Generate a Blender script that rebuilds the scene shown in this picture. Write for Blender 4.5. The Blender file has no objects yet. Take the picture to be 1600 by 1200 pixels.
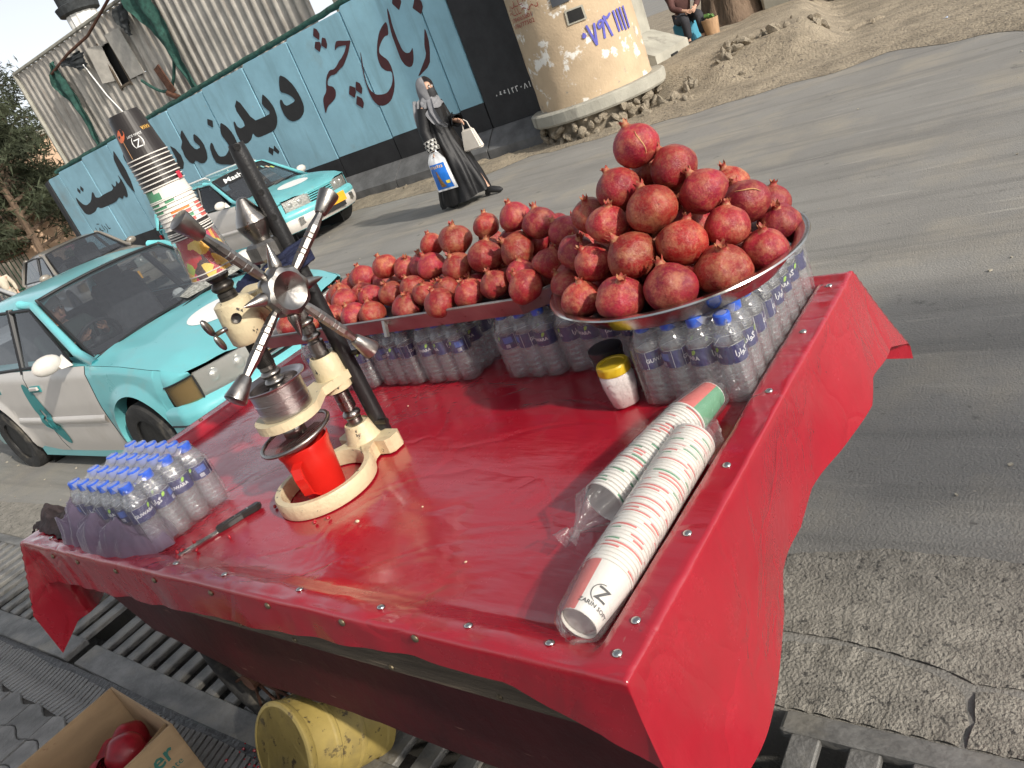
import bpy, bmesh, math, random
from mathutils import Vector, Matrix, noise
R = math.radians
PI = math.pi
rnd = random.Random(7)
sc = bpy.context.scene
COL = sc.collection

# ---------------------------------------------------------------- camera, sky, sun, exposure
CAM_H = 1.70
def cam_matrix(pitch, roll, yaw):
    B = Matrix(((1, 0, 0), (0, 0, 1), (0, -1, 0)))
    cp, sp = math.cos(pitch), math.sin(pitch)
    P = Matrix(((1, 0, 0), (0, cp, sp), (0, -sp, cp)))
    cr, sr = math.cos(roll), math.sin(roll)
    Q = Matrix(((cr, -sr, 0), (sr, cr, 0), (0, 0, 1)))
    cy, sy = math.cos(yaw), math.sin(yaw)
    Y = Matrix(((cy, -sy, 0), (sy, cy, 0), (0, 0, 1)))
    M = Y @ B @ P @ Q
    F = Matrix(((1, 0, 0), (0, -1, 0), (0, 0, -1)))
    return (M @ F).to_4x4()
cd = bpy.data.cameras.new('camera')
cam = bpy.data.objects.new('camera', cd); COL.objects.link(cam)
cam.matrix_world = Matrix.Translation((0, 0, CAM_H)) @ cam_matrix(R(22.296), R(22.675), R(43.171))
cd.sensor_width = 36; cd.lens = 36 * 1214.57 / 1600
cd.clip_start = 0.05; cd.clip_end = 600
cd.dof.use_dof = False
sc.camera = cam

SUN_AZ, SUN_EL = R(-10.5), R(29)          # direction towards the sun, azimuth from +X
world = bpy.data.worlds.new('World'); sc.world = world; world.use_nodes = True
wn = world.node_tree; wn.nodes.clear()
wo = wn.nodes.new('ShaderNodeOutputWorld'); wb = wn.nodes.new('ShaderNodeBackground')
sky = wn.nodes.new('ShaderNodeTexSky'); sky.sky_type = 'NISHITA'; sky.sun_disc = False
sky.sun_elevation = SUN_EL; sky.sun_rotation = PI / 2 - SUN_AZ
sky.air_density = 1.0; sky.dust_density = 8.0; sky.ozone_density = 0.4; sky.altitude = 1800
hs = wn.nodes.new('ShaderNodeHueSaturation'); hs.inputs['Saturation'].default_value = 0.28
wn.links.new(sky.outputs[0], hs.inputs['Color']); wn.links.new(hs.outputs[0], wb.inputs[0])
wb.inputs[1].default_value = 0.15
wn.links.new(wb.outputs[0], wo.inputs[0])
sd = bpy.data.lights.new('sun', 'SUN'); sd.energy = 3.1; sd.angle = R(1.5); sd.color = (1.0, 0.93, 0.82)
so = bpy.data.objects.new('sun', sd); COL.objects.link(so)
sv = Vector((math.cos(SUN_EL) * math.cos(SUN_AZ), math.cos(SUN_EL) * math.sin(SUN_AZ), math.sin(SUN_EL)))
so.rotation_euler = sv.to_track_quat('Z', 'Y').to_euler()
so.location = sv * 40
vs = sc.view_settings
vs.view_transform = 'Standard'; vs.look = 'None'; vs.exposure = 0.32; vs.gamma = 1.0; vs.use_curve_mapping = False
sc.cycles.use_denoising = True
sc.cycles.max_bounces = 8; sc.cycles.transparent_max_bounces = 40
sc.cycles.caustics_reflective = False; sc.cycles.caustics_refractive = False
sc.cycles.sample_clamp_indirect = 6.0

# ---------------------------------------------------------------- mesh helpers
class MB:
    """collects geometry for ONE mesh object"""
    def __init__(s): s.v = []; s.f = []; s.mi = []
    def add(s, vs_, fs_, m=0):
        o = len(s.v); s.v += [tuple(p) for p in vs_]
        for q in fs_: s.f.append(tuple(i + o for i in q)); s.mi.append(m)
        return s
    def box(s, c, d, rot=None, m=0, taper=None):
        x, y, z = d[0] / 2, d[1] / 2, d[2] / 2
        t = taper or 1.0
        P = [(-x, -y, -z), (x, -y, -z), (x, y, -z), (-x, y, -z), (-x * t, -y * t, z), (x * t, -y * t, z), (x * t, y * t, z), (-x * t, y * t, z)]
        M = rot if rot is not None else Matrix.Identity(3)
        c = Vector(c)
        s.add([M @ Vector(p) + c for p in P], [(0, 3, 2, 1), (4, 5, 6, 7), (0, 1, 5, 4), (1, 2, 6, 5), (2, 3, 7, 6), (3, 0, 4, 7)], m)
        return s
    def cham(s, c, d, b=0.01, rot=None, m=0):
        """box with chamfered vertical and top edges"""
        x, y, z = d[0] / 2, d[1] / 2, d[2] / 2
        def ring(x, y, b, z): return [(-x + b, -y, z), (x - b, -y, z), (x, -y + b, z), (x, y - b, z), (x - b, y, z), (-x + b, y, z), (-x, y - b, z), (-x, -y + b, z)]
        P = ring(x, y, b, -z) + ring(x, y, b, z - b) + ring(x - b, y - b, b * .6, z)
        M = rot if rot is not None else Matrix.Identity(3); c = Vector(c)
        F = [tuple(range(7, -1, -1)), tuple(range(16, 24))]
        for k in (0, 8):
            for i in range(8): F.append((k + i, k + (i + 1) % 8, k + 8 + (i + 1) % 8, k + 8 + i))
        s.add([M @ Vector(p) + c for p in P], F, m); return s
    def lathe(s, prof, n=24, c=(0, 0, 0), rot=None, m=0, cap=True, sx=1, sy=1, wob=None):
        """prof: list of (r, z)"""
        M = rot if rot is not None else Matrix.Identity(3); c = Vector(c)
        V = []; F = []
        for k, (r, z) in enumerate(prof):
            for i in range(n):
                a = 2 * PI * i / n
                rr = r * (wob(a, z) if wob else 1)
                V.append(M @ Vector((rr * math.cos(a) * sx, rr * math.sin(a) * sy, z)) + c)
        for k in range(len(prof) - 1):
            for i in range(n): F.append((k * n + i, k * n + (i + 1) % n, (k + 1) * n + (i + 1) % n, (k + 1) * n + i))
        if cap:
            if prof[0][0] > 1e-6: F.append(tuple(range(n - 1, -1, -1)))
            if prof[-1][0] > 1e-6: F.append(tuple(range((len(prof) - 1) * n, len(prof) * n)))
        s.add(V, F, m); return s
    def tube(s, pts, r, n=8, m=0, cap=True, closed=False):
        pts = [Vector(p) for p in pts]; V = []; F = []; N = len(pts)
        rr = r if isinstance(r, (list, tuple)) else [r] * N
        up = None
        for k in range(N):
            if closed: t = pts[(k + 1) % N] - pts[k - 1]
            else: t = pts[min(k + 1, N - 1)] - pts[max(k - 1, 0)]
            if t.length < 1e-9: t = Vector((0, 0, 1))
            t.normalize()
            if up is None:
                up = Vector((0, 0, 1)) if abs(t.z) < .9 else Vector((1, 0, 0))
            u = (up - t * up.dot(t))
            if u.length < 1e-6: u = t.orthogonal()
            u.normalize(); up = u; w = t.cross(u)
            for i in range(n):
                a = 2 * PI * i / n
                V.append(pts[k] + (u * math.cos(a) + w * math.sin(a)) * rr[k])
        for k in range(N if closed else N - 1):
            k2 = (k + 1) % N
            for i in range(n): F.append((k * n + i, k2 * n + i, k2 * n + (i + 1) % n, k * n + (i + 1) % n)[::-1])
        if cap and not closed:
            F.append(tuple(range(n))); F.append(tuple(range((N - 1) * n, N * n))[::-1])
        s.add(V, F, m); return s
    def prism(s, poly, z0, z1, M=None, m=0):
        """extrude a 2D polygon (x,y) from z0 to z1, then transform by 4x4 M"""
        M = M or Matrix.Identity(4); n = len(poly)
        area = sum(poly[i][0] * poly[(i + 1) % n][1] - poly[(i + 1) % n][0] * poly[i][1] for i in range(n))
        if area < 0: poly = poly[::-1]
        V = [M @ Vector((x, y, z0)) for x, y in poly] + [M @ Vector((x, y, z1)) for x, y in poly]
        F = [tuple(range(n - 1, -1, -1)), tuple(range(n, 2 * n))]
        for i in range(n): F.append((i, (i + 1) % n, n + (i + 1) % n, n + i))
        s.add(V, F, m); return s
    def grid(s, fn, nu, nv, m=0, cu=False):
        V = [fn(i / nu, j / nv) for j in range(nv + 1) for i in range(nu + (0 if cu else 1))]
        w = nu if cu else nu + 1; F = []
        for j in range(nv):
            for i in range(nu):
                i2 = (i + 1) % nu if cu else i + 1
                F.append((j * w + i, j * w + i2, (j + 1) * w + i2, (j + 1) * w + i))
        s.add(V, F, m); return s
    def sphere(s, c, r, n=12, m=0, sc_=(1, 1, 1), rot=None):
        k = n // 2 + 1
        prof = [(math.sin(PI * i / k), -math.cos(PI * i / k)) for i in range(k + 1)]
        M = rot if rot is not None else Matrix.Identity(3); c = Vector(c); V = []; F = []
        V.append(M @ Vector((0, 0, -r * sc_[2])) + c)
        for i in range(1, k):
            for j in range(n):
                a = 2 * PI * j / n
                V.append(M @ Vector((prof[i][0] * math.cos(a) * r * sc_[0], prof[i][0] * math.sin(a) * r * sc_[1], prof[i][1] * r * sc_[2])) + c)
        V.append(M @ Vector((0, 0, r * sc_[2])) + c); T = len(V) - 1
        for j in range(n):
            F.append((0, 1 + (j + 1) % n, 1 + j)); F.append((T, T - n + j, T - n + (j + 1) % n))
        for i in range(k - 2):
            for j in range(n): F.append((1 + i * n + j, 1 + i * n + (j + 1) % n, 1 + (i + 1) * n + (j + 1) % n, 1 + (i + 1) * n + j))
        s.add(V, F, m); return s
    def mesh(s, name, mats, smooth=False, angle=None):
        me = bpy.data.meshes.new(name); me.from_pydata(s.v, [], s.f)
        mats = mats if isinstance(mats, (list, tuple)) else [mats]
        for m_ in mats: me.materials.append(m_)
        if any(s.mi): me.polygons.foreach_set('material_index', s.mi)
        if smooth: me.polygons.foreach_set('use_smooth', [True] * len(me.polygons))
        me.update()
        if smooth and angle:
            me.set_sharp_from_angle(angle=R(angle))
        return me
    def obj(s, name, mats, parent=None, smooth=False, angle=None, loc=None, rot=None):
        o = bpy.data.objects.new(name, s.mesh(name, mats, smooth, angle)); COL.objects.link(o)
        if parent: o.parent = parent
        if loc is not None: o.location = loc
        if rot is not None: o.rotation_euler = rot
        return o

def add_obj(name, me, parent=None, loc=None, rot=None, scale=None):
    o = bpy.data.objects.new(name, me); COL.objects.link(o)
    if parent: o.parent = parent
    if loc is not None: o.location = loc
    if rot is not None: o.rotation_euler = rot
    if scale is not None: o.scale = scale
    return o
def tag(o, label=None, cat=None, group=None, kind=None):
    if label: o['label'] = label
    if cat: o['category'] = cat
    if group: o['group'] = group
    if kind: o['kind'] = kind
    return o
def empty(name, loc=(0, 0, 0), rot=(0, 0, 0), **kw):
    o = bpy.data.objects.new(name, None); COL.objects.link(o); o.empty_display_size = .05
    o.location = loc; o.rotation_euler = rot
    return tag(o, kw.get('label'), kw.get('cat'), kw.get('group'), kw.get('kind'))
def copy_tree(o, parent=None):
    c = o.copy(); COL.objects.link(c); c.parent = parent
    for ch in [x for x in o.children]: copy_tree(ch, c)
    return c
def rotz(a): return Matrix.Rotation(a, 3, 'Z')
def eul(x, y, z): return Matrix.Rotation(z, 3, 'Z') @ Matrix.Rotation(y, 3, 'Y') @ Matrix.Rotation(x, 3, 'X')
def align(d):
    return Vector(d).to_track_quat('Z', 'Y').to_matrix()
def lerp(a, b, t): return a + (b - a) * t
def interp(x, xs, ys):
    if x <= xs[0]: return ys[0]
    for a, b, c, d in zip(xs, xs[1:], ys, ys[1:]):
        if x <= b: return c + (d - c) * (x - a) / (b - a)
    return ys[-1]
def sstep(x, a, b):
    t = max(0, min(1, (x - a) / (b - a))); return t * t * (3 - 2 * t)
def nz(x, y, z=0, s=1): return noise.noise(Vector((x * s, y * s, z * s)))
def text_mesh(body, size=1.0, depth=0.0, bold=False, align_='CENTER', cut=None):
    """flat text as (verts, faces) in the XY plane"""
    cu = bpy.data.curves.new('lettering', 'FONT'); cu.body = body; cu.size = size
    cu.align_x = align_; cu.align_y = 'CENTER'; cu.resolution_u = 2
    if bold: cu.offset = size * .018
    o = bpy.data.objects.new('lettering', cu); COL.objects.link(o)
    me = o.to_mesh()
    V = [tuple(v.co) for v in me.vertices]; F = [tuple(p.vertices) for p in me.polygons]
    if cut:
        bm = bmesh.new(); bm.from_mesh(me); bmesh.ops.triangulate(bm, faces=bm.faces[:])
        for _ in range(4):
            ee = [e for e in bm.edges if e.calc_length() > cut]
            if not ee: break
            bmesh.ops.subdivide_edges(bm, edges=ee, cuts=1); bmesh.ops.triangulate(bm, faces=bm.faces[:])
        bm.verts.index_update(); V = [tuple(v.co) for v in bm.verts]; F = [tuple(v.index for v in f.verts) for f in bm.faces]; bm.free()
    o.to_mesh_clear(); bpy.data.objects.remove(o); bpy.data.curves.remove(cu)
    return V, F

# ---------------------------------------------------------------- materials
def mat(name, col, rough=.6, metal=0., var=0., vscale=8., bump=0., bscale=40., col2=None, spec=.5, coat=0., rvar=0., detail=6.,
        stretch=None, mix=(.35, .65), trans=0., bdist=.01):
    m = bpy.data.materials.new(name); m.use_nodes = True; nt = m.node_tree; L = nt.links
    b = nt.nodes['Principled BSDF']
    b.inputs['Base Color'].default_value = (*col, 1); b.inputs['Roughness'].default_value = rough
    b.inputs['Metallic'].default_value = metal; b.inputs['Specular IOR Level'].default_value = spec
    b.inputs['Coat Weight'].default_value = coat; b.inputs['Coat Roughness'].default_value = .08
    if trans: b.inputs['Transmission Weight'].default_value = trans
    if var or col2 or bump or rvar:
        tc = nt.nodes.new('ShaderNodeTexCoord'); mp = nt.nodes.new('ShaderNodeMapping')
        L.new(tc.outputs['Object'], mp.inputs[0])
        if stretch: mp.inputs['Scale'].default_value = stretch
    if var or col2 or rvar:
        n = nt.nodes.new('ShaderNodeTexNoise'); n.inputs['Scale'].default_value = vscale; n.inputs['Detail'].default_value = detail
        n.inputs['Roughness'].default_value = .62
        L.new(mp.outputs[0], n.inputs['Vector'])
        r = nt.nodes.new('ShaderNodeValToRGB'); r.color_ramp.elements[0].position = mix[0]; r.color_ramp.elements[1].position = mix[1]
        c2 = col2 or tuple(min(1, x * (1 + var)) for x in col); c1 = col if col2 else tuple(x * (1 - var) for x in col)
        r.color_ramp.elements[0].color = (*c1, 1); r.color_ramp.elements[1].color = (*c2, 1)
        L.new(n.outputs['Fac'], r.inputs[0]); L.new(r.outputs[0], b.inputs['Base Color'])
        if rvar:
            mr = nt.nodes.new('ShaderNodeMapRange'); mr.inputs['To Min'].default_value = max(.02, rough - rvar); mr.inputs['To Max'].default_value = min(1, rough + rvar)
            mr.inputs['From Min'].default_value = .3; mr.inputs['From Max'].default_value = .7
            L.new(n.outputs['Fac'], mr.inputs['Value']); L.new(mr.outputs[0], b.inputs['Roughness'])
    if bump:
        n2 = nt.nodes.new('ShaderNodeTexNoise'); n2.inputs['Scale'].default_value = bscale; n2.inputs['Detail'].default_value = 5
        L.new(mp.outputs[0], n2.inputs['Vector'])
        bp = nt.nodes.new('ShaderNodeBump'); bp.inputs['Strength'].default_value = bump; bp.inputs['Distance'].default_value = bdist
        L.new(n2.outputs['Fac'], bp.inputs['Height']); L.new(bp.outputs[0], b.inputs['Normal'])
    return m
def speck(m, col, scale=60., lo=.60, hi=.64, rough=None, detail=4., stretch=None):
    """lay chips / stains of another colour over a material (a noise mask with a shape of its own)"""
    nt = m.node_tree; L = nt.links; b = nt.nodes['Principled BSDF']
    tc = nt.nodes.new('ShaderNodeTexCoord'); mp = nt.nodes.new('ShaderNodeMapping'); L.new(tc.outputs['Object'], mp.inputs[0])
    if stretch: mp.inputs['Scale'].default_value = stretch
    n = nt.nodes.new('ShaderNodeTexNoise'); n.inputs['Scale'].default_value = scale; n.inputs['Detail'].default_value = detail; n.inputs['Roughness'].default_value = .65
    L.new(mp.outputs[0], n.inputs['Vector'])
    mr = nt.nodes.new('ShaderNodeMapRange'); mr.inputs['From Min'].default_value = lo; mr.inputs['From Max'].default_value = hi
    L.new(n.outputs['Fac'], mr.inputs['Value'])
    mx = nt.nodes.new('ShaderNodeMix'); mx.data_type = 'RGBA'; L.new(mr.outputs[0], mx.inputs['Factor'])
    inp = b.inputs['Base Color']
    if inp.is_linked: L.new(inp.links[0].from_socket, mx.inputs['A'])
    else: mx.inputs['A'].default_value = inp.default_value
    mx.inputs['B'].default_value = (*col, 1); L.new(mx.outputs['Result'], inp)
    return m
def clear_plastic(name, tint=(.93, .96, .98), haze=.12, gloss=.05, bump=0., bscale=60., base=(.8, .84, .9), fres=1.45, stretch=None, bdist=.004):
    """thin clear plastic film: mostly see-through, fresnel gloss and a little milkiness"""
    m = bpy.data.materials.new(name); m.use_nodes = True; nt = m.node_tree; L = nt.links; nt.nodes.clear()
    out = nt.nodes.new('ShaderNodeOutputMaterial'); tr = nt.nodes.new('ShaderNodeBsdfTransparent'); tr.inputs[0].default_value = (*tint, 1)
    df = nt.nodes.new('ShaderNodeBsdfDiffuse'); df.inputs[0].default_value = (*base, 1)
    tl = nt.nodes.new('ShaderNodeBsdfTranslucent'); tl.inputs[0].default_value = (*base, 1)
    gl = nt.nodes.new('ShaderNodeBsdfGlossy'); gl.inputs['Roughness'].default_value = gloss
    ml = nt.nodes.new('ShaderNodeMixShader'); L.new(df.outputs[0], ml.inputs[1]); L.new(tl.outputs[0], ml.inputs[2])
    m1 = nt.nodes.new('ShaderNodeMixShader'); m1.inputs[0].default_value = haze; L.new(tr.outputs[0], m1.inputs[1]); L.new(ml.outputs[0], m1.inputs[2])
    fr = nt.nodes.new('ShaderNodeFresnel'); ge = nt.nodes.new('ShaderNodeNewGeometry')
    io = nt.nodes.new('ShaderNodeMapRange'); io.inputs['To Min'].default_value = fres; io.inputs['To Max'].default_value = 1 / fres
    L.new(ge.outputs['Backfacing'], io.inputs['Value']); L.new(io.outputs[0], fr.inputs['IOR'])
    m2 = nt.nodes.new('ShaderNodeMixShader'); L.new(fr.outputs[0], m2.inputs[0]); L.new(m1.outputs[0], m2.inputs[1]); L.new(gl.outputs[0], m2.inputs[2])
    L.new(m2.outputs[0], out.inputs[0])
    if bump:
        tc = nt.nodes.new('ShaderNodeTexCoord'); mp = nt.nodes.new('ShaderNodeMapping'); L.new(tc.outputs['Object'], mp.inputs[0])
        if stretch: mp.inputs['Scale'].default_value = stretch
        n = nt.nodes.new('ShaderNodeTexNoise'); n.inputs['Scale'].default_value = bscale; n.inputs['Detail'].default_value = 3; n.inputs['Distortion'].default_value = .6
        L.new(mp.outputs[0], n.inputs['Vector'])
        bp = nt.nodes.new('ShaderNodeBump'); bp.inputs['Strength'].default_value = bump; bp.inputs['Distance'].default_value = bdist
        L.new(n.outputs['Fac'], bp.inputs['Height'])
        for q in (gl, df, fr): L.new(bp.outputs[0], q.inputs['Normal'])
    return m
# ================================================================ materials of the setting
M_asphalt = mat('asphalt', (.250, .240, .220), .88, var=.12, vscale=.7, bump=.7, bscale=120, detail=9, bdist=.008)
speck(M_asphalt, (.13, .125, .115), 26, .63, .72, detail=5)
speck(M_asphalt, (.34, .305, .245), .9, .48, .72, detail=9)
speck(M_asphalt, (.12, .115, .105), 3.1, .645, .71, detail=8)
speck(M_asphalt, (.175, .168, .155), 2.2, .50, .72, detail=6, stretch=(.16, 2.2, 1))
speck(M_asphalt, (.36, .34, .30), 5., .60, .74, detail=7, stretch=(.22, 2.0, 1))
speck(M_asphalt, (.30, .28, .24), 75, .66, .70, detail=2)
M_dirt = mat('dry_dirt', (.30, .25, .18), .95, var=.25, vscale=3, bump=1., bscale=30, detail=9, bdist=.03)
speck(M_dirt, (.12, .10, .08), 14, .58, .68)
M_conc = mat('concrete', (.36, .345, .29), .9, var=.16, vscale=2.2, bump=.5, bscale=35, detail=9)
speck(M_conc, (.16, .15, .13), 3.5, .56, .74, stretch=(1, 1, .3))
M_rub = mat('rubble_stone', (.30, .255, .19), .93, var=.3, vscale=6, bump=.9, bscale=25)
M_mural = mat('mural_blue_paint', (.275, .49, .585), .75, var=.12, vscale=1.1, bump=.35, bscale=22, detail=10)
speck(M_mural, (.20, .345, .40), 1.5, .52, .80, stretch=(2.6, 2.6, .3), detail=9)
speck(M_mural, (.34, .45, .47), 9, .68, .74, detail=8)
speck(M_mural, (.24, .27, .26), .8, .60, .86, stretch=(1, 1, .8), detail=9)
M_muralblk = mat('mural_black_paint', (.022, .022, .024), .7, var=.3, vscale=3, bump=.3, bscale=22)
M_wallfoot = mat('wall_foot_grey_paint', (.115, .115, .115), .85, var=.3, vscale=3, bump=.4, bscale=25)
M_letblk = mat('black_lettering', (.018, .017, .017), .6, var=.2, vscale=9)
M_letred = mat('maroon_lettering', (.060, .012, .014), .6, var=.2, vscale=9)
M_letwht = mat('white_lettering', (.7, .7, .68), .7)
M_tin = mat('corrugated_tin', (.40, .37, .325), .55, .35, var=.2, vscale=2.0, bump=.2, bscale=40, detail=9)
speck(M_tin, (.17, .13, .10), 2.4, .55, .78, stretch=(3, 3, .35))
M_post = mat('cream_plaster', (.52, .395, .26), .9, var=.10, vscale=2, bump=.5, bscale=30, detail=9)
speck(M_post, (.80, .77, .70), 3.2, .555, .60, detail=9)
speck(M_post, (.30, .28, .24), 2.3, .63, .67, detail=9)
M_iron = mat('cast_iron', (.19, .185, .175), .62, .35, var=.35, vscale=9, bump=.5, bscale=60, detail=8)
speck(M_iron, (.28, .26, .22), 5, .52, .72)
M_paver = mat('grey_paver', (.21, .205, .195), .85, var=.2, vscale=7, bump=.6, bscale=70, detail=8)
M_dark = mat('dark_void', (.012, .012, .012), .9)
M_mud = mat('wet_mud', (.035, .031, .028), .45, var=.4, vscale=9, bump=.9, bscale=40)
M_bark = mat('bark', (.145, .10, .068), .95, var=.35, vscale=7, bump=1., bscale=16, stretch=(1, 1, .25), bdist=.05)
M_needle = mat('pine_needles', (.045, .055, .028), .8, var=.45, vscale=.9)
M_green = mat('green_mesh_cloth', (.022, .075, .058), .85, var=.4, vscale=12, bump=.5, bscale=50)
M_black_cloth = mat('black_cloth', (.03, .034, .036), .8, var=.4, vscale=9, bump=.5, bscale=30)
M_rust = mat('rusty_steel', (.11, .05, .03), .8, .3, var=.4, vscale=12)
M_brickm = mat('red_brick', (.26, .085, .055), .9, var=.25, vscale=4, bump=.4, bscale=50)
M_mortar = mat('mortar', (.50, .44, .36), .9)
M_house = mat('peach_plaster', (.60, .42, .29), .9, var=.08, vscale=1)
M_fence = mat('green_fence_paint', (.020, .085, .045), .6, var=.3, vscale=8)
M_white = mat('white_paint', (.78, .77, .73), .5, var=.06, vscale=6)
M_wood = mat('weathered_wood', (.105, .08, .055), .85, var=.35, vscale=7, bump=.6, bscale=30, stretch=(.5, 6, 6))

# ================================================================ ground
def gz(x, y):
    if y < 1.6: return 0.
    return interp(y, [1.6, 2.6, 5.0, 9.0, 14, 60], [0, -.045, -.02, .02, .03, .03]) 
YS = [-250, -60, -15, -4, -1, .3, .66, .665, 1.257, 1.262, 1.6, 2.1, 2.6, 3.2, 4, 5, 6, 7, 8, 9, 10, 12, 14, 18, 25, 40, 80, 300]
XS = [-300, -120, -60, -40, -30, -24, -20, -17, -14, -12, -10, -8, -7, -6, -5, -4, -3, -2, -1.5, -1, -.5, 0, 1, 3, 8, 20, 60, 300]
b = MB(); V = []
for y in YS:
    for x in XS:
        z = gz(x, y)
        if .662 < y < 1.26: z = -.9
        V.append((x, y, z))
w = len(XS); b.add(V, [(j * w + i, j * w + i + 1, (j + 1) * w + i + 1, (j + 1) * w + i) for j in range(len(YS) - 1) for i in range(w - 1)])
ground = tag(b.obj('ground', M_asphalt), kind='structure')
# muddy floor of the trench
b = MB(); b.grid(lambda u, v: (lerp(-9, 3, u), lerp(.67, 1.25, v), -.88 + .03 * nz(u * 40, v * 4)), 60, 4)
tag(b.obj('drain_trench', M_mud, smooth=True), kind='structure')
# broken asphalt lip beside the drain: raised crumbling slabs with cracks between
M_lip = mat('coarse_asphalt', (.27, .25, .215), .95, var=.22, vscale=14, bump=.9, bscale=110, detail=9, bdist=.014)
speck(M_lip, (.08, .075, .068), 45, .58, .66)
slabs = [[(-.80, 1.352), (-.36, 1.352), (-.345, 1.42), (-.37, 1.50), (-.42, 1.54), (-.50, 1.56), (-.66, 1.585), (-.86, 1.56), (-.95, 1.44)],
         [(-.345, 1.352), (-.21, 1.352), (-.20, 1.40), (-.205, 1.49), (-.26, 1.525), (-.345, 1.515), (-.335, 1.43)],
         [(-.195, 1.352), (.25, 1.352), (.30, 1.46), (.10, 1.47), (-.05, 1.485), (-.185, 1.49), (-.19, 1.41)],
         [(-.83, 1.60), (-.66, 1.605), (-.50, 1.58), (-.41, 1.56), (-.35, 1.535), (-.25, 1.545), (-.18, 1.51), (-.04, 1.505), (.32, 1.48), (.34, 1.85), (-.2, 1.97), (-.62, 1.98), (-1.0, 1.9), (-1.05, 1.7)],
         [(-3.0, 1.352), (-.97, 1.352), (-.98, 1.46), (-1.08, 1.62), (-1.9, 1.70), (-2.9, 1.66)],
         [(-8, 1.352), (-3.02, 1.352), (-2.95, 1.68), (-4.4, 1.62), (-6, 1.70), (-8, 1.6)]]
lip = empty('broken_asphalt', kind='structure')
for k, pl in enumerate(slabs):
    pl = [(x, y - .088) for x, y in pl]
    bm = bmesh.new()
    pts = []
    for i in range(len(pl)):
        a, c_ = Vector(pl[i]), Vector(pl[(i + 1) % len(pl)]); n = max(1, int((c_ - a).length / .05))
        for q in range(n):
            p = a.lerp(c_, q / n); on = abs(p.y - 1.264) < .002
            pts.append((p.x + (0 if on and q == 0 else .008 * nz(p.x * 9, p.y * 9, k)), p.y + (.004 if on else .008 * nz(p.x * 9 + 9, p.y * 9, k))))
    f = bm.faces.new([bm.verts.new((p[0], p[1], 0)) for p in pts])
    cx = sum(p[0] for p in pts) / len(pts); cy = sum(p[1] for p in pts) / len(pts)
    bmesh.ops.triangulate(bm, faces=bm.faces[:])
    bmesh.ops.subdivide_edges(bm, edges=bm.edges[:], cuts=2 if k < 4 else 1, use_grid_fill=True)
    H = [.008, .006, .007, .004, .004, .004][k]
    for v in bm.verts:
        e = min((Vector((v.co.x, v.co.y)) - Vector(p)).length for p in pts)
        v.co.z = H * min(1, e / .02) + .006 * nz(v.co.x * 7, v.co.y * 7, 3 + k) * min(1, e / .03) + .002
    bmesh.ops.recalc_face_normals(bm, faces=bm.faces[:])
    if sum(fc.normal.z for fc in bm.faces) < 0: bmesh.ops.reverse_faces(bm, faces=bm.faces[:])
    me = bpy.data.meshes.new('asphalt_slab'); bm.to_mesh(me); bm.free(); me.materials.append(M_lip)
    me.polygons.foreach_set('use_smooth', [True] * len(me.polygons))
    add_obj('asphalt_slab', me, lip)

# ---------------------------------------------------------------- dirt shoulder along the far wall
def dirt_edge(x): 
    return interp(x, [-40, -20, -12, -10.3, -8, -7.4, -5, -2.8, -2.2, -1.2, -.6, 6, 40], [10.0, 9.9, 9.8, 9.72, 9.5, 10.2, 9.95, 10.0, 10.2, 9.75, 9.0, 7.5, 6]) + .22 * nz(x * 1.7, 3) + .08 * nz(x * 6, 5)
def gbank(x, y):
    e = dirt_edge(x); return .41 * sstep(y - e, .8, 1.9) * sstep(x, -6.9, -6.2) * (1 - sstep(x + .285 * y, -.1, .5))
b = MB()
def fd(u, v):
    x = lerp(-45, 25, u); e = dirt_edge(x); y = lerp(e, 42, v ** 2.2)
    t = min(1, (y - e) / .5)
    z = gz(x, y) + gbank(x, y) + .004 + .05 * t + .035 * t * nz(x * 1.3, y * 1.3) + .02 * t * nz(x * 5, y * 5)
    return (x, y, z)
b.grid(fd, 420, 60)
tag(b.obj('dirt_shoulder', M_dirt, smooth=True), kind='structure')
# rubble mounds on the shoulder
b = MB()
def mound(cx, cy, rx, ry, h, a):
    def f(u, v):
        an = 2 * PI * u; r = v
        x = rx * r * math.cos(an); y = ry * r * math.sin(an)
        X = cx + x * math.cos(a) - y * math.sin(a); Y = cy + x * math.sin(a) + y * math.cos(a)
        return (X, Y, .04 + h * (1 - r) ** .9 * (.75 + .8 * nz(X * 2.2, Y * 2.2, 1)) + (.06 * nz(X * 6, Y * 6) if r < .95 else -.05))
    b.grid(f, 48, 14, cu=True)
mound(-4.1, 11.3, 1.0, .45, .10, R(38)); mound(-4.85, 10.9, .8, .36, .08, R(30)); mound(-3.45, 12.0, .8, .4, .10, R(50)); mound(-3.0, 12.8, .6, .3, .08, R(50)); mound(-8.9, 10.55, 1.6, .35, .12, R(4))
tag(b.obj('rubble_mound', M_dirt, smooth=True), kind='structure')
stone_me = []
for k in range(5):
    bb = MB(); bb.sphere((0, 0, 0), 1, 8)
    bb.v = [(x * (1 + .45 * nz(x, y, z + k * 9, 1.1)), y * (1 + .45 * nz(x + 5, y, z + k * 9, 1.1)), z * (.7 + .4 * nz(x, y + 7, z + k * 9, 1.1))) for x, y, z in bb.v]
    stone_me.append(bb.mesh('stone', M_rub))
rub = empty('rubble_stones', kind='structure')
spots = []
for k in range(46):
    t = rnd.random(); x = lerp(-5.3, -3.1, t) + rnd.gauss(0, .2); y = lerp(10.75, 12.6, t) + rnd.gauss(0, .2)
    spots.append((x, y, rnd.uniform(.03, .10), gbank(x, y) + .08))
for k in range(26): spots.append((rnd.uniform(-13, -6.5), rnd.uniform(10.25, 10.9), rnd.uniform(.02, .06), .05))
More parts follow.
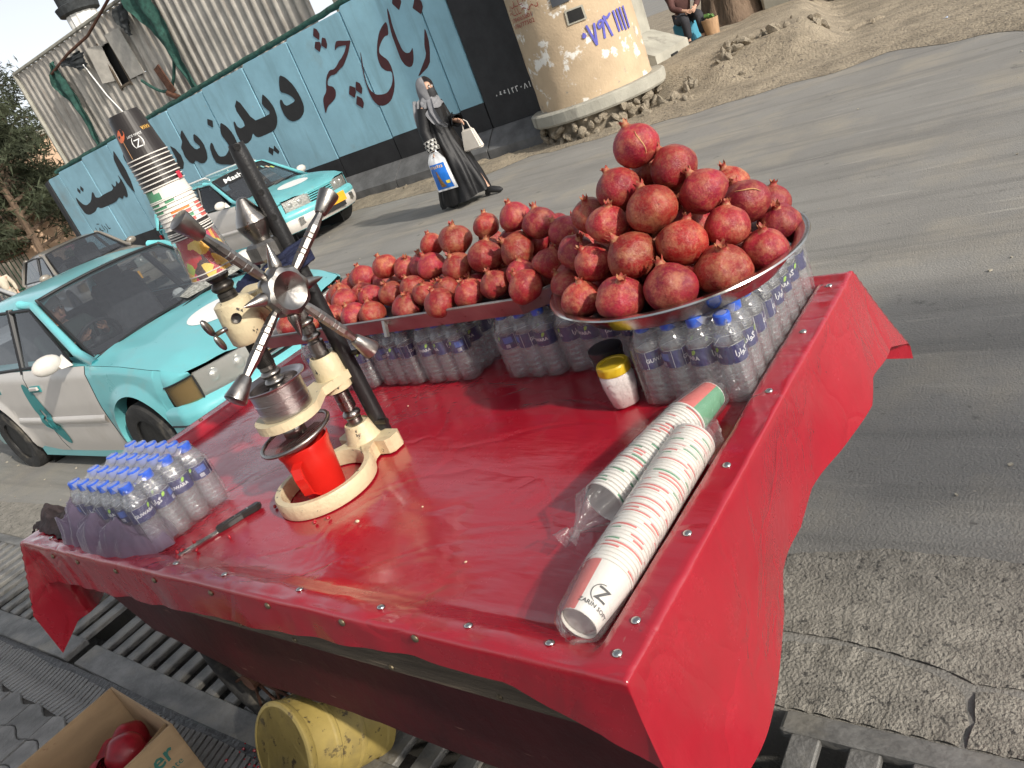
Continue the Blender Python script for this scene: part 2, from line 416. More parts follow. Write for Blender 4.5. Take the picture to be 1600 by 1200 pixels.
for x, y, s_, z in spots:
    add_obj('stone', rnd.choice(stone_me), rub, (x, y, z), (rnd.random() * 6, rnd.random() * 6, rnd.random() * 6), (s_ * 1.3, s_, s_ * .7))
# small litter and crumbs
b = MB()
for k in range(260):
    x = rnd.uniform(-14, 1); y = rnd.uniform(1.6, 10) if k < 150 else rnd.uniform(1.4, 3)
    s_ = rnd.uniform(.004, .012)
    b.box((x, y, gz(x, y) + s_ * .3 + .003), (s_ * 1.6, s_, s_ * .6), rotz(rnd.random() * 6))
tag(b.obj('loose_grit', mat('grit', (.42, .38, .30), .9, var=.4, vscale=50)), 'pale grit and crumbs scattered over the asphalt road', 'grit', kind='stuff')
for (x, y, s_, lab) in [(-1.79, 11.2, .22, 'crumpled blue and white wrapper lying on the far road edge'), (-5.05, 1.75, .13, 'flat pale scrap of paper on the dirt beside the near taxi')]:
    b = MB(); b.grid(lambda u, v: (x + (u - .5) * s_ * 1.6, y + (v - .5) * s_, gz(x, y) + .05 * s_ + .18 * s_ * nz(u * 3, v * 3, x) + .03), 8, 6)
    o = tag(b.obj('litter', mat('litter_paper', (.5, .56, .7) if x > -3 else (.62, .6, .55), .6)), lab, 'litter')

# ---------------------------------------------------------------- pavement of wavy pavers and a chevron strip, near left
pave = tag(MB().box((-4.2, -.75, -.026), (9.0, 2.74, .06)).obj('pavement', mat('joint_sand', (.085, .078, .07), .95, var=.3, vscale=20)), kind='structure')
def wavy(w_, h_, n=7, amp=.016):
    pl = []
    for i in range(n + 1): pl.append((-w_ / 2 + w_ * i / n, -h_ / 2 + amp * math.sin(2 * PI * i / n)))
    for i in range(n, -1, -1): pl.append((-w_ / 2 + w_ * i / n, h_ / 2 + amp * math.sin(2 * PI * i / n)))
    return pl
PV = []
for k in range(3):
    bb = MB(); pl = wavy(.232, .112); bb.prism(pl, -.04, .018); 
    pl2 = [(x * .975, y * .95) for x, y in pl]; bb.prism(pl2, .0181, .0215)
    PV.append(bb.mesh('paver', mat('grey_paver_%s' % 'abc'[k], (.18 + .03 * k, .175 + .028 * k, .165 + .026 * k), .82, var=.25, vscale=9, bump=.7, bscale=70, detail=8)))
pa = R(5)
for i in range(-14, 17):
    for j in range(0, 9):
        lx = i * .236; ly = -j * .116
        x = -3.6 + lx; y = .395 + ly
        if -6.2 < x < .25: add_obj('paver', PV[rnd.randrange(3)], pave, (x, y, rnd.uniform(-.002, .003)), (rnd.gauss(0, .012), rnd.gauss(0, .012), rnd.gauss(0, .01)))
bb = MB(); bb.prism([(-.012, -.085), (.012, -.085), (.034, 0), (.012, .085), (-.012, .085), (.010, 0)], -.03, .014)
chv = bb.mesh('chevron_rib', M_paver)
for k in range(172):
    add_obj('chevron_rib', chv, pave, (-6.0 + k * .0355, .545 + .004 * math.sin(k * .4), rnd.uniform(-.001, .002)))

# ---------------------------------------------------------------- cast-iron drain grates
slat_me = MB().cham((0, 0, 0), (.070, .43, .022), .004).mesh('slat', M_iron)
frame_me = MB().cham((0, 0, 0), (1.0, .118, .03), .005).mesh('frame_bar', M_iron)
frame_far = MB().cham((0, 0, 0), (1.0, .062, .03), .005).mesh('frame_bar', M_iron)
seg = [(-8.9, -7.0), (-6.95, -5.05), (-5.0, -3.86), (-3.80, -2.05), (-2.0, -.80), (-.74, 1.0)]
gl = ['iron drain grate at the far left beside the taxi wheel', 'iron drain grate left of the hanging red cloth corner', 'iron drain grate section with the flat lip just left of the cart',
      'wet iron drain grate below the dark red cart side', 'iron drain grate in the dark under the cart by the yellow tin', 'iron drain grate at the bottom right beside the broken asphalt']
for k, (x0, x1) in enumerate(seg):
    dz = [0, 0, .012, -.012, -.004, 0.][k]
    g = empty('drain_grate', ((x0 + x1) / 2, 0.97, 0), label=gl[k], cat='drain grate', group='drain grates along the gutter')
    L_ = x1 - x0
    add_obj('frame_bar', frame_me, g, (0, -.255, dz), (0, 0, R([0, 0, 1.2, -1.0, 0, 0][k])), (L_, 1, 1)); add_obj('frame_bar', frame_far, g, (0, .258, dz), None, (L_, 1, 1))
    n = int(L_ / .130)
    for i in range(n):
        add_obj('slat', slat_me, g, (-L_ / 2 + (i + .5) * L_ / n, .0155, dz - .004 + rnd.uniform(-.002, .002)), (0, 0, R(rnd.gauss(0, .6))))
b = MB(); b.grid(lambda u, v: (lerp(-8.6, .3, u), lerp(.615, .662, v), .008 + .012 * abs(nz(u * 60, v * 4)) + .006 * nz(u * 160, v * 9)), 160, 6)
tag(b.obj('gutter_mud', M_mud, smooth=True), kind='structure')
# ================================================================ blast wall with the painted writing
WA = Vector((-10.848, 11.02, 0)); WAZ = R(2); WD = Vector((math.cos(WAZ), math.sin(WAZ), 0)); WN = Vector((math.sin(WAZ), -math.cos(WAZ), 0))
def wallp(s_, z, off=0.): p = WA + WD * s_ + WN * off; return (p.x, p.y, z)
RED =[
  [(1.75,2.37),(1.76,2.31),(1.74,2.17),(1.69,2.03),(1.57,1.81),(1.21,1.7),(1.36,1.81),(1.58,1.98),(1.61,2.12),(1.68,2.25)] ,
  [(1.8,2.86),(1.86,2.83),(1.89,2.74),(1.88,2.67),(1.79,2.58),(1.67,2.72),(1.73,2.78)] ,
  [(1.36,3.0),(1.5,2.97),(1.5,2.88),(1.39,2.78),(1.3,2.92)] ,
  [(1.17,2.9),(1.17,2.8),(1.13,2.62),(1.12,2.4),(1.13,2.21),(1.18,2.14),(1.26,2.12),(1.32,2.15),(1.36,2.18),(1.33,2.08),(1.27,1.97),(1.2,1.91),(1.13,1.91),(1.06,1.97),(1.02,2.08),(1.03,2.29),(1.04,2.51),(1.09,2.7),(1.13,2.83)] ,
  [(1.03,2.72),(1.03,2.64),(0.97,2.51),(0.88,2.52),(0.77,2.47),(0.66,2.39),(0.62,2.32),(0.65,2.26),(0.74,2.16),(0.76,2.04),(0.73,1.88),(0.67,1.74),(0.57,1.62),(0.46,1.53),(0.33,1.49),(0.21,1.49),(0.11,1.53),(0.05,1.61),(0.02,1.76),(0.05,2.02),(0.12,2.25),(0.22,2.48),(0.2,2.38),(0.11,2.15),(0.06,1.96),(0.07,1.82),(0.16,1.71),(0.32,1.67),(0.44,1.67),(0.58,1.74),(0.67,1.83),(0.73,1.96),(0.6,2.01),(0.53,2.1),(0.53,2.2),(0.56,2.32),(0.66,2.47),(0.79,2.61),(0.91,2.68)] ,
  [(-0.61,3.15),(-0.55,3.11),(-0.53,3.02),(-0.6,2.93),(-0.7,3.04)] ,
  [(-0.51,2.95),(-0.44,2.91),(-0.46,2.81),(-0.52,2.75),(-0.61,2.84)] ,
  [(-0.71,2.94),(-0.6,2.9),(-0.62,2.83),(-0.71,2.75),(-0.79,2.85)] ,
  [(-0.17,2.05),(-0.1,2.0),(-0.09,1.9),(-0.16,1.81),(-0.26,1.92)] ,
  [(-0.36,2.03),(-0.25,1.96),(-0.28,1.88),(-0.36,1.8),(-0.46,1.9)] ,
  [(-0.29,1.82),(-0.2,1.75),(-0.2,1.66),(-0.27,1.58),(-0.39,1.69)] ,
  [(-0.23,2.79),(-0.16,2.78),(-0.01,2.73),(0.11,2.7),(0.07,2.66),(-0.08,2.52),(-0.2,2.44),(-0.29,2.38),(-0.42,2.35),(-0.58,2.3),(-0.7,2.32),(-0.82,2.27),(-0.88,2.18),(-0.76,2.13),(-0.74,2.04),(-0.81,1.94),(-0.95,1.89),(-1.11,1.85),(-1.25,1.73),(-1.17,1.95),(-1.11,2.03),(-0.97,2.1),(-0.89,2.24),(-0.8,2.34),(-0.67,2.41),(-0.56,2.39),(-0.46,2.42),(-0.35,2.48),(-0.28,2.5),(-0.14,2.57),(-0.03,2.66),(-0.12,2.68),(-0.26,2.7),(-0.34,2.66),(-0.3,2.73)] ,
]
BLACK =[
  [(-1.97,2.71),(-1.84,2.62),(-1.73,2.44),(-1.69,2.22),(-1.7,2.04),(-1.79,1.91),(-1.97,1.84),(-2.18,1.84),(-2.29,1.91),(-2.34,2.02),(-2.33,2.18),(-2.29,2.28),(-2.24,2.31),(-2.21,2.28),(-2.21,2.2),(-2.15,2.15),(-1.86,2.17),(-1.9,2.26),(-2.01,2.36),(-2.16,2.43),(-2.08,2.58)] ,
  [(-2.66,2.54),(-2.57,2.4),(-2.52,2.23),(-2.55,2.06),(-2.64,1.93),(-2.78,1.84),(-3.0,1.82),(-3.35,1.82),(-3.44,1.86),(-3.47,1.95),(-3.6,1.85),(-3.74,1.81),(-3.86,1.81),(-3.97,1.89),(-3.97,2.08),(-3.92,2.23),(-3.88,2.3),(-3.84,2.29),(-3.84,2.19),(-3.77,2.12),(-3.56,2.14),(-3.65,2.53),(-3.44,2.67),(-3.27,2.15),(-2.98,2.14),(-2.67,2.15),(-2.82,2.36),(-2.72,2.48)] ,
  [(-3.2,1.58),(-3.1,1.5),(-3.21,1.39),(-3.29,1.49)] ,
  [(-3.03,1.57),(-2.96,1.42),(-3.03,1.38),(-3.12,1.48)] ,
  [(-4.64,2.57),(-4.5,2.49),(-4.6,2.36),(-4.72,2.46)] ,
  [(-4.29,2.4),(-4.15,2.27),(-4.08,2.1),(-4.08,1.89),(-4.15,1.68),(-4.26,1.55),(-4.46,1.49),(-5.07,1.65),(-5.09,1.84),(-5.03,2.03),(-4.92,2.11),(-4.87,2.08),(-4.9,1.95),(-4.88,1.78),(-4.68,1.74),(-4.47,1.82),(-4.37,1.92),(-4.46,2.16),(-4.4,2.27)] ,
  [(-5.65,2.6),(-5.64,2.47),(-5.62,2.24),(-5.53,2.1),(-5.31,2.11),(-5.45,2.28),(-5.33,2.43),(-5.23,2.32),(-5.17,2.15),(-5.21,1.96),(-5.3,1.83),(-5.48,1.78),(-5.61,1.8),(-5.73,1.91),(-5.87,1.85),(-5.97,1.91),(-6.03,2.07),(-5.99,2.2),(-6.0,2.27),(-5.83,2.38),(-5.81,2.5)] ,
  [(-6.35,2.4),(-6.22,2.3),(-6.14,2.12),(-6.18,1.95),(-6.31,1.84),(-6.66,1.9),(-6.37,2.06)] ,
  [(-8.06,2.86),(-8.0,2.46),(-8.04,2.08),(-8.16,1.77),(-8.28,2.04),(-8.32,2.61)] ,
  [(-8.56,2.85),(-8.5,2.36),(-8.55,2.05),(-8.66,1.76),(-8.78,2.03),(-8.8,2.31),(-8.75,2.66)] ,
  [(-8.95,2.33),(-8.9,2.13),(-8.93,1.93),(-9.02,1.77),(-9.12,1.74),(-9.18,1.82),(-9.32,1.74),(-9.43,1.83),(-9.67,1.75),(-10.19,1.74),(-10.51,1.74),(-10.64,1.81),(-10.86,1.72),(-11.22,1.7),(-11.39,1.77),(-11.43,1.94),(-11.45,2.11),(-11.38,2.26),(-11.31,2.11),(-11.22,2.0),(-11.08,1.95),(-10.77,2.0),(-10.49,2.2),(-10.43,2.16),(-10.47,2.04),(-10.3,2.0),(-10.0,2.03),(-9.46,2.04),(-9.43,2.2),(-9.36,2.08),(-9.24,2.12),(-9.17,2.21),(-9.13,2.11),(-8.96,2.17)] ,
  [(-11.04,2.44),(-10.97,2.34),(-11.07,2.27),(-11.12,2.37)] ,
  [(-10.85,2.45),(-10.78,2.35),(-10.88,2.28),(-10.94,2.37)] ,
]
seams = [-12.25, -11.55, -10.13, -8.73, -7.3, -5.85, -4.4, -2.88, -1.43, .12, 1.80, 2.34]
tops = [2.92, 2.97, 3.03, 3.05, 3.08, 3.10, 3.13, 3.17, 3.20, 3.26, 3.26]
wall = empty('blast_wall', wallp(-5, 0), label='pale blue concrete blast wall with large black and maroon painted writing', cat='wall')
def wloc(s_, z, off=0.): return Vector(wallp(s_, z, off)) - wall.location
MW = Matrix(((WD.x, 0, WN.x, 0), (WD.y, 0, WN.y, 0), (0, 1, 0, 0), (0, 0, 0, 1)))      # (s, z, off) -> world axes
def wprism(bb, poly, o0, o1, m=0):
    T = Matrix.Translation(WA - wall.location) @ MW
    bb.prism(poly, o0, o1, T, m)
for k in range(len(tops)):
    a, c_ = seams[k], seams[k + 1]; t = tops[k]; zb = .78 + .012 * (a + 12)
    off = .004 * math.sin(k * 2.3) ; g = .012
    bb = MB(); top = [(a + g, zb), (c_ - g, zb), (c_ - g, t - .03), (c_ - g - .05, t), (a + g + .05, t), (a + g, t - .03)]
    wprism(bb, top, -.22, off - .012)
    ins = [(a + g + .014, zb + .001), (c_ - g - .014, zb + .001), (c_ - g - .014, t - .035), (c_ - g - .058, t - .012), (a + g + .058, t - .012), (a + g + .014, t - .035)]
    wprism(bb, ins, off - .0119, off)
    bb.obj('panel', M_mural, wall)
    bb = MB(); wprism(bb, [(a + g, .50), (c_ - g, .50), (c_ - g, zb - .002), (a + g, zb - .002)], -.22, off - .004); bb.obj('panel_band', M_muralblk, wall)
    # sloping foot
    bb = MB(); P = []
    for s_ in (a + g, c_ - g):
        P += [wloc(s_, 0, -.22), wloc(s_, 0, .40), wloc(s_, .22, .40), wloc(s_, .498, .02), wloc(s_, .498, -.22)]
    bb.add(P, [(0, 4, 3, 2, 1), (5, 6, 7, 8, 9), (0, 5, 9, 4), (4, 9, 8, 3), (3, 8, 7, 2), (2, 7, 6, 1), (1, 6, 5, 0)]); bb.obj('panel_foot', M_wallfoot, wall)
bb = MB(); wprism(bb, [(-12.46, 0), (-12.262, 0), (-12.262, 2.9), (-12.46, 2.86)], -.25, .03); bb.obj('end_panel', M_muralblk, wall)
def letters(polys, m, nm):
    for pl in polys:
        # even out the traced outline with one pass of corner cutting
        q = []
        n = len(pl)
        for i in range(n):
            p0, p1 = pl[i], pl[(i + 1) % n]
            L_ = math.hypot(p1[0] - p0[0], p1[1] - p0[1])
            c_ = .2 if n > 7 else .08
            q.append((lerp(p0[0], p1[0], c_), lerp(p0[1], p1[1], c_))); q.append((lerp(p0[0], p1[0], 1 - c_), lerp(p0[1], p1[1], 1 - c_)))
        bb = MB(); wprism(bb, q, .0050, .0070)
        me = bb.mesh(nm, m); bm = bmesh.new(); bm.from_mesh(me); bmesh.ops.triangulate(bm, faces=[f for f in bm.faces if len(f.verts) > 4]); bm.to_mesh(me); bm.free()
        add_obj(nm, me, wall)
letters(RED, M_letred, 'painted_letter'); letters(BLACK, M_letblk, 'painted_letter')
def wstrokes(strokes, r, m, nm, off=.0055):
    bb = MB()
    for st in strokes:
        for (x0, y0), (x1, y1) in zip(st, st[1:]):
            d = Vector((x1 - x0, y1 - y0)); n = Vector((-d.y, d.x)).normalized() * r if d.length else Vector((0, r)); e = d.normalized() * r * .6
            wprism(bb, [(x0 - e.x + n.x, y0 - e.y + n.y), (x0 - e.x - n.x, y0 - e.y - n.y), (x1 + e.x - n.x, y1 + e.y - n.y), (x1 + e.x + n.x, y1 + e.y + n.y)], off, off + .002)
    return bb.obj(nm, m, wall)
wstrokes([[(-11.32, 1.34), (-11.30, 1.22), (-11.2, 1.2), (-11.12, 1.3), (-11.1, 1.22), (-11.02, 1.2)], [(-10.95, 1.36), (-10.93, 1.2)], [(-10.85, 1.3), (-10.8, 1.2), (-10.86, 1.12)], [(-10.72, 1.34), (-10.7, 1.2), (-10.62, 1.2)], [(-11.15, 1.42), (-11.05, 1.40)]], .012, M_letblk, 'painted_signature')
# black wall between the mural and the round post
blk = empty('black_wall', wallp(3, 0), label='black painted wall section between the blue mural and round guard post', cat='wall')
T2_ = Matrix.Translation(WA - blk.location) @ MW
bb = MB(); bb.prism([(2.36, .50), (4.9, .50), (4.9, 3.4), (2.36, 3.4)], -.22, -.004, T2_); bb.obj('panel', M_muralblk, blk)
bb = MB(); bb.prism([(2.36, 0), (4.9, 0), (4.9, .498), (2.36, .498)], -.22, .02, T2_)
P = []
for s_ in (2.36, 3.55):
    P += [Vector(wallp(s_, 0, .021)) - blk.location, Vector(wallp(s_, 0, .40)) - blk.location, Vector(wallp(s_, .22, .40)) - blk.location, Vector(wallp(s_, .498, .021)) - blk.location]
bb.add(P, [(0, 3, 2, 1), (4, 5, 6, 7), (3, 7, 6, 2), (2, 6, 5, 1)]); bb.obj('panel_foot', M_wallfoot, blk)
# white phone number: ۰۷۹۲... written small by hand
dig = {'0': [[(.4, .45), (.6, .55), (.5, .62), (.4, .45)]], '1': [[(.5, 1), (.5, 0)]], '2': [[(.3, .95), (.5, .75), (.75, .95)], [(.32, .95), (.42, 0)]], '3': [[(.25, .95), (.42, .8), (.55, .95), (.8, .85)], [(.25, .95), (.35, 0)]],
       '4': [[(.75, .9), (.45, .95), (.6, .7), (.3, .55), (.75, .45)]], '7': [[(.15, .9), (.5, 0), (.85, .9)]], '8': [[(.15, 0), (.5, .9), (.85, 0)]], '9': [[(.7, .6), (.45, .55), (.4, .85), (.65, .9), (.7, .6), (.62, 0)]]}
st = []
x = 2.60
for ch in '044123081':
    for s_ in dig[ch]: st.append([(x + .09 * px, .93 + .012 * (x - 2.6) * 8 * 0 + .09 * py) for px, py in s_])
    x += .085
bb = MB()
for s_ in st:
    for (x0, y0), (x1, y1) in zip(s_, s_[1:]):
        d = Vector((x1 - x0, y1 - y0)); n = Vector((-d.y, d.x)).normalized() * .007 if d.length else Vector((0, .007))
        bb.prism([(x0 + n.x, y0 + n.y), (x0 - n.x, y0 - n.y), (x1 - n.x, y1 - n.y), (x1 + n.x, y1 + n.y)], -.0015, .001, T2_)
bb.obj('painted_number', M_letwht, blk)

# ================================================================ corrugated hut behind the wall
hut = empty('corrugated_fence', wallp(-5, 3.2, -.55), label='tall corrugated tin fence rising behind the blue blast wall', cat='fence')
HO = -.55
def hl(s_, z, off=0.): return Vector(wallp(s_, z, HO + off)) - hut.location
def corr(bb, s0, s1, z0, z1f, off=0., pitch=.27, amp=.05, z0f=None, nz_=6):
    n = max(4, int((s1 - s0) / pitch * 10))
    bb.grid(lambda u, v: hl(lerp(s0, s1, u), lerp(z0f(lerp(s0, s1, u)) if z0f else z0, z1f(lerp(s0, s1, u)), v), off + amp * math.sin(2 * PI * lerp(s0, s1, u) / pitch) + .012 * nz(lerp(s0, s1, u) * 1.3, v * 2)), n, nz_)
topz = lambda s_: 5.52 - .012 * (s_ + 11.5)
ranges = [(-11.75, -9.9, 0), (-9.93, -8.75, .012), (-8.78, -7.7, 0), (-6.6, -5.3, .012), (-5.33, -3.8, 0), (-3.83, -2.2, .012), (-2.23, -.95, 0)]
for s0, s1, off in ranges:
    bb = MB(); corr(bb, s0, s1, 2.85, topz, off); bb.obj('tin_sheet', M_tin, hut, smooth=True)
bb = MB(); corr(bb, -7.72, -6.58, 2.85, lambda s_: 4.05, 0); bb.obj('tin_sheet', M_tin, hut, smooth=True)
bb = MB(); corr(bb, -7.30, -6.58, 4.06, topz, .0); bb.obj('tin_sheet', M_tin, hut, smooth=True)
bb = MB(); corr(bb, -7.72, -7.28, 4.95, topz, .02); bb.obj('tin_sheet', M_tin, hut, smooth=True)
# loose patch sheets and the dark opening
bb = MB(); bb.box(hl(-7.7, 4.5, -.12), (1.5, .02, 1.5), rotz(WAZ)); bb.obj('dark_opening', M_dark, hut)
M_patch = mat('patch_tin', (.46, .43, .38), .6, .2, var=.15, vscale=5)
bb = MB(); bb.box(hl(-7.86, 4.62, .12), (.40, .012, .80), eul(R(8), R(10), WAZ + R(25))); bb.obj('patch_sheet', M_patch, hut)
bb = MB(); bb.box(hl(-6.85, 4.55, .11), (.62, .014, 1.0), eul(R(5), R(3), WAZ)); bb.obj('patch_sheet', M_patch, hut)
bb = MB(); bb.box(hl(-7.26, 4.5, .03), (.05, .06, 1.1), rotz(WAZ)); bb.box(hl(-7.74, 4.5, .03), (.05, .06, 1.1), rotz(WAZ)); bb.box(hl(-7.5, 4.02, .04), (.53, .05, .05), rotz(WAZ)); bb.obj('opening_frame', M_wood, hut)
bb = MB(); bb.tube([hl(-11.8, topz(-11.8) + .03, .05), hl(-.9, topz(-.9) + .03, .05)], .045, 6); bb.tube([hl(-11.8, 2.8, .04), hl(-11.8, topz(-11.8), .04)], .06, 6); bb.obj('edge_rail', M_conc, hut)
bb = MB(); bb.box(hl(-6.3, 3.0, .1), (11.2, .05, .12), rotz(WAZ)); bb.obj('bottom_rail', M_rust, hut)
# pale sheet wall further right behind the panels
pw = tag(MB().box(Vector(wallp(.8, 3.3, -1.1)), (3.4, .06, 2.2), rotz(WAZ)).obj('cream_wall', mat('cream_sheet', (.62, .58, .46), .85, var=.12, vscale=2)), 'cream plastered wall showing above the mural beside the tin fence', 'wall')
# sagging rail, ropes and torn green netting
def ragstrip(nm, pts, wds, m, lab, cat='netting', parent=None):
    bb = MB(); P = [Vector(wallp(*p)) for p in pts]
    def f(u, v):
        t = v * (len(P) - 1); i = min(int(t), len(P) - 2); q = P[i].lerp(P[i + 1], t - i); w_ = lerp(wds[i], wds[i + 1], t - i)
        s_ = (u - .5)
        return q + WD * (s_ * w_ * (1 + .25 * nz(v * 9, 1))) + WN * (.05 * math.sin(u * 9 + v * 7) + .05 * nz(u * 4, v * 9, 2)) + Vector((0, 0, .05 * nz(u * 6, v * 5, 7)))
    bb.grid(f, 10, 26)
    return tag(bb.obj(nm, m, smooth=True), lab, cat)
ragstrip('green_netting', [(-9.55, 5.22, -.33), (-9.75, 4.85, -.3), (-9.55, 4.3, -.3), (-9.42, 3.6, -.3), (-9.55, 2.9, -.3)], [.12, .5, .42, .3, .12], M_green, 'torn green netting strip hanging from the left of the tin fence')
ragstrip('green_netting', [(-5.55, 5.9, -.33), (-5.35, 5.3, -.25), (-5.05, 4.6, -.25), (-4.95, 4.0, -.25), (-4.85, 3.25, -.25)], [.25, .75, .6, .4, .15], M_green, 'large bunched green netting hanging down the middle of the tin fence')
ragstrip('black_tarp', [(-8.8, 5.1, -.33), (-8.55, 4.95, -.28), (-8.3, 4.72, -.28)], [1.0, .9, .45], M_black_cloth, 'black plastic tarp sagging from the rail on the tin fence', 'tarp')
ragstrip('net_fringe', [(-6.1, 5.35, -.33), (-6.15, 5.0, -.3), (-6.1, 4.75, -.3)], [.5, .4, .1], M_black_cloth, 'ragged dark net scrap near the top of the tin fence', 'netting')
bb = MB(); bb.tube([wallp(-9.9, 5.0, -.3), wallp(-8.7, 5.16, -.3), wallp(-7.6, 5.22, -.3), wallp(-6.2, 5.55, -.3), wallp(-5.0, 5.95, -.3)], .035, 6)
tag(bb.obj('steel_pipe', M_rust), 'rusty pipe slung along the top of the tin fence', 'pipe')
bb = MB(); bb.tube([wallp(-5.0 - 1.5 * t, 4.0 - .8 * math.sin(PI * t) * .62 - .12 * t, -.26) for t in [i / 14 for i in range(15)]], .035, 6)
tag(bb.obj('drooping_rope', M_green), 'green rope drooping in a curve across the tin fence', 'rope')
bb = MB(); bb.tube([wallp(-8.35, 4.8, -.3), wallp(-8.1, 4.0, -.3), wallp(-7.65, 3.15, -.3)], .018, 5)
tag(bb.obj('thin_rod', M_white), 'thin pale rod leaning against the tin fence', 'rod')
bb = MB(); bb.box(wallp(-5.62, 3.65, -.2), (.22, .03, .62), eul(0, R(-12), WAZ)); bb.tube([wallp(-5.75, 3.4, -.2), wallp(-5.45, 3.2, -.2)], .07, 6)
tag(bb.obj('rusty_plate', M_rust), 'rust brown metal plate at the foot of the tin fence', 'plate')
# dark debris and netting bundled along the top of the panels
b = MB()
pts = [wallp(s_, interp(s_, [-12, -4.4, 0, 2.4], [3.02, 3.20, 3.31, 3.36]) + .03 * nz(s_ * 3, 1), -.16 + .05 * nz(s_ * 2, 4)) for s_ in [-11.9 + i * .22 for i in range(62)]]
b.tube(pts, [.05 + .035 * abs(nz(i * .7, 3)) for i in range(len(pts))], 7)
tag(b.obj('rolled_netting', M_green, smooth=True), 'rolled dark green netting lying along the top of the blast wall', 'netting')

# white fluted stove pipe column above the hut
cp = empty('fluted_chimney', (-24.1, 14.6, 0), label='white fluted chimney column with dark cap above the tin fence', cat='chimney')
bb = MB(); bb.lathe([(.44, 2.5), (.44, 6.9)], 40, wob=lambda a, z: 1 + .05 * math.sin(a * 14)); bb.obj('column', M_white, cp)
bb = MB(); bb.lathe([(.46, 6.9), (.60, 6.95), (.64, 7.15), (.5, 7.2), (.5, 7.5)], 28); bb.obj('cap', M_black_cloth, cp)

# ================================================================ round guard post
gp = empty('guard_post', (-6.52, 11.32, 0), label='round cream plastered guard post with a blue painted phone number', cat='guard post')
PR = .90
bb = MB(); N = 72
def fp(u, v):
    a = 2 * PI * u; z = lerp(.52, 7.0, v); r = PR - .02 * v + .012 * nz(math.cos(a) * 4, math.sin(a) * 4, z * 3) + (.012 * nz(a * 9, z * 9) if z < 1.2 else 0)
    return (r * math.cos(a), r * math.sin(a), z)
bb.grid(fp, N, 90, cu=True); bb.obj('plaster_drum', M_post, gp, smooth=True)
bb = MB(); bb.lathe([(.8, .33), (1.07, .33), (1.09, .36), (1.09, .505), (1.06, .525), (.8, .53)], 60, wob=lambda a, z: 1 + .012 * nz(a * 8, z)); bb.obj('footing_ring', M_conc, gp)
bb = MB(); bb.lathe([(.92, 0), (.92, .37)], 40); bb.obj('footing_core', M_rub, gp)
for k in range(84):
    a = R(150 + k * 3.0); r = 1.0 + rnd.uniform(-.03, .03)
    s_ = rnd.uniform(.05, .09)
    add_obj('stone', rnd.choice(stone_me), gp, (r * math.cos(a), r * math.sin(a), rnd.uniform(.03, .31)), (rnd.random() * 6, rnd.random() * 6, rnd.random() * 6), (s_, s_ * .8, s_ * .75))
def pcyl(az, z, off=.004): r = PR - .02 * (z - .52) / 6.5 + .012 + off; return Vector((r * math.cos(az), r * math.sin(az), z))
def pstroke(bb, st, w_, off=.006):
    for (a0, z0), (a1, z1) in zip(st, st[1:]):
        n = 6
        for i in range(n):
            p = [lerp(a0, a1, i / n), lerp(z0, z1, i / n)]; q = [lerp(a0, a1, (i + 1) / n), lerp(z0, z1, (i + 1) / n)]
            d = Vector(((q[0] - p[0]) * PR, q[1] - p[1])); 
            if d.length < 1e-6: continue
            nn = Vector((-d.y, d.x)).normalized() * w_
            c_ = [(p[0] + nn.x / PR, p[1] + nn.y), (p[0] - nn.x / PR, p[1] - nn.y), (q[0] - nn.x / PR, q[1] - nn.y), (q[0] + nn.x / PR, q[1] + nn.y)]
            bb.add([pcyl(a, z, off) for a, z in c_], [(0, 1, 2, 3)])
BLUE = [[(-0.889, 1.485), (-0.814, 1.186), (-0.761, 1.475)], [(-0.597, 1.455), (-0.699, 1.375), (-0.711, 1.432), (-0.66, 1.475), (-0.611, 1.466), (-0.662, 1.229)], [(-0.591, 1.513), (-0.528, 1.467), (-0.449, 1.516)], [(-0.58, 1.496), (-0.521, 1.218)], [(-0.381, 1.531), (-0.372, 1.235)], [(-0.302, 1.537), (-0.294, 1.234)], [(-0.229, 1.539), (-0.216, 1.221)], [(-0.137, 1.539), (-0.13, 1.228)], [(-0.98, 1.40), (-0.94, 1.37), (-0.96, 1.34), (-0.99, 1.37)]]
M_spray = mat('blue_spray_paint', (.10, .10, .42), .7, var=.2, vscale=20)
bb = MB()
for s_ in BLUE: pstroke(bb, s_, .017)
bb.obj('painted_number', M_spray, gp)
M_redw = mat('red_wall_writing', (.33, .06, .045), .8)
bb = MB(); rr = random.Random(5)
def scrawl(a0, a1, z, h):
    a = a0
    while a < a1:
        w_ = rr.uniform(.05, .11)
        k = rr.randrange(4)
        if k == 0: pstroke(bb, [(a, z), (a + w_ * .3, z - h * .3), (a + w_, z - h * .2), (a + w_, z + h * .2)], .006)
        elif k == 1: pstroke(bb, [(a, z + h * .6), (a + .005, z - h * .2), (a + w_, z - h * .25)], .006)
        elif k == 2: pstroke(bb, [(a, z - h * .5), (a + w_ * .6, z - h * .3), (a + w_, z + h * .15)], .006)
        else: pstroke(bb, [(a, z), (a + w_ * .5, z + h * .3), (a + w_, z)], .006); pstroke(bb, [(a + w_ * .5, z + h * .55), (a + w_ * .62, z + h * .6)], .007)
        a += w_ + .02
scrawl(-2.22, -1.72, 2.10, .10); scrawl(-2.24, -1.55, 1.995, .10)
bb.obj('painted_writing', M_redw, gp)
bb = MB()
for row, txt in ((1.905, '0784065801'), (1.82, '0786777502')):
    V_, F_ = text_mesh(txt, .085, align_='LEFT')
    bb.add([pcyl(-2.24 + x / PR * 1.25, row + y + .0, .006) for x, y, z in V_], F_)
bb.obj('painted_number', M_redw, gp)
M_hole = mat('rough_mortar', (.36, .34, .28), .95, bump=.8, bscale=40)
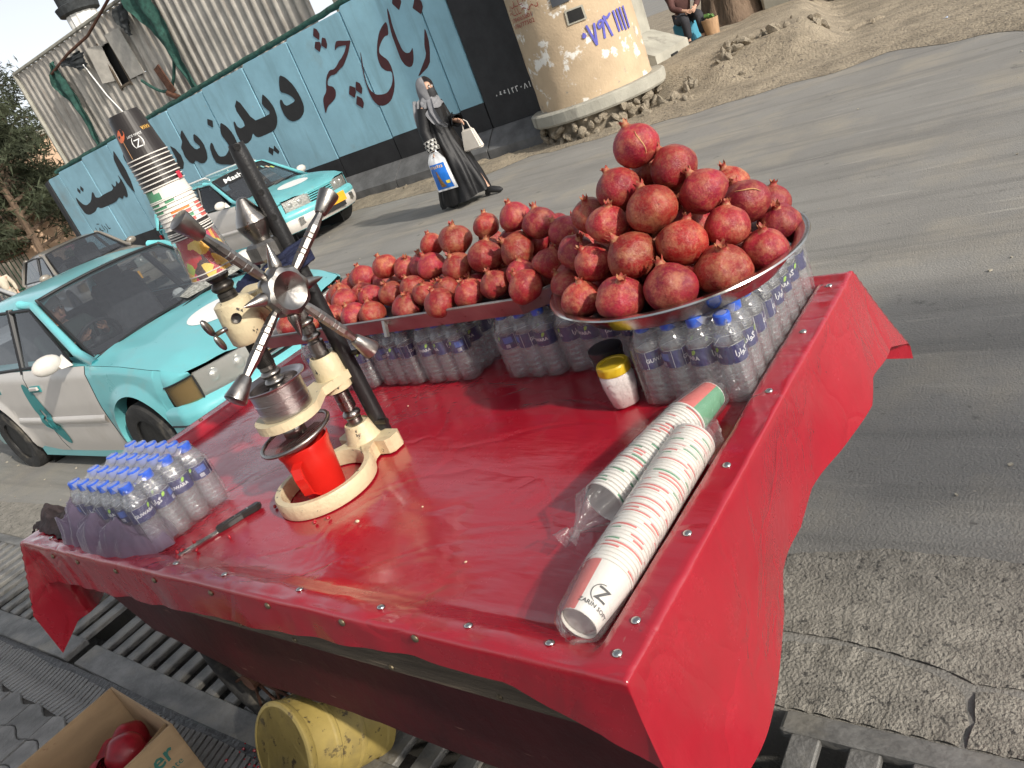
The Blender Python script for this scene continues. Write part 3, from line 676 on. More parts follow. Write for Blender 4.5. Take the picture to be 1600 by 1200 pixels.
def cpatch(poly, off0, off1, m, nm, scale=1.):
    ca = sum(p[0] for p in poly) / len(poly); cz = sum(p[1] for p in poly) / len(poly)
    q = [(ca + (a - ca) * scale, cz + (z - cz) * scale) for a, z in poly]
    bb = MB(); bb.grid(lambda u, v: pcyl(lerp(lerp(q[0][0], q[1][0], u), lerp(q[3][0], q[2][0], u), v), lerp(lerp(q[0][1], q[1][1], u), lerp(q[3][1], q[2][1], u), v), off1), 8, 4)
    return bb.obj(nm, m, gp, smooth=True)
HOLE = [(-1.108, 1.744), (-0.88, 1.738), (-0.874, 1.586), (-1.12, 1.591)]
cpatch(HOLE, 0, .008, M_hole, 'loophole_surround', 1.28); cpatch(HOLE, 0, .013, M_dark, 'loophole')
BOX = [(-1.292, 2.2), (-0.979, 2.2), (-0.999, 1.868), (-1.294, 1.868)]
cpatch(BOX, 0, .012, mat('dark_shutter', (.05, .055, .065), .6), 'shutter')
cpatch([(-2.55, 2.15), (-2.49, 2.15), (-2.44, 1.75), (-2.5, 1.75)], 0, .012, M_dark, 'slot'); cpatch([(-2.56, 1.5), (-2.5, 1.5), (-2.47, 1.3), (-2.53, 1.3)], 0, .012, M_dark, 'slot')
# ================================================================ concrete barriers, trunk, far things on the right
def twall(name, cx, y0, y1, xr, lab, foot=.75, fh=.55, top=3.2, flip=1):
    """T-shaped blast barrier seen from its end: long foot along Y, slab above"""
    e = empty(name, (cx, y0, .41), label=lab, cat='barrier')
    bb = MB(); P = []
    prof = [(-foot, 0), (-foot, .22), (-.16, fh), (.16, fh), (foot, .22), (foot, 0)]
    n = len(prof)
    for y in (0, y1 - y0):
        for x, z in prof: P.append((x, y, z))
    F = [tuple(range(n)), tuple(range(2 * n - 1, n - 1, -1))]
    for i in range(n): F.append((i, n + i, n + (i + 1) % n, (i + 1) % n))
    bb.add(P, F); bb.obj('foot', M_conc, e)
    bb = MB(); bb.cham((0, (y1 - y0) / 2, (fh + top) / 2 + .001), (.30, y1 - y0 - .02, top - fh), .03); bb.obj('slab', M_conc, e)
    bb = MB(); bb.box((foot - .03, .7, .06), (.12, .25, .11)); bb.obj('fork_notch', M_dark, e)
    return e
twall('concrete_barrier', -6.70, 12.45, 13.85, 0, 'pale concrete barrier with sloping foot right beside the guard post')
bl = empty('concrete_block', (-4.75, 16.1, .41), label='grey concrete block standing right of the tree trunk', cat='block')
MB().cham((0, 0, .55), (.9, 1.0, 1.1), .06).obj('block_body', M_conc, bl)
bl = empty('concrete_block', (-3.95, 17.8, .30), label='farthest grey concrete block at the top edge of the picture', cat='block')
MB().cham((0, 0, .6), (1.0, 1.0, 1.2), .06).obj('block_body', M_conc, bl)
tr = empty('roadside_tree', (-5.85, 15.75, .40), label='thick tree trunk with rough bark behind the seated person', cat='tree')
bb = MB()
def ftr(u, v):
    a = 2 * PI * u; z = 7.5 * v; r = .40 + .20 * math.exp(-z * 2.6) - .018 * z
    r *= 1 + .10 * math.sin(a * 5 + z) + .10 * nz(math.cos(a) * 5, math.sin(a) * 5, z * 1.2)
    r += .045 * abs(nz(math.cos(a) * 13, math.sin(a) * 13, z * 2.4))
    return (r * math.cos(a) + .05 * z, r * math.sin(a), z)
bb.grid(ftr, 72, 60, cu=True); bb.obj('trunk', M_bark, tr, smooth=True)
M_leaf = mat('roadside_leaves', (.07, .10, .035), .7, var=.4, vscale=2)
def crown(parent, c, rad, n, size, m, seed, name='crown'):
    r_ = random.Random(seed); bb = MB()
    lobes = [(Vector((r_.gauss(0, .5) * rad[0], r_.gauss(0, .5) * rad[1], r_.gauss(0, .4) * rad[2])), r_.uniform(.25, .5)) for _ in range(26)]
    for i in range(n):
        l, s_ = r_.choice(lobes); p = Vector(c) + l + Vector((r_.gauss(0, 1) * rad[0], r_.gauss(0, 1) * rad[1], r_.gauss(0, 1) * rad[2])) * s_ * .4
        u = Vector((r_.gauss(0, 1), r_.gauss(0, 1), r_.gauss(0, .6))).normalized(); w = u.orthogonal().normalized(); k = size * r_.uniform(.6, 1.3)
        bb.add([p - u * k, p + w * k * .5, p + u * k, p - w * k * .5], [(0, 1, 2, 3)])
    return bb.obj(name, m, parent)
bb = MB()
for a in range(5): bb.tube([(.35, 0, 6.5), (.35 + 1.2 * math.cos(a * 1.26), 1.2 * math.sin(a * 1.26), 8.0), (.35 + 2.4 * math.cos(a * 1.26), 2.4 * math.sin(a * 1.26), 9)], [.2, .12, .05], 7)
bb.obj('limbs', M_bark, tr)
crown(tr, (.4, 0, 9.2), (3.0, 3.0, 1.9), 5200, .22, M_leaf, 3)

bk = empty('paper_bucket', (-5.72, 14.42, .42), label='brown cardboard bucket on the ground by the seated person', cat='bucket')
bb = MB(); bb.lathe([(.11, 0), (.15, .34), (.14, .345), (.105, .03), (0, .03)], 24); bb.obj('bucket_wall', mat('kraft_card', (.40, .25, .14), .8, var=.2, vscale=6, stretch=(8, 8, .5)), bk, smooth=True, angle=40)
bb = MB()
for k in range(9): bb.box((.05 * math.cos(k * 2.1), .05 * math.sin(k * 2.1), .36 + .02 * (k % 3)), (.06, .03, .08), eul(k, k * .7, k))
bb.obj('green_scraps', mat('green_scraps', (.10, .20, .05), .7), bk)

# ================================================================ far left: house, brick wall, railings, pines
hs_ = empty('house', (-37.0, 17.5, 0), label='peach plastered house behind the brick wall at far left', cat='house')
HA = R(-20)
MB().box((0, 0, 2.4), (14, 6, 4.8), rotz(HA)).obj('wall', M_house, hs_)
MB().box((0, 0, 4.85), (14.6, 6.6, .14), rotz(HA)).obj('roof', M_conc, hs_)
for k in (-3, 0, 3):
    p = rotz(HA) @ Vector((k, -3.03, 3.3)); wd = MB().box(p, (1.2, .08, 1.1), rotz(HA)).obj('window', M_dark, hs_)
bw = empty('brick_wall', (-33.0, 14.3, 0), label='red brick garden wall with pale mortar at far left', cat='wall')
BA = R(112)      # faces the camera
bx = Vector((math.cos(BA - PI / 2), math.sin(BA - PI / 2), 0)) 
bdir = Vector((math.cos(R(68)), math.sin(R(68)), 0)); bn = Vector((bdir.y, -bdir.x, 0))
def bp_(s_, z, off=0): return bdir * s_ + bn * off + Vector((0, 0, z))
bb = MB(); bb.box(bp_(0, 1.45, -.1), (9.0, .16, 2.9), rotz(R(68))); bb.obj('mortar_core', M_mortar, bw)
bb = MB(); bb.box(bp_(0, 2.97, -.02), (9.2, .42, .14), rotz(R(68))); bb.obj('coping', M_dark, bw)
brick_me = MB().cham((0, 0, 0), (.43, .05, .135), .006, rotz(R(68))).mesh('brick', M_brickm)
nb = 0
for r_ in range(10):
    for c_ in range(19):
        s_ = -4.3 + c_ * .455 + (.22 if r_ % 2 else 0)
        add_obj('brick', brick_me, bw, bp_(s_, 1.40 + r_ * .163, -.005 + rnd.uniform(-.006, .006)))
bb = MB(); bb.box(bp_(0, 2.25, .05), (9, .08, .09), rotz(R(68))); bb.obj('ledge', M_dark, bw)
fe = empty('green_railings', (-31.2, 13.3, 0), label='green metal railings standing before the brick wall', cat='fence')
bar = MB().tube([(0, 0, 0), (0, 0, 1.75)], .02, 5).mesh('railing_bar', M_fence)
for k in range(56): add_obj('railing_bar', bar, fe, bdir * (-4 + k * .14))
for z in (.25, 1.45):
    bb = MB(); bb.tube([bdir * -4.1 + Vector((0, 0, z)), bdir * 4.0 + Vector((0, 0, z))], .03, 5); bb.obj('rail', M_fence, fe)
sh = empty('flower_shrub', (-29.5, 13.0, 0), label='small shrub with pink blossom before the green railings', cat='shrub')
crown(sh, (0, 0, .7), (.35, .35, .5), 500, .07, M_leaf, 8, 'leaves'); crown(sh, (.1, -.1, 1.05), (.22, .22, .18), 260, .06, mat('pink_petals', (.55, .18, .22), .7), 9, 'blossom')
bb = MB(); bb.tube([(0, 0, 0), (.02, 0, .7)], .03, 5); bb.obj('stem', M_bark, sh)
def pine(loc, h, w, seed, lab, n=5200):
    r_ = random.Random(seed); e = empty('pine_tree', loc, label=lab, cat='tree', group='pine trees behind the blast wall')
    bb = MB(); bb.tube([(0, 0, 0), (.1, .05, h * .5), (.05, .1, h)], [h * .022, h * .015, .03], 8)
    tips = []
    for k in range(26):
        z = h * (.22 + .75 * k / 26); L_ = w * (1.15 - .8 * k / 26) * r_.uniform(.7, 1.1); a = k * 2.4 + r_.random()
        p1 = Vector((L_ * .55 * math.cos(a), L_ * .55 * math.sin(a), z + .1)); p2 = Vector((L_ * math.cos(a), L_ * math.sin(a), z - .25 + r_.random() * .5))
        bb.tube([(.08, .05, z - .2), p1, p2], [.07, .04, .015], 5); tips += [p1.lerp(p2, t) for t in (0, .35, .7, 1)]
    bb.obj('trunk', M_bark, e)
    bb = MB()
    for i in range(n):
        c_ = r_.choice(tips); p = c_ + Vector((r_.gauss(0, .38), r_.gauss(0, .38), r_.gauss(0, .2)))
        u = Vector((r_.gauss(0, 1), r_.gauss(0, 1), r_.gauss(.3, .7))).normalized(); wv = u.orthogonal().normalized(); k = r_.uniform(.12, .28)
        bb.add([p - u * k, p + wv * .05, p + u * k], [(0, 1, 2)]); bb.add([p - u * k * .8 + wv * .05, p - wv * .03 + u * .02, p + u * k * .7 - wv * .06], [(0, 1, 2)])
    bb.obj('crown', M_needle, e); return e
pine((-29.5, 12.0, 0), 7.0, 2.3, 2, 'dark pine tree at the far left edge beside the tin fence', 14000)
pine((-33.5, 15.0, 0), 8.5, 2.6, 4, 'taller pine tree behind the far left pine', 6000)
# ================================================================ unseen trees and a tall box, added outside the frame to cast shade
for k, (x, y, z, sx, sy, n) in enumerate([(10.0, 1.30, 6.0, .75, .42, 560), (10.3, .42, 6.0, .95, .50, 760)]):
    st_ = empty('street_tree', (x, y, 0), label=['slim street tree well right of the view, farther from the cart', 'slim street tree well right of the view, nearer the kiosk'][k], cat='tree', group='street trees right of the view')
    bb = MB(); bb.tube([(0, 0, 0), (.08, 0, 2.6), (0, .05, z)], [.13, .10, .04], 8); bb.obj('trunk', M_bark, st_)
    crown(st_, (0, 0, z), (sx, sy, .72), n, .10, M_leaf, 11 + k)
kk = empty('kiosk', (3.4, -1.72, 0), label='wooden street kiosk standing behind the viewer', cat='kiosk')  # unseen box, put in to shade the near-left ground
MB().box((0, 0, 2.1), (1.8, 2.4, 4.2)).obj('wall', M_wood, kk); MB().box((0, 0, 4.28), (2.0, 2.6, .12)).obj('roof', M_tin, kk)
# ================================================================ people
M_skin = mat('skin', (.50, .30, .21), .55, var=.08, vscale=12)
M_abaya = mat('black_abaya', (.008, .008, .009), .55, spec=.4, var=.4, vscale=8, bump=.2, bscale=25)
M_scarf = mat('grey_headscarf', (.20, .20, .21), .85, var=.15, vscale=10, bump=.25, bscale=30)
M_shoe = mat('black_shoe', (.02, .02, .021), .5)
def skin_mesh(name, joints, edges, m, sub=2):
    """one continuous surface grown round a skeleton: joints = [(pos, radius)]"""
    me = bpy.data.meshes.new(name); me.from_pydata([j[0] for j in joints], edges, [])
    o = bpy.data.objects.new(name, me); COL.objects.link(o)
    md = o.modifiers.new('skin', 'SKIN'); md.use_smooth_shade = True
    for i, j in enumerate(joints):
        r_ = j[1] if isinstance(j[1], (tuple, list)) else (j[1], j[1])
        me.skin_vertices[0].data[i].radius = r_; me.skin_vertices[0].data[i].use_root = (i == 0)
    sb = o.modifiers.new('sub', 'SUBSURF'); sb.levels = sub; sb.render_levels = sub
    dg = bpy.context.evaluated_depsgraph_get(); dg.update()
    nm = bpy.data.meshes.new_from_object(o.evaluated_get(dg))
    bpy.data.objects.remove(o); nm.name = name; nm.materials.clear(); nm.materials.append(m)
    nm.polygons.foreach_set('use_smooth', [True] * len(nm.polygons))
    return nm
def figure(pose, m):
    """pose: dict of joint -> position; a standing skeleton with hands and five fingers"""
    J = []; E = []; ix = {}
    def j(n, p, r, par=None):
        ix[n] = len(J); J.append((tuple(p), r))
        if par is not None: E.append((ix[par], ix[n]))
    P = {k: Vector(v) for k, v in pose.items()}
    j('pelvis', P['pelvis'], (.125, .10)); j('waist', P['pelvis'].lerp(P['neck'], .35), (.115, .09), 'pelvis')
    j('chest', P['pelvis'].lerp(P['neck'], .75), (.135, .10), 'waist'); j('neckb', P['neck'], (.06, .06), 'chest')
    j('necku', P['neck'].lerp(P['head'], .4), (.047, .05), 'neckb'); j('jaw', P['head'] + Vector((0.012, 0, -.055)), (.062, .07), 'necku')
    j('skull', P['head'] + Vector((0, 0, .035)), (.078, .09), 'jaw'); j('crown', P['head'] + Vector((-.005, 0, .10)), (.052, .06), 'skull')
    for s_ in 'lr':
        j('sh' + s_, P['sh' + s_], .055, 'chest'); j('el' + s_, P['el' + s_], .04, 'sh' + s_); j('wr' + s_, P['wr' + s_], .027, 'el' + s_)
        d = (P['wr' + s_] - P['el' + s_]).normalized(); j('pm' + s_, P['wr' + s_] + d * .06, (.036, .018), 'wr' + s_)
        sd_ = d.cross(Vector((1, 0, 0))); sd_ = sd_.normalized() if sd_.length > .1 else Vector((0, 1, 0))
        cu = d.cross(sd_).normalized()
        for k in range(4):
            b0 = P['wr' + s_] + d * .085 + sd_ * (k - 1.5) * .019; L_ = [.06, .07, .066, .052][k]
            j('f%d%s' % (k, s_), b0, .0095, 'pm' + s_); j('g%d%s' % (k, s_), b0 + d * L_ * .55 + cu * .008, .0085, 'f%d%s' % (k, s_)); j('h%d%s' % (k, s_), b0 + d * L_ * .8 + cu * .03, .007, 'g%d%s' % (k, s_))
        t0 = P['wr' + s_] + d * .035 + sd_ * .038; j('t0' + s_, t0, .011, 'pm' + s_); j('t1' + s_, t0 + d * .035 + sd_ * .015 + cu * .012, .009, 't0' + s_)
        j('hip' + s_, P['hip' + s_], .085, 'pelvis'); j('kn' + s_, P['kn' + s_], .056, 'hip' + s_); j('an' + s_, P['an' + s_], .036, 'kn' + s_)
        j('toe' + s_, P['toe' + s_], (.036, .024), 'an' + s_)
    return skin_mesh('body', J, E, m, 2)
def face(parent, head, fwd, m_skin, brow=(.04, .03, .025), mask=None, up=Vector((0, 0, 1))):
    f = Vector(fwd).normalized(); s_ = up.cross(f).normalized(); h = Vector(head)
    bb = MB(); bb.sphere(h + f * .088 + up * -.012, .017, 8, sc_=(1, .8, 1.5)); bb.obj('nose', m_skin, parent, smooth=True)
    for q in (-1, 1):
        p = h + f * .078 + s_ * .032 * q + up * .018
        MB().sphere(p, .013, 8).obj('eye', mat('eye_white', (.7, .68, .64), .3), parent, smooth=True)
        MB().sphere(p + f * .007, .0085, 8).obj('iris', mat('iris', (.03, .02, .015), .2), parent, smooth=True)
        bb = MB(); bb.tube([p + up * .018 - s_ * .018 + f * .0, p + up * .024 + f * .006, p + up * .018 + s_ * .018], .005, 5); bb.obj('eyebrow', mat('brow', brow, .9), parent)
        bb = MB(); bb.sphere(h + s_ * .078 * q + up * -.005 - f * .005, .024, 8, sc_=(.5, .5, 1.2)); bb.obj('ear', m_skin, parent, smooth=True)
    bb = MB(); bb.tube([h + f * .082 - up * .052 - s_ * .024, h + f * .090 - up * .050, h + f * .082 - up * .052 + s_ * .024], .006, 6); bb.obj('mouth', mat('lips', (.38, .16, .13), .5), parent)

# ---------------------------------------------------------------- the walking woman (local x = her heading, camera side = -y)
wm = empty('person', (-7.05, 8.08, gz(-7, 8)), (0, 0, R(4)), label='walking person in black abaya and grey headscarf with face mask carrying bags', cat='person')
pose = dict(pelvis=(0, 0, .92), neck=(.035, 0, 1.38), head=(.075, 0, 1.52), shl=(.03, .17, 1.33), shr=(.03, -.17, 1.33), ell=(.06, .22, 1.08), elr=(-.03, -.24, 1.06), wrl=(.27, .12, 1.03), wrr=(.02, -.27, .80),
            hipl=(0, .09, .88), hipr=(0, -.09, .88), knl=(.20, .09, .50), knr=(-.05, -.09, .48), anl=(.36, .08, .10), anr=(-.30, -.08, .12), toel=(.50, .08, .05), toer=(-.18, -.08, .035))
add_obj('body', figure(pose, M_skin), wm)
face(wm, (.075, 0, 1.52), (1, 0, .05), M_skin)
RG = [(1.385, .03, .075, .10), (1.35, .03, .12, .19), (1.28, .03, .135, .205), (1.15, .03, .135, .20), (1.0, .02, .145, .195), (.86, .02, .175, .215), (.70, .03, .215, .225), (.52, .04, .265, .235), (.34, .04, .315, .245), (.18, .03, .355, .25), (.06, .02, .375, .25)]
bb = MB()
def fab(u, v):
    t = v * (len(RG) - 1); i = min(int(t), len(RG) - 2); k = t - i; z, cx, rx, ry = [lerp(RG[i][q], RG[i + 1][q], k) for q in range(4)]
    a = 2 * PI * u; f = 1 + .10 * v * math.sin(a * 7 + 3 * v + 1.5 * nz(a, v * 2)) + .07 * (.25 + v) * math.sin(a * 13 + v * 5 + 2 * nz(a * 2, v * 3))
    lift = .06 * max(0, math.cos(a)) * (v ** 6)
    return (cx + rx * f * math.cos(a), ry * f * math.sin(a), z + lift + .02 * v * nz(a * 2, v * 3))
bb.grid(fab, 56, 44, cu=True); bb.obj('abaya', M_abaya, wm, smooth=True)
def sleeve(a, e, w_, r):
    a, e, w_ = Vector(a), Vector(e), Vector(w_); pts = [a, a.lerp(e, .5), e, e.lerp(w_, .5), e.lerp(w_, .97)]
    bb = MB(); bb.tube(pts, [r, r * .95, r * .95, r * 1.0, r * 1.05], 14, cap=False); bb.obj('sleeve', M_abaya, wm, smooth=True)
sleeve(pose['shl'], pose['ell'], pose['wrl'], .075); sleeve(pose['shr'], pose['elr'], pose['wrr'], .08)
# embroidered cuff on the near sleeve
M_cuff = mat('silver_embroidery', (.55, .54, .5), .6)
e_, w_ = Vector(pose['elr']), Vector(pose['wrr']); d_ = (w_ - e_).normalized(); Rm_ = align(d_)
bb = MB()
for row, (t, k) in enumerate([(.55, 9), (.72, 9), (.89, 9)]):
    c_ = e_.lerp(w_, t)
    for i in range(k):
        a = 2 * PI * i / k + row * .3; q = [Vector((.0875 * math.cos(a + da), .0875 * math.sin(a + da), dz)) for da, dz in ((-.26, -.014), (.26, -.014), (0, .016))]
        bb.add([Rm_ @ p + c_ for p in q], [(0, 1, 2)])
    for dz in (-.021, .021):
        bb.tube([Rm_ @ Vector((.086 * math.cos(2 * PI * i / 20), .086 * math.sin(2 * PI * i / 20), dz)) + c_ for i in range(20)], .003, 4, closed=True)
bb.obj('cuff_pattern', M_cuff, wm)
# headscarf: hood shell open at the face, neck wrap and a tail over the back and front
hd = Vector(pose['head'])
bb = MB()
def fhood(u, v):
    a = lerp(R(52), R(308), u); z = lerp(-.16, .145, v); r = .118 * math.sqrt(max(.0, 1 - ((z - .0) / .155) ** 2)) if z > 0 else .118 - .02 * z
    r = max(r, .004); r *= 1 + .03 * math.sin(a * 6 + z * 30)
    return (hd.x - .012 + r * 1.08 * math.cos(a), hd.y + r * .93 * math.sin(a), hd.z + .02 + z)
bb.grid(fhood, 30, 20); bb.obj('headscarf_hood', M_scarf, wm, smooth=True)
bb = MB()
bb.grid(lambda u, v: (lerp(.05, .03, v) + (.085 + .075 * v ** .8) * math.cos(2 * PI * u) * (1 + .05 * math.sin(u * 40 + v * 9)), (.085 + .125 * v ** .8) * math.sin(2 * PI * u) * (1 + .05 * math.sin(u * 44 + v * 7)), 1.46 - .17 * v + .015 * math.sin(u * 25 + v * 12)), 48, 14, cu=True)
bb.obj('headscarf_wrap', M_scarf, wm, smooth=True)
def drape(P, w0, w1, nm):
    bb = MB(); P = [Vector(p) for p in P]
    def f(u, v):
        t = v * (len(P) - 1); i = min(int(t), len(P) - 2); q = P[i].lerp(P[i + 1], t - i); w_ = lerp(w0, w1, v)
        return q + Vector(((u - .5) * w_, -.02 * math.sin(u * 12 + v * 3), .012 * math.sin(u * 8)))
    bb.grid(f, 12, 16); bb.obj(nm, M_scarf, wm, smooth=True)
drape([(-.04, -.15, 1.44), (-.07, -.20, 1.28), (-.09, -.21, 1.10), (-.12, -.18, .93)], .12, .06, 'headscarf_tail')
drape([(.08, -.13, 1.40), (.15, -.21, 1.27), (.22, -.22, 1.12), (.26, -.16, 1.04)], .20, .12, 'headscarf_front')
M_maskc = mat('black_face_mask', (.02, .02, .022), .7)
bb = MB(); bb.grid(lambda u, v: (hd.x + (.098 - .012 * abs(v - .5)) * math.cos(lerp(-1.15, 1.15, u)) + .016 * (1 - abs(u - .5) * 2), .083 * math.sin(lerp(-1.15, 1.15, u)), hd.z - .10 + .105 * v), 14, 8); bb.obj('face_mask', M_maskc, wm, smooth=True)
for q, nm in (('l', .06), ('r', .06)):
    an, to = Vector(pose['an' + q]), Vector(pose['toe' + q]); d_ = (to - an)
    bb = MB(); bb.tube([an + Vector((-.05, 0, -.03)), an + Vector((0, 0, -.015)), an.lerp(to, .55) + Vector((0, 0, -.005)), to + Vector((.03, 0, -.005)), to + Vector((.07, 0, -.012))], [.03, .05, .046, .038, .012], 12)
    bb.box(an + Vector((-.04, 0, -.07)), (.05, .05, .06)); bb.obj('shoe', M_shoe, wm, smooth=True, angle=50)
# what she carries
hb = empty('handbag', (-6.70, 8.19, .62), (0, 0, R(4)), label='small beige handbag hanging from the walking person\'s front hand', cat='handbag')
M_bag = mat('beige_leather', (.62, .57, .50), .5, var=.06, vscale=10)
bb = MB(); P = [(-.13, -.05, .02), (.17, -.05, .02), (.17, .05, .02), (-.13, .05, .02), (-.07, -.03, .29), (.11, -.03, .29), (.11, .03, .29), (-.07, .03, .29)]
bb.add(P, [(0, 3, 2, 1), (4, 5, 6, 7), (0, 1, 5, 4), (1, 2, 6, 5), (2, 3, 7, 6), (3, 0, 4, 7)])
me = bb.mesh('bag_body', M_bag); bm = bmesh.new(); bm.from_mesh(me); bmesh.ops.bevel(bm, geom=bm.edges[:], offset=.018, segments=3, affect='EDGES'); bm.to_mesh(me); bm.free()
add_obj('bag_body', me, hb)
bb = MB(); bb.tube([(-.04, 0, .28), (-.02, 0, .38), (.02, 0, .415), (.06, 0, .38), (.08, 0, .28)], .007, 6); bb.obj('strap', M_bag, hb)
ph = tag(MB().cham((-6.77, 8.10, 1.10), (.012, .075, .15), .003, eul(0, R(20), R(30))).obj('phone', mat('phone_glass', (.01, .01, .012), .1)), 'black phone held in the walking person\'s front hand', 'phone')
sb_ = empty('shopping_bag', (-7.0, 7.74, gz(-7, 8) + .30), (R(-4), 0, R(4)), label='blue printed plastic shopping bag hanging beside the walking person', cat='shopping bag')
M_bb = mat('blue_print_plastic', (.02, .17, .62), .3, var=.12, vscale=9); M_wp = mat('white_plastic', (.80, .80, .80), .35, var=.05, vscale=14)
def fbag(side):
    def f(u, v):
        w_ = lerp(.165, .14, v) * (1 - .55 * max(0, (v - .78) / .22)); x = (u - .5) * 2 * w_ + .03 * (1 - v); bulge = .05 * math.sin(PI * u) * math.sin(PI * min(1, v * 1.1)) + .006
        return (x, side * (bulge + .006 * nz(u * 7, v * 7, side)), v * .5)
    return f
bb = MB(); bb.grid(fbag(-1), 16, 20); bb.grid(lambda u, v: fbag(1)(1 - u, v), 16, 20); bb.obj('bag_film', M_wp, sb_, smooth=True)
bb = MB(); bb.grid(lambda u, v: Vector(fbag(-1)(.05 + .83 * u, .05 + .66 * v)) + Vector((0, -.003, 0)), 14, 16); bb.obj('print_panel', M_bb, sb_, smooth=True)
def bagpt(u, v, off=-.006): return Vector(fbag(-1)(u, v)) + Vector((0, off, 0))
bb = MB(); bb.grid(lambda u, v: bagpt(.30 + .26 * u * (1 - v * .75) + .06 * v, .10 + .42 * v), 8, 10); bb.obj('print_picture', mat('print_brown', (.32, .17, .05), .4, var=.4, vscale=30), sb_, smooth=True)
bb = MB(); bb.grid(lambda u, v: bagpt(.66 + .18 * u, .17 + .08 * v), 4, 3); bb.obj('print_badge', mat('print_yellow', (.75, .60, .08), .4), sb_)
V_, F_ = text_mesh('PRAN', .06, bold=True)
bb = MB()
for k in range(7):
    a = .12 + k * .10; bb.grid(lambda u, v: bagpt(a + .06 * u, .60 + .07 * v + .01 * math.sin(k * 2)), 2, 2)
bb.obj('print_lettering', mat('print_gold', (.62, .45, .30), .4), sb_)
bb = MB()
for s_ in (-1, 1): bb.tube([(s_ * .05, 0, .49), (s_ * .03, 0, .55), (0, 0, .585)], .012, 6)
bb.obj('handles', M_wp, sb_)

# ---------------------------------------------------------------- seated person by the trunk
sp = empty('person', (-6.22, 14.62, .41), (0, 0, R(-50)), label='seated person in brown shirt and dark trousers beside the tree trunk', cat='person')
M_brown = mat('brown_shirt', (.085, .035, .03), .85, var=.2, vscale=6, bump=.2, bscale=20); M_trou = mat('dark_trousers', (.03, .03, .036), .85, var=.3, vscale=6)
pz = dict(pelvis=(-.1, 0, .50), neck=(.02, 0, 1.0), head=(.06, 0, 1.14), shl=(0, .19, .95), shr=(0, -.19, .95), ell=(.18, .24, .70), elr=(.18, -.24, .70), wrl=(.36, .10, .62), wrr=(.36, -.10, .62),
          hipl=(-.08, .10, .48), hipr=(-.08, -.10, .48), knl=(.36, .13, .50), knr=(.36, -.13, .50), anl=(.38, .13, .10), anr=(.30, -.13, .10), toel=(.52, .14, .04), toer=(.44, -.14, .04))
add_obj('body', figure(pz, M_skin), sp); face(sp, pz['head'], (1, 0, -.1), M_skin)
def clothes(root, z_, sh_m, tr_m, k=1.25, hair=(.02, .018, .016)):
    V3 = {q: Vector(p) for q, p in z_.items()}
    J = [(tuple(V3['pelvis']), (.165, .135)), (tuple(V3['pelvis'].lerp(V3['neck'], .5)), (.165, .13)), (tuple(V3['pelvis'].lerp(V3['neck'], .82)), (.165, .12)), (tuple(V3['neck']), .075)]; E = [(0, 1), (1, 2), (2, 3)]
    for s_ in 'lr':
        i = len(J); J += [(tuple(V3['sh' + s_]), .078), (tuple(V3['el' + s_]), .062), (tuple(V3['el' + s_].lerp(V3['wr' + s_], .92)), .05)]; E += [(2, i), (i, i + 1), (i + 1, i + 2)]
    add_obj('shirt', skin_mesh('shirt', J, E, sh_m, 2), root)
    J = [(tuple(V3['pelvis'] - Vector((0, 0, .02))), (.155, .125))]; E = []
    for s_ in 'lr':
        i = len(J); J += [(tuple(V3['hip' + s_]), .11), (tuple(V3['kn' + s_]), .088), (tuple(V3['kn' + s_].lerp(V3['an' + s_], .9)), .07)]; E += [(0, i), (i, i + 1), (i + 1, i + 2)]
    add_obj('trousers', skin_mesh('trousers', J, E, tr_m, 2), root)
    for s_ in 'lr':
        an, to = V3['an' + s_], V3['toe' + s_]
        bb = MB(); bb.tube([an + Vector((-.05, 0, -.04)), an + Vector((0, 0, -.03)), an.lerp(to, .6), to, to + (to - an).normalized() * .07], [.03, .05, .046, .04, .02], 10); bb.obj('shoe', M_shoe, root, smooth=True)
    h = V3['head']; bb = MB(); bb.sphere(h + Vector((-.018, 0, .06)), .098, 14, sc_=(1, .92, .95)); bb.obj('hair', mat('hair', hair, .8, bump=.5, bscale=90), root, smooth=True)
clothes(sp, pz, M_brown, M_trou)
tag(MB().cham((-6.30, 14.72, .64), (.36, .36, .42), .03).obj('plastic_stool', mat('blue_stool', (.08, .32, .45), .5)), 'blue plastic stool under the seated person', 'stool')
# ---------------------------------------------------------------- small figure at far left
def stander(loc, rz, lab, sh_m, tr_m, s_=1., grp=None, hair=(.02, .018, .016)):
    e = empty('person', loc, (0, 0, rz), label=lab, cat='person', group=grp); e.scale = (s_, s_, s_)
    z_ = dict(pelvis=(0, 0, .95), neck=(0, 0, 1.45), head=(.02, 0, 1.60), shl=(0, .19, 1.40), shr=(0, -.19, 1.40), ell=(-.02, .25, 1.12), elr=(-.02, -.25, 1.12), wrl=(.06, .25, .88), wrr=(.06, -.25, .88),
              hipl=(0, .1, .92), hipr=(0, -.1, .92), knl=(.03, .11, .50), knr=(.0, -.11, .50), anl=(0, .11, .09), anr=(-.03, -.11, .09), toel=(.16, .13, .03), toer=(.13, -.13, .03))
    add_obj('body', figure(z_, M_skin), e); face(e, z_['head'], (1, 0, 0), M_skin); clothes(e, z_, sh_m, tr_m, hair=hair); return e
M_beige = mat('beige_tunic', (.52, .46, .36), .85, var=.1, vscale=6)
stander((-22.6, 7.95, 0), R(-30), 'small person in beige clothes by the railings at the far left edge', M_beige, M_beige, .80)
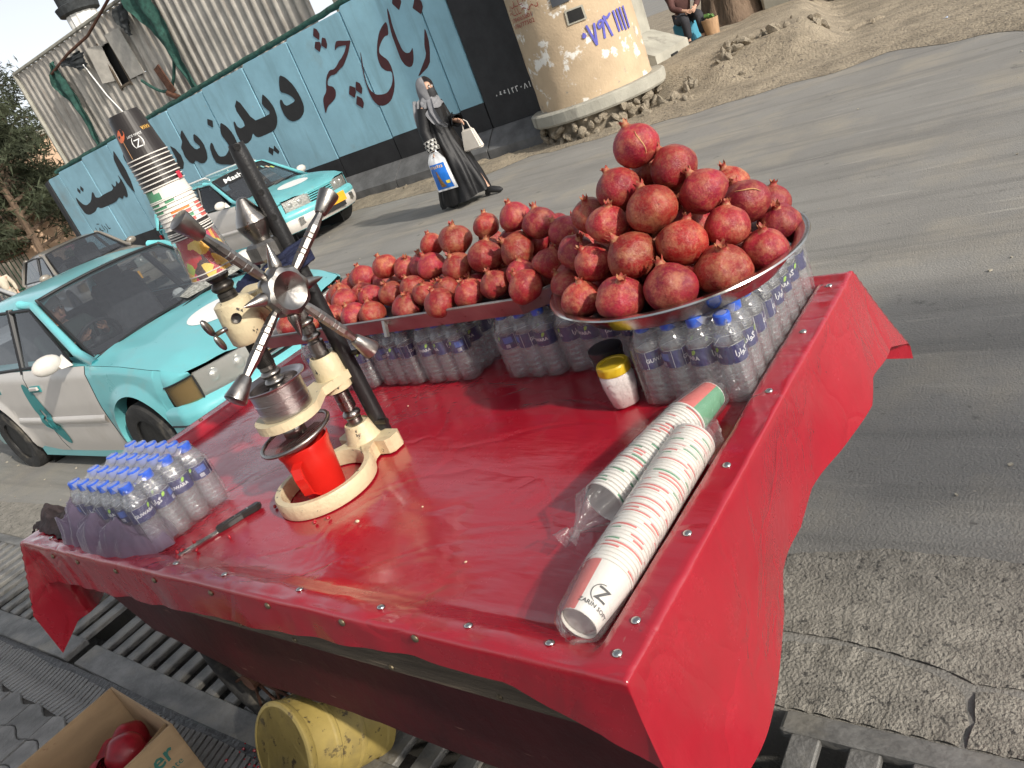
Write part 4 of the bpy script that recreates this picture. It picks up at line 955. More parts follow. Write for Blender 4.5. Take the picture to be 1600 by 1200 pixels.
# ================================================================ cars
def paint(name, col, coat=.6, rough=.35, dirt=(.35, .30, .22)):
    m = mat(name, col, rough, 0, var=.05, vscale=3, coat=coat, rvar=.1, detail=7)
    speck(m, tuple(c * .6 + d * .4 for c, d in zip(col, dirt)), 4., .56, .85, detail=9)
    return m
M_turq = paint('turquoise_paint', (.155, .50, .53)); M_cwhite = paint('white_car_paint', (.62, .58, .53), .35, .4)
M_gold = paint('taupe_paint', (.24, .215, .18)); M_silver = paint('silver_paint', (.40, .40, .40)); M_dgrey = paint('dark_grey_paint', (.035, .036, .04))
M_tyre = mat('tyre_rubber', (.028, .027, .026), .85, var=.3, vscale=12, bump=.3, bscale=60); speck(M_tyre, (.16, .14, .11), 5, .50, .70)
M_rim = mat('black_steel_rim', (.03, .03, .03), .5, .6, var=.4, vscale=20); M_rims = mat('grey_rim', (.3, .3, .3), .4, .8)
M_trim = mat('black_trim', (.018, .018, .019), .5); M_int = mat('dark_interior', (.022, .022, .024), .8); M_seat = mat('seat_cloth', (.055, .055, .06), .9, var=.3, vscale=20)
M_glass = clear_plastic('tinted_glass', (.55, .58, .60), .15, .02, base=(.46, .49, .55), fres=1.75)
M_sglass = clear_plastic('side_glass', (.62, .65, .66), .02, .02, base=(.3, .32, .34), fres=1.45)
M_lens = clear_plastic('lamp_lens', (.92, .92, .90), .34, .08, bump=.3, bscale=90, base=(.85, .85, .80), stretch=(1, 6, 1))
M_amber = clear_plastic('amber_lens', (.70, .60, .42), .25, .1, bump=.3, bscale=90, base=(.42, .35, .22), stretch=(1, 6, 1))
M_refl = mat('lamp_reflector', (.75, .75, .73), .2, 1., bump=.3, bscale=40)
M_plate = mat('orange_plate', (.80, .38, .02), .5); M_chrome = mat('chrome', (.62, .62, .62), .12, 1.)
M_tail = mat('tail_red', (.3, .01, .01), .2); M_dgreen = mat('green_decal', (.03, .235, .235), .5); M_wdecal = mat('white_decal', (.78, .78, .76), .5)

def make_car(name, lab, loc, yaw, main, door, bumper, wb=2.45, wagon=False, white_sill=False, seats=True, mirror=None, round_front=False, detail=True, cat='taxi', grp='taxis on the road', decals=True):
    car = empty(name, loc, (0, 0, yaw), label=lab, cat=cat, group=grp)
    tail = -3.38 if not wagon else -3.45
    def hw(x): return interp(x, [tail, tail + .15, tail + .7, -1.6, -.3, .35, .58, .70, .76], [.66, .75, .81, .835, .83, .805, .765, .69, .60])
    def zs(x): return interp(x, [tail, tail + .4, -2.4, -1.2, -.42, .0, .4, .70, .76], [.86, .92, .925, .905, .885, .84, .775, .695, .66])
    def zb(x):
        z = .20
        for ax in (0., -wb):
            if abs(x - ax) < .365: z = max(z, .29 + math.sqrt(max(0, .365 ** 2 - (x - ax) ** 2)))
        return z
    def inw(z, top):
        return interp(z, [.18, .30, .50, .60, .64, top - .03, top], [.962, .99, 1.0, 1.0, .996, .965, .935])
    def side(x, v, s_):
        a, c_ = zb(x), zs(x); z = lerp(a, c_, v)
        fl = 0.
        for ax in (0., -wb):
            d = math.hypot(x - ax, z - .29)
            if .36 < d < .44 and z > .2: fl = max(fl, .022 * (1 - (d - .36) / .08))
        return (x, s_ * (hw(x) * inw(z, c_) + fl), z)
    def stations(x0, x1):
        xs = [x0, x1]
        n = max(2, int((x1 - x0) / .06)); xs += [lerp(x0, x1, i / n) for i in range(n + 1)]
        for ax in (0., -wb):
            for k in range(25): q = ax - .365 * math.cos(PI * k / 24); xs += [q] if x0 < q < x1 else []
        xs = sorted(set(round(q, 4) for q in xs)); return xs
    def skin(x0, x1, s_, m, nm, par=car):
        xs = stations(x0, x1); bb = MB(); n = 14; V = [side(x, j / n, s_) for x in xs for j in range(n + 1)]; F = []
        for i in range(len(xs) - 1):
            for j in range(n):
                q = (i * (n + 1) + j, (i + 1) * (n + 1) + j, (i + 1) * (n + 1) + j + 1, i * (n + 1) + j + 1); F.append(q if s_ < 0 else q[::-1])
        # fold the lower lip inwards so that the panel has thickness
        o = len(V)
        for x in xs: p = side(x, 0, s_); V.append((x, p[1] - s_ * .10, p[2] + .005))
        for i in range(len(xs) - 1): q = (i * (n + 1), o + i, o + i + 1, (i + 1) * (n + 1)); F.append(q if s_ < 0 else q[::-1])
        bb.add(V, F); return bb.obj(nm, m, par, smooth=True, angle=35)
    g = .006
    bx0, bx1 = -1.50, -.44
    for s_ in (-1, 1):
        skin(bx1 + g, .44, s_, main, 'front_fender')
        d1 = skin(bx0 + g, bx1 - g, s_, door, 'front_door'); d2 = skin(-2.36, bx0 - g, s_, door, 'rear_door'); skin(tail, -2.36 - 2 * g, s_, main, 'rear_quarter')
        if detail:
            for dd, hx in ((d1, -1.36), (d2, -2.22)):
                p = side(hx, .86, s_); bb = MB(); bb.cham((p[0], p[1] + s_ * .004, .77), (.18, .022, .05), .006); bb.obj('handle_recess', M_dgreen if decals else M_trim, dd)
                bb = MB(); bb.cham((p[0], p[1] + s_ * .018, .778), (.15, .022, .025), .006); bb.obj('handle', door, dd)
            for dd, x0, x1 in ((d1, bx0 + .02, bx1 - .02), (d2, -2.06, bx0 - .02)):
                bb = MB(); bb.grid(lambda u, v: (lerp(x0, x1, u), s_ * (hw(lerp(x0, x1, u)) * inw(.5, .9) + .002 + .016 * math.sin(PI * v)), .46 + .07 * v), 10, 4); bb.obj('rub_strip', door, dd, smooth=True)
        # sill
        bb = MB(); bb.box((-wb / 2, s_ * .775, .19), (wb - .74, .06, .09)); bb.obj('sill', main if not white_sill else door, car)
        # wheel wells
        for ax in (0, -wb):
            bb = MB(); bb.lathe([(.38, -.16), (.38, .10)], 24, (ax, s_ * .66, .30), eul(R(90), 0, 0), cap=False); bb.box((ax, s_ * .50, .34), (.74, .02, .74)); bb.obj('wheel_well', M_trim, car)
            wh = empty('wheel', (ax, s_ * .745, .29), (0, 0, 0)); wh.parent = car
            bb = MB(); pr = [(.175, -.085), (.24, -.098), (.278, -.09), (.29, -.065), (.29, .065), (.278, .09), (.24, .098), (.175, .085)]
            bb.lathe(pr + [pr[0]], 44, (0, 0, 0), eul(R(90), 0, 0), cap=False); bb.obj('tyre', M_tyre, wh, smooth=True, angle=40)
            bb = MB(); bb.lathe([(.178, .07), (.165, .075), (.155, .03), (.10, .02), (.07, .045), (0, .05)], 28, (0, 0, 0), eul(R(90) if s_ < 0 else R(-90), 0, 0))
            for k in range(8):
                a = 2 * PI * k / 8; bb.lathe([(.017, .0), (.017, .032), (0, .033)], 8, (.125 * math.cos(a), s_ * .0, .125 * math.sin(a)), eul(R(90) if s_ < 0 else R(-90), 0, 0))
            bb.obj('rim', M_rim, wh, smooth=True, angle=40)
            wh.rotation_euler = (0, R(17 * (ax + 1)), 0)
    # hood
    def xf(y): return .80 - .25 * max(0, (abs(y) - .12) / .66) ** 1.8
    def hood(u, v):
        y = lerp(-1, 1, v); x = lerp(-.40, xf(y * .66) - .022, u); ys = hw(x) * .932
        return (x, y * ys, zs(x) + .002 + .05 * (1 - y * y) * (1 - .45 * u) + .010 * math.exp(-((abs(y) - .72) / .08) ** 2))
    bb = MB(); bb.grid(hood, 26, 26); hd_ = bb.obj('hood', main, car, smooth=True)
    def hoodpt(x, y, off=.003):
        u = (x + .40) / 1.17; ys = hw(x) * .932; p = hood(u, (y / ys + 1) / 2); return Vector((p[0], p[1], p[2] + off))
    if decals:
        bb = MB(); V = [hoodpt(.10 + .0, 0)]; N = 30
        V = [hoodpt(.12 + .19 * math.cos(2 * PI * k / N) * q, .05 + .30 * math.sin(2 * PI * k / N) * q) for q in (1, .66, .33) for k in range(N)] + [hoodpt(.12, .05)]
        F = [(j * N + k, (j + 1) * N + k, (j + 1) * N + (k + 1) % N, j * N + (k + 1) % N) for j in range(2) for k in range(N)] + [(2 * N + k, 3 * N, 2 * N + (k + 1) % N) for k in range(N)]
        bb.add(V, F); bb.obj('hood_roundel', M_wdecal, hd_, smooth=True)
        for s_ in (-1, 1):
            pts = []
            bb = MB()
            def dp(a, q):
                x = -1.46 + (.20 * math.cos(a) + .22 * math.sin(a) * .9) * q * .55; z = .55 - .27 * math.sin(a) * q
                return (x, s_ * (hw(x) * inw(z, zs(x)) + (.004 if not (.455 < z < .535) else .021)), z)
            V = [dp(2 * PI * k / 36, q) for q in (1, .8, .6, .4, .2) for k in range(36)]
            bb.add(V, [(j * 36 + k, j * 36 + (k + 1) % 36, (j + 1) * 36 + (k + 1) % 36, (j + 1) * 36 + k)[::(1 if s_ > 0 else -1)] for j in range(4) for k in range(36)]); bb.obj('door_roundel', M_dgreen, car)
    # cowl, dashboard, tub
    bb = MB(); bb.box((-.40, 0, .855), (.16, 1.30, .06)); bb.obj('cowl', M_trim, car)
    bb = MB(); bb.box((-1.9, 0, .52), (2.9, 1.38, .04)); bb.box((-1.9, -.70, .70), (2.8, .03, .36)); bb.box((-1.9, .70, .70), (2.8, .03, .36)); bb.box((-.46, 0, .68), (.04, 1.38, .36)); bb.box((tail + .35, 0, .7), (.04, 1.3, .36)); bb.obj('cabin_tub', M_int, car)
    bb = MB(); bb.cham((-.68, 0, .82), (.42, 1.34, .16), .05); bb.obj('dashboard', M_int, car)
    if seats:
        for y in (-.36, .36):
            se = empty('seat', (-1.55, y, .55)); se.parent = car
            MB().cham((.1, 0, .06), (.5, .48, .14), .04).obj('cushion', M_seat, se); MB().cham((-.22, 0, .38), (.13, .46, .58), .05, eul(0, R(-14), 0)).obj('backrest', M_seat, se); MB().cham((-.31, 0, .74), (.09, .24, .16), .03).obj('headrest', M_seat, se)
        MB().cham((-2.42, 0, .82), (.16, 1.25, .5), .05, eul(0, R(-16), 0)).obj('rear_seat', M_seat, car)
        sw = empty('steering_wheel', (-1.0, -.36, .90), (0, R(-62), 0)); sw.parent = car
        bb = MB(); bb.tube([(.185 * math.cos(2 * PI * k / 28), .185 * math.sin(2 * PI * k / 28), 0) for k in range(28)], .014, 7, closed=True); bb.tube([(-.18, 0, 0), (.18, 0, 0)], .014, 6); bb.tube([(0, 0, 0), (0, -.18, 0)], .014, 6); bb.lathe([(.06, -.02), (.05, .03), (0, .04)], 12); bb.obj('wheel_rim', M_trim, sw, smooth=True)
    # roof and glass
    rx1 = -2.62 if not wagon else -3.18
    def roof(u, v):
        x = lerp(-1.13, rx1, u); y = lerp(-1, 1, v); w_ = .565 + .02 * math.sin(PI * u)
        return (x, y * w_, 1.335 + .045 * math.sin(PI * min(1, u * .9 + .05)) + .03 * (1 - y ** 4) - .035 * max(0, abs(y) - .86) / .14)
    bb = MB(); bb.grid(lambda u, v: roof(1 - u, v), 22, 20); 
    bb.grid(lambda u, v: tuple(Vector(roof(u, v)) - Vector((0, 0, .03))), 10, 10); ro = bb.obj('roof', main, car, smooth=True)
    def ws(u, v, off=0.):       # u across (right to left), v up
        y = lerp(-1, 1, u); w_ = lerp(.695, .545, v)
        bow = .10 * (1 - y * y) * lerp(1, .6, v)
        return (lerp(-.46, -1.15, v) + bow + off, y * w_, lerp(.885, 1.345, v) + .03 * (1 - y * y) * v + off * .9)
    bb = MB(); bb.grid(ws, 20, 12); wsc = bb.obj('windshield', M_glass, car, smooth=True)
    bb = MB(); bb.tube([ws(k / 16, .012, .008) for k in range(17)], .014, 6); bb.tube([ws(k / 16, .992, .006) for k in range(17)], .011, 6)
    for q in (.006, .994): bb.tube([ws(q, k / 8, .008) for k in range(9)], .012, 6)
    bb.obj('windshield_seal', M_trim, car, smooth=True)
    def tapered(bb, pts, r): bb.tube(pts, r, 10)
    for s_ in (-1, 1):
        bb = MB(); bb.tube([(-.36, s_ * .735, .87), (-.55, s_ * .725, .965), (-.85, s_ * .655, 1.155), (-1.13, s_ * .585, 1.325), (-1.35, s_ * .578, 1.362)], [.035, .033, .030, .03, .03], 10); bb.obj('front_pillar', main, car, smooth=True)
        bb = MB(); bb.tube([(-1.52, s_ * .765, .88), (-1.56, s_ * .585, 1.345)], [.036, .03], 8); bb.obj('middle_pillar', M_trim, car)
        if not wagon:
            bb = MB(); bb.tube([(-3.05, s_ * .72, .90), (-2.78, s_ * .64, 1.17), (-2.58, s_ * .575, 1.34)], [.07, .065, .045], 10); bb.obj('rear_pillar', main, car, smooth=True)
            wx = [(-.62, .925), (-1.17, 1.31), (-2.50, 1.325), (-2.86, .925)]
        else:
            bb = MB(); bb.tube([(-3.36, s_ * .70, .90), (-3.28, s_ * .64, 1.17), (-3.14, s_ * .575, 1.34)], [.06, .055, .045], 10); bb.obj('rear_pillar', main, car, smooth=True)
            wx = [(-.62, .925), (-1.17, 1.31), (-3.02, 1.33), (-3.22, .925)]
        def pl(x, z): return (x, s_ * lerp(.772, .590, (z - .9) / .43), z)
        bb = MB(); bb.grid(lambda u, v: pl(lerp(lerp(wx[0][0], wx[3][0], u), lerp(wx[1][0], wx[2][0], u), v), lerp(.905, 1.325, v)), 10, 6)
        bb.obj('side_window', M_sglass, car, smooth=True)
        bb = MB(); e_ = [pl(*wx[0]), pl(-.9, 1.125), pl(*wx[1]), pl(-1.9, 1.345), pl(*wx[2]), pl(*wx[3])]; e_ = [(x, y + s_ * .008, z) for x, y, z in e_]; bb.tube(e_, .014, 6, closed=True); bb.obj('window_frame', M_trim, car)
        # belt shelf closes the gap between door top and glass
        bb = MB(); bb.grid(lambda u, v: (lerp(-.40, tail + .1, u), s_ * lerp(hw(lerp(-.40, tail + .1, u)) * .936, .66, v), zs(lerp(-.40, tail + .1, u)) + .002 + .022 * v), 24, 3); bb.obj('belt_shelf', main, car, smooth=True)
        # mirror
        mm = mirror or main
        mi = empty('mirror', (-.66, s_ * .80, .955)); mi.parent = car
        bb = MB(); bb.sphere((0, s_ * .10, .02), .1, 16, sc_=(.55, 1.05, .68)); bb.v = [(x if x > -.01 else -.01, y, z) for x, y, z in bb.v]; bb.obj('mirror_housing', mm, mi, smooth=True, angle=50)
        bb = MB(); bb.add([(.0, -s_ * .02, -.05), (.08, -s_ * .02, -.05), (.02, -s_ * .02, .02), (-.01, -s_ * .025, .04), (.0, s_ * .05, -.04), (.05, s_ * .05, -.04), (.02, s_ * .05, .0), (-.005, s_ * .05, .0)], [(0, 1, 2, 3), (4, 7, 6, 5), (0, 4, 5, 1), (1, 5, 6, 2), (2, 6, 7, 3), (3, 7, 4, 0)]); bb.obj('mirror_arm', mm, mi)
    if not wagon:
        bb = MB(); bb.grid(lambda u, v: (lerp(-3.02, -2.60, v) - .06 * (1 - (2 * u - 1) ** 2), lerp(1, -1, u) * lerp(.64, .54, v), lerp(.94, 1.345, v)), 14, 8); bb.obj('rear_window', M_glass, car, smooth=True)
        bb = MB(); bb.grid(lambda u, v: (lerp(tail, -3.0, u), lerp(-1, 1, v) * hw(lerp(tail, -3.0, u)) * .93, lerp(.86, .935, u) + .015), 6, 10); bb.obj('boot_lid', main, car, smooth=True)
    else:
        bb = MB(); bb.grid(lambda u, v: (lerp(-3.36, -3.16, v), lerp(1, -1, u) * lerp(.64, .54, v), lerp(.94, 1.345, v)), 14, 8); bb.obj('rear_window', M_glass, car, smooth=True)
        for s_ in (-1, 1):
            bb = MB(); bb.tube([(-1.25, s_ * .50, 1.40), (-1.35, s_ * .50, 1.445), (-3.0, s_ * .50, 1.445), (-3.1, s_ * .50, 1.38)], .018, 6)
            bb.tube([(-2.2, s_ * .50, 1.38), (-2.2, s_ * .50, 1.445)], .016, 6); bb.obj('roof_rail', M_white, car, smooth=True)
    bb = MB(); bb.box((tail - .01, 0, .66), (.03, 1.36, .44)); bb.obj('tail_panel', main, car)
    bb = MB(); bb.cham((tail - .03, 0, .40), (.16, 1.52, .22), .04); bb.obj('rear_bumper', bumper, car)
    for s_ in (-1, 1): MB().cham((tail - .02, s_ * .58, .72), (.05, .28, .17), .01).obj('tail_lamp', M_tail, car)
    # nose: front curve in plan
    def fas(u, v): y = lerp(-.74, .74, u); return (xf(y) - .05, y, lerp(.44, .705, v) - .03 * (abs(y) / .74) ** 3 * v)
    bb = MB(); bb.grid(fas, 24, 4); bb.obj('nose_panel', M_trim, car, smooth=True)
    bb = MB()
    for z in (.565, .60, .635, .67): bb.tube([(xf(y) - .012, y, z) for y in [-.26 + .052 * k for k in range(11)]], .009, 5)
    bb.tube([(xf(y) - .006, y, .695) for y in [-.30 + .06 * k for k in range(11)]], .014, 6); bb.box((xf(0) - .004, 0, .63), (.012, .08, .05)); bb.obj('grille', M_chrome if not round_front else main, car)
    for s_ in (-1, 1):
        hl_ = empty('headlamp', (0, 0, 0)); hl_.parent = car
        ya, yb, yc = .25, .668, .775
        bb = MB(); bb.grid(lambda u, v: (xf(lerp(ya, yb, u)) - .035, s_ * lerp(ya, yb, u), lerp(.525, .692, v) - .006 * u * v), 10, 4); bb.obj('reflector', M_refl, hl_, smooth=True)
        for q in (.40, .555): bb = MB(); bb.sphere((xf(q) - .03, s_ * q, .622), .045, 12, sc_=(.4, 1, 1)); bb.obj('bulb_bowl', M_refl, hl_, smooth=True)
        bb = MB(); bb.grid(lambda u, v: (xf(lerp(ya, yb, u)) + .010 * math.sin(PI * v), s_ * lerp(ya, yb, u), lerp(.522, .706, v) - .006 * u * v), 12, 6); bb.obj('lens', M_lens, hl_, smooth=True)
        # corner: fender tip above, lamp (or body colour) in the middle
        P0, P1, P2 = Vector((.435, hw(.44) * .990)), Vector((.55, .79)), Vector((xf(.672) + .002, .674))
        def cpath(t): return P0 * (1 - t) ** 2 + P1 * 2 * t * (1 - t) + P2 * t * t
        def ctop(t): return lerp(.668, .690, t)
        def ftip(u, v):
            a = Vector((cpath(u).x, cpath(u).y, ctop(u))); xt = lerp(.430, xf(.62) - .02, u); e = Vector((xt, hw(xt) * .934, zs(xt) + .004)); p = a.lerp(e, v) + Vector((.012, .012, .010)) * math.sin(PI * v) * .8
            return (p.x, s_ * p.y, p.z)
        bb = MB(); bb.grid(ftip, 14, 6); bb.obj('fender_tip', main, hl_, smooth=True)
        bb = MB(); bb.grid(lambda u, v: (cpath(u).x + .004, s_ * (cpath(u).y + .004), lerp(.525 + .02 * (1 - u), ctop(u) - .002, v)), 14, 5); bb.obj('corner_lamp', main if round_front else M_amber, hl_, smooth=True)
        bb = MB(); bb.grid(lambda u, v: (cpath(u).x - .018, s_ * (cpath(u).y - .015), lerp(.50, ctop(u) - .002, v)), 14, 5); bb.obj('corner_reflector', mat('brown_reflector', (.34, .28, .18), .4), hl_, smooth=True)
        bb = MB(); bb.tube([(cpath(k / 10).x + .006, s_ * (cpath(k / 10).y + .005), ctop(k / 10)) for k in range(11)] , .006, 5); bb.tube([(cpath(1).x + .006, s_ * (cpath(1).y + .003), z) for z in (.53, .61, .69)], .006, 5); bb.obj('lamp_seam', M_trim, hl_)
    # bumper wraps round the corners
    def bump(u, v):
        t = lerp(-1, 1, u); a = abs(t); s_ = 1 if t > 0 else -1
        if a < .62: y = t / .62 * .70; x = xf(y) + .05; nx, ny = 1, 0
        else:
            k = (a - .62) / .38; y = s_ * lerp(.70, .815, min(1, k * 2.2) ** .6); x = lerp(xf(.70) + .05, .345, k)
        pr = interp(v, [0, .15, .35, .6, .75, .9, 1], [-.035, -.005, .012, .012, .022, .012, -.05])
        sc_ = 1 if a < .62 else max(.2, 1 - (a - .62) / .38)
        return (x + pr * sc_, y * (1 + (pr * .6 if a > .62 else 0)), lerp(.205, .535, v))
    bb = MB(); bb.grid(bump, 60, 12); bu = bb.obj('front_bumper', main if round_front else bumper, car, smooth=True)
    if round_front:
        bb = MB(); bb.grid(lambda u, v: tuple(Vector(bump(u, .02 + .60 * v)) + Vector((.010 * math.sin(PI * v) + .004, .008 * (1 if u > .5 else -1) * (abs(u - .5) > .35), 0))), 60, 8); bb.obj('bumper_guard', bumper, bu, smooth=True)
    if not round_front:
        bb = MB(); bb.tube([bump(k / 40, .62) for k in range(41)], .007, 5); bb.obj('bumper_groove', M_trim, bu)
    bb = MB(); bb.box((xf(0) + .068, 0, .30), (.02, .62, .075)); bb.obj('air_intake', M_trim, bu)
    if round_front:
        for s_ in (-1, 1):
            bb = MB(); bb.cham((xf(.5) + .055, s_ * .50, .345), (.03, .20, .11), .01); bb.obj('fog_lamp', M_refl, bu)
    pl_ = MB().cham((xf(0) + .085, .15 if round_front else 0, .415), (.014, .40, .15), .004).obj('number_plate', M_plate, bu)
    bb = MB(); bb.box((-.1, 0, .24), (1.5, 1.3, .1)); bb.box((-1.6, 0, .235), (3.2, 1.36, .08)); bb.obj('underbody', M_trim, car)
    # wipers
    bb = MB()
    for y0, y1 in ((-.50, .02), (.02, .52)):
        a = Vector(ws((y0 / .69 + 1) / 2, .02, .03)); c_ = Vector(ws((y1 / .67 + 1) / 2, .10, .02)); bb.tube([a, a.lerp(c_, .5) + Vector((.01, 0, .012)), c_], .008, 5); bb.tube([a.lerp(c_, .35) - Vector((.0, 0, .012)), c_ + Vector((-.02, .08, .005))], .006, 5)
    bb.obj('wipers', M_trim, car)
    return car, ws, hoodpt

taxi1, ws1, hp1 = make_car('taxi', 'near turquoise and white taxi with a driver, left of the juice cart', (-5.16, 2.885, -.05), R(.3), M_turq, M_cwhite, M_turq, mirror=M_cwhite)
taxi2, ws2, hp2 = make_car('taxi', 'farther turquoise taxi with white bumper and writing on its windscreen', (-10.95, 8.47, .085), R(-3.0), M_turq, M_cwhite, M_cwhite, wagon=True, mirror=M_cwhite, round_front=True)
# windscreen banner with writing, stickers
bb = MB(); bb.grid(lambda u, v: ws2(.03 + .94 * u, .70 + .27 * v, .006), 20, 4); bb.obj('windscreen_banner', M_trim, taxi2, smooth=True)
V_, F_ = text_mesh('Mashallah', .26, bold=True)
bb = MB(); bb.add([ws2(.43 + (x + y * .3) * .60, .82 + y * .80, .010) for x, y, z in V_], F_); bb.obj('windscreen_writing', M_wdecal, taxi2)
for k, (u, v, c_) in enumerate([(.72, .80, (.55, .50, .2)), (.80, .72, (.2, .4, .4)), (.86, .66, (.6, .45, .3)), (.91, .60, (.45, .55, .1))]):
    bb = MB(); bb.grid(lambda a, b_: ws2(u + .035 * a, v + .09 * b_, .012), 3, 3); bb.obj('windscreen_sticker', mat('sticker', c_, .5), taxi2)
# far cars behind the near taxi
make_car('parked_car', 'taupe car standing behind the near taxi roof', (-15.35, 7.15, 0), R(-8), M_gold, M_gold, M_gold, cat='car', grp='cars standing along the road', seats=True, decals=False)
make_car('parked_car', 'silver car at the left edge just behind the near taxi', (-10.55, 3.42, -.03), R(0), M_silver, M_silver, M_silver, cat='car', grp='cars standing along the road', decals=False)
make_car('parked_car', 'dark grey car at the top right edge of the road', (-4.55, 18.6, .03), R(-95), M_dgrey, M_dgrey, M_dgrey, cat='car', grp='cars standing along the road', decals=False)
# objects on the dashboard and the driver
dv = empty('person', (-5.16, 2.885, -.05), (0, 0, R(.3)), label='driver with grey hair seated inside the near taxi', cat='person')
pd_ = dict(pelvis=(-1.50, -.36, .68), neck=(-1.50, -.36, 1.09), head=(-1.44, -.36, 1.21), shl=(-1.48, -.18, 1.03), shr=(-1.48, -.54, 1.03), ell=(-1.28, -.14, .84), elr=(-1.28, -.58, .84), wrl=(-1.06, -.25, .96), wrr=(-1.06, -.47, .96),
           hipl=(-1.46, -.27, .66), hipr=(-1.46, -.45, .66), knl=(-1.06, -.26, .72), knr=(-1.06, -.46, .72), anl=(-.82, -.26, .58), anr=(-.82, -.46, .58), toel=(-.74, -.26, .57), toer=(-.74, -.46, .57))
M_skin2 = mat('tanned_skin', (.42, .22, .14), .55)
add_obj('body', figure(pd_, M_skin2), dv); face(dv, pd_['head'], (1, .1, -.1), M_skin2, brow=(.4, .4, .38))
clothes(dv, pd_, mat('dark_green_shirt', (.03, .045, .04), .85), M_trou, hair=(.42, .40, .37))
tag(MB().cham((-5.82, 3.12, .875), (.07, .09, .21), .02, eul(0, R(-40), 0)).obj('water_flask', M_white), 'pale bottle lying on the dashboard of the near taxi', 'bottle')
b = MB(); b.grid(lambda u, v: (-5.80 + .34 * u - .1, 3.0 + .62 * v, .90 + .03 * math.sin(u * 3) + .05 * math.sin(PI * u) * math.sin(PI * v) * (1.3 if v > .6 else .6)), 12, 16)
tag(b.obj('dashboard_mat', mat('furry_mat', (.30, .30, .27), .95, var=.5, vscale=40, bump=1., bscale=90), smooth=True), 'shaggy grey mat spread over the dashboard of the near taxi', 'mat')
# ================================================================ the juice cart
TZ = .85; CX0, CX1, CY0, CY1 = -2.81, -.583, .602, 1.935
def vinyl(name, col):
    m = bpy.data.materials.new(name); m.use_nodes = True; nt = m.node_tree; L = nt.links; b = nt.nodes['Principled BSDF']
    b.inputs['Roughness'].default_value = .2; b.inputs['Specular IOR Level'].default_value = .8; b.inputs['Coat Weight'].default_value = .55; b.inputs['Coat Roughness'].default_value = .13
    tc = nt.nodes.new('ShaderNodeTexCoord')
    n1 = nt.nodes.new('ShaderNodeTexNoise'); n1.inputs['Scale'].default_value = 2.2; n1.inputs['Detail'].default_value = 3; n1.inputs['Distortion'].default_value = 1.2; L.new(tc.outputs['Object'], n1.inputs['Vector'])
    mp = nt.nodes.new('ShaderNodeMapping'); mp.inputs['Scale'].default_value = (1.1, 6, 3); mp.inputs['Rotation'].default_value = (0, 0, R(28)); L.new(tc.outputs['Object'], mp.inputs[0])
    n2 = nt.nodes.new('ShaderNodeTexNoise'); n2.inputs['Scale'].default_value = 3.6; n2.inputs['Detail'].default_value = 4; L.new(mp.outputs[0], n2.inputs['Vector'])
    n3 = nt.nodes.new('ShaderNodeTexNoise'); n3.inputs['Scale'].default_value = 2.6; n3.inputs['Detail'].default_value = 8; n3.inputs['Roughness'].default_value = .7; L.new(tc.outputs['Object'], n3.inputs['Vector'])
    b1 = nt.nodes.new('ShaderNodeBump'); b1.inputs['Strength'].default_value = .36; b1.inputs['Distance'].default_value = .05; L.new(n1.outputs['Fac'], b1.inputs['Height'])
    b2 = nt.nodes.new('ShaderNodeBump'); b2.inputs['Strength'].default_value = .20; b2.inputs['Distance'].default_value = .02; L.new(n2.outputs['Fac'], b2.inputs['Height']); L.new(b1.outputs[0], b2.inputs['Normal'])
    vo = nt.nodes.new('ShaderNodeTexVoronoi'); vo.feature = 'DISTANCE_TO_EDGE'; vo.inputs['Scale'].default_value = 2.6
    mpv = nt.nodes.new('ShaderNodeMapping'); mpv.inputs['Scale'].default_value = (.8, 1.5, 1.2); mpv.inputs['Rotation'].default_value = (0, 0, R(33)); dsv = nt.nodes.new('ShaderNodeVectorMath'); dsv.operation = 'MULTIPLY_ADD'; dsv.inputs[1].default_value = (.35, .35, .35)
    L.new(n1.outputs['Color'], dsv.inputs[0]); L.new(tc.outputs['Object'], dsv.inputs[2]); L.new(dsv.outputs[0], mpv.inputs[0]); L.new(mpv.outputs[0], vo.inputs['Vector'])
    mrc = nt.nodes.new('ShaderNodeMapRange'); mrc.inputs['From Max'].default_value = .05; L.new(vo.outputs['Distance'], mrc.inputs['Value'])
    b3 = nt.nodes.new('ShaderNodeBump'); b3.inputs['Strength'].default_value = .22; b3.inputs['Distance'].default_value = .006; L.new(mrc.outputs[0], b3.inputs['Height']); L.new(b2.outputs[0], b3.inputs['Normal'])
    L.new(b3.outputs[0], b.inputs['Normal'])
    r = nt.nodes.new('ShaderNodeValToRGB'); r.color_ramp.elements[0].position = .35; r.color_ramp.elements[1].position = .7
    r.color_ramp.elements[0].color = (col[0] * .88, col[1] * .8, col[2] * .8, 1); r.color_ramp.elements[1].color = (*col, 1); L.new(n3.outputs['Fac'], r.inputs[0]); L.new(r.outputs[0], b.inputs['Base Color'])
    mr = nt.nodes.new('ShaderNodeMapRange'); mr.inputs['From Min'].default_value = .35; mr.inputs['From Max'].default_value = .7; mr.inputs['To Min'].default_value = .12; mr.inputs['To Max'].default_value = .40
    L.new(n3.outputs['Fac'], mr.inputs['Value']); L.new(mr.outputs[0], b.inputs['Roughness'])
    return m
M_vinyl = vinyl('red_vinyl', (.41, .008, .024))
speck(M_vinyl, (.10, .02, .02), 34, .70, .74, detail=5)
speck(M_vinyl, (.36, .035, .045), 6, .62, .74, detail=9, stretch=(1, .35, .35))
speck(M_vinyl, (.30, .012, .02), 1.6, .55, .80, detail=9)
speck(M_vinyl, (.38, .12, .11), 55, .73, .79, detail=5, stretch=(1, .2, .4))
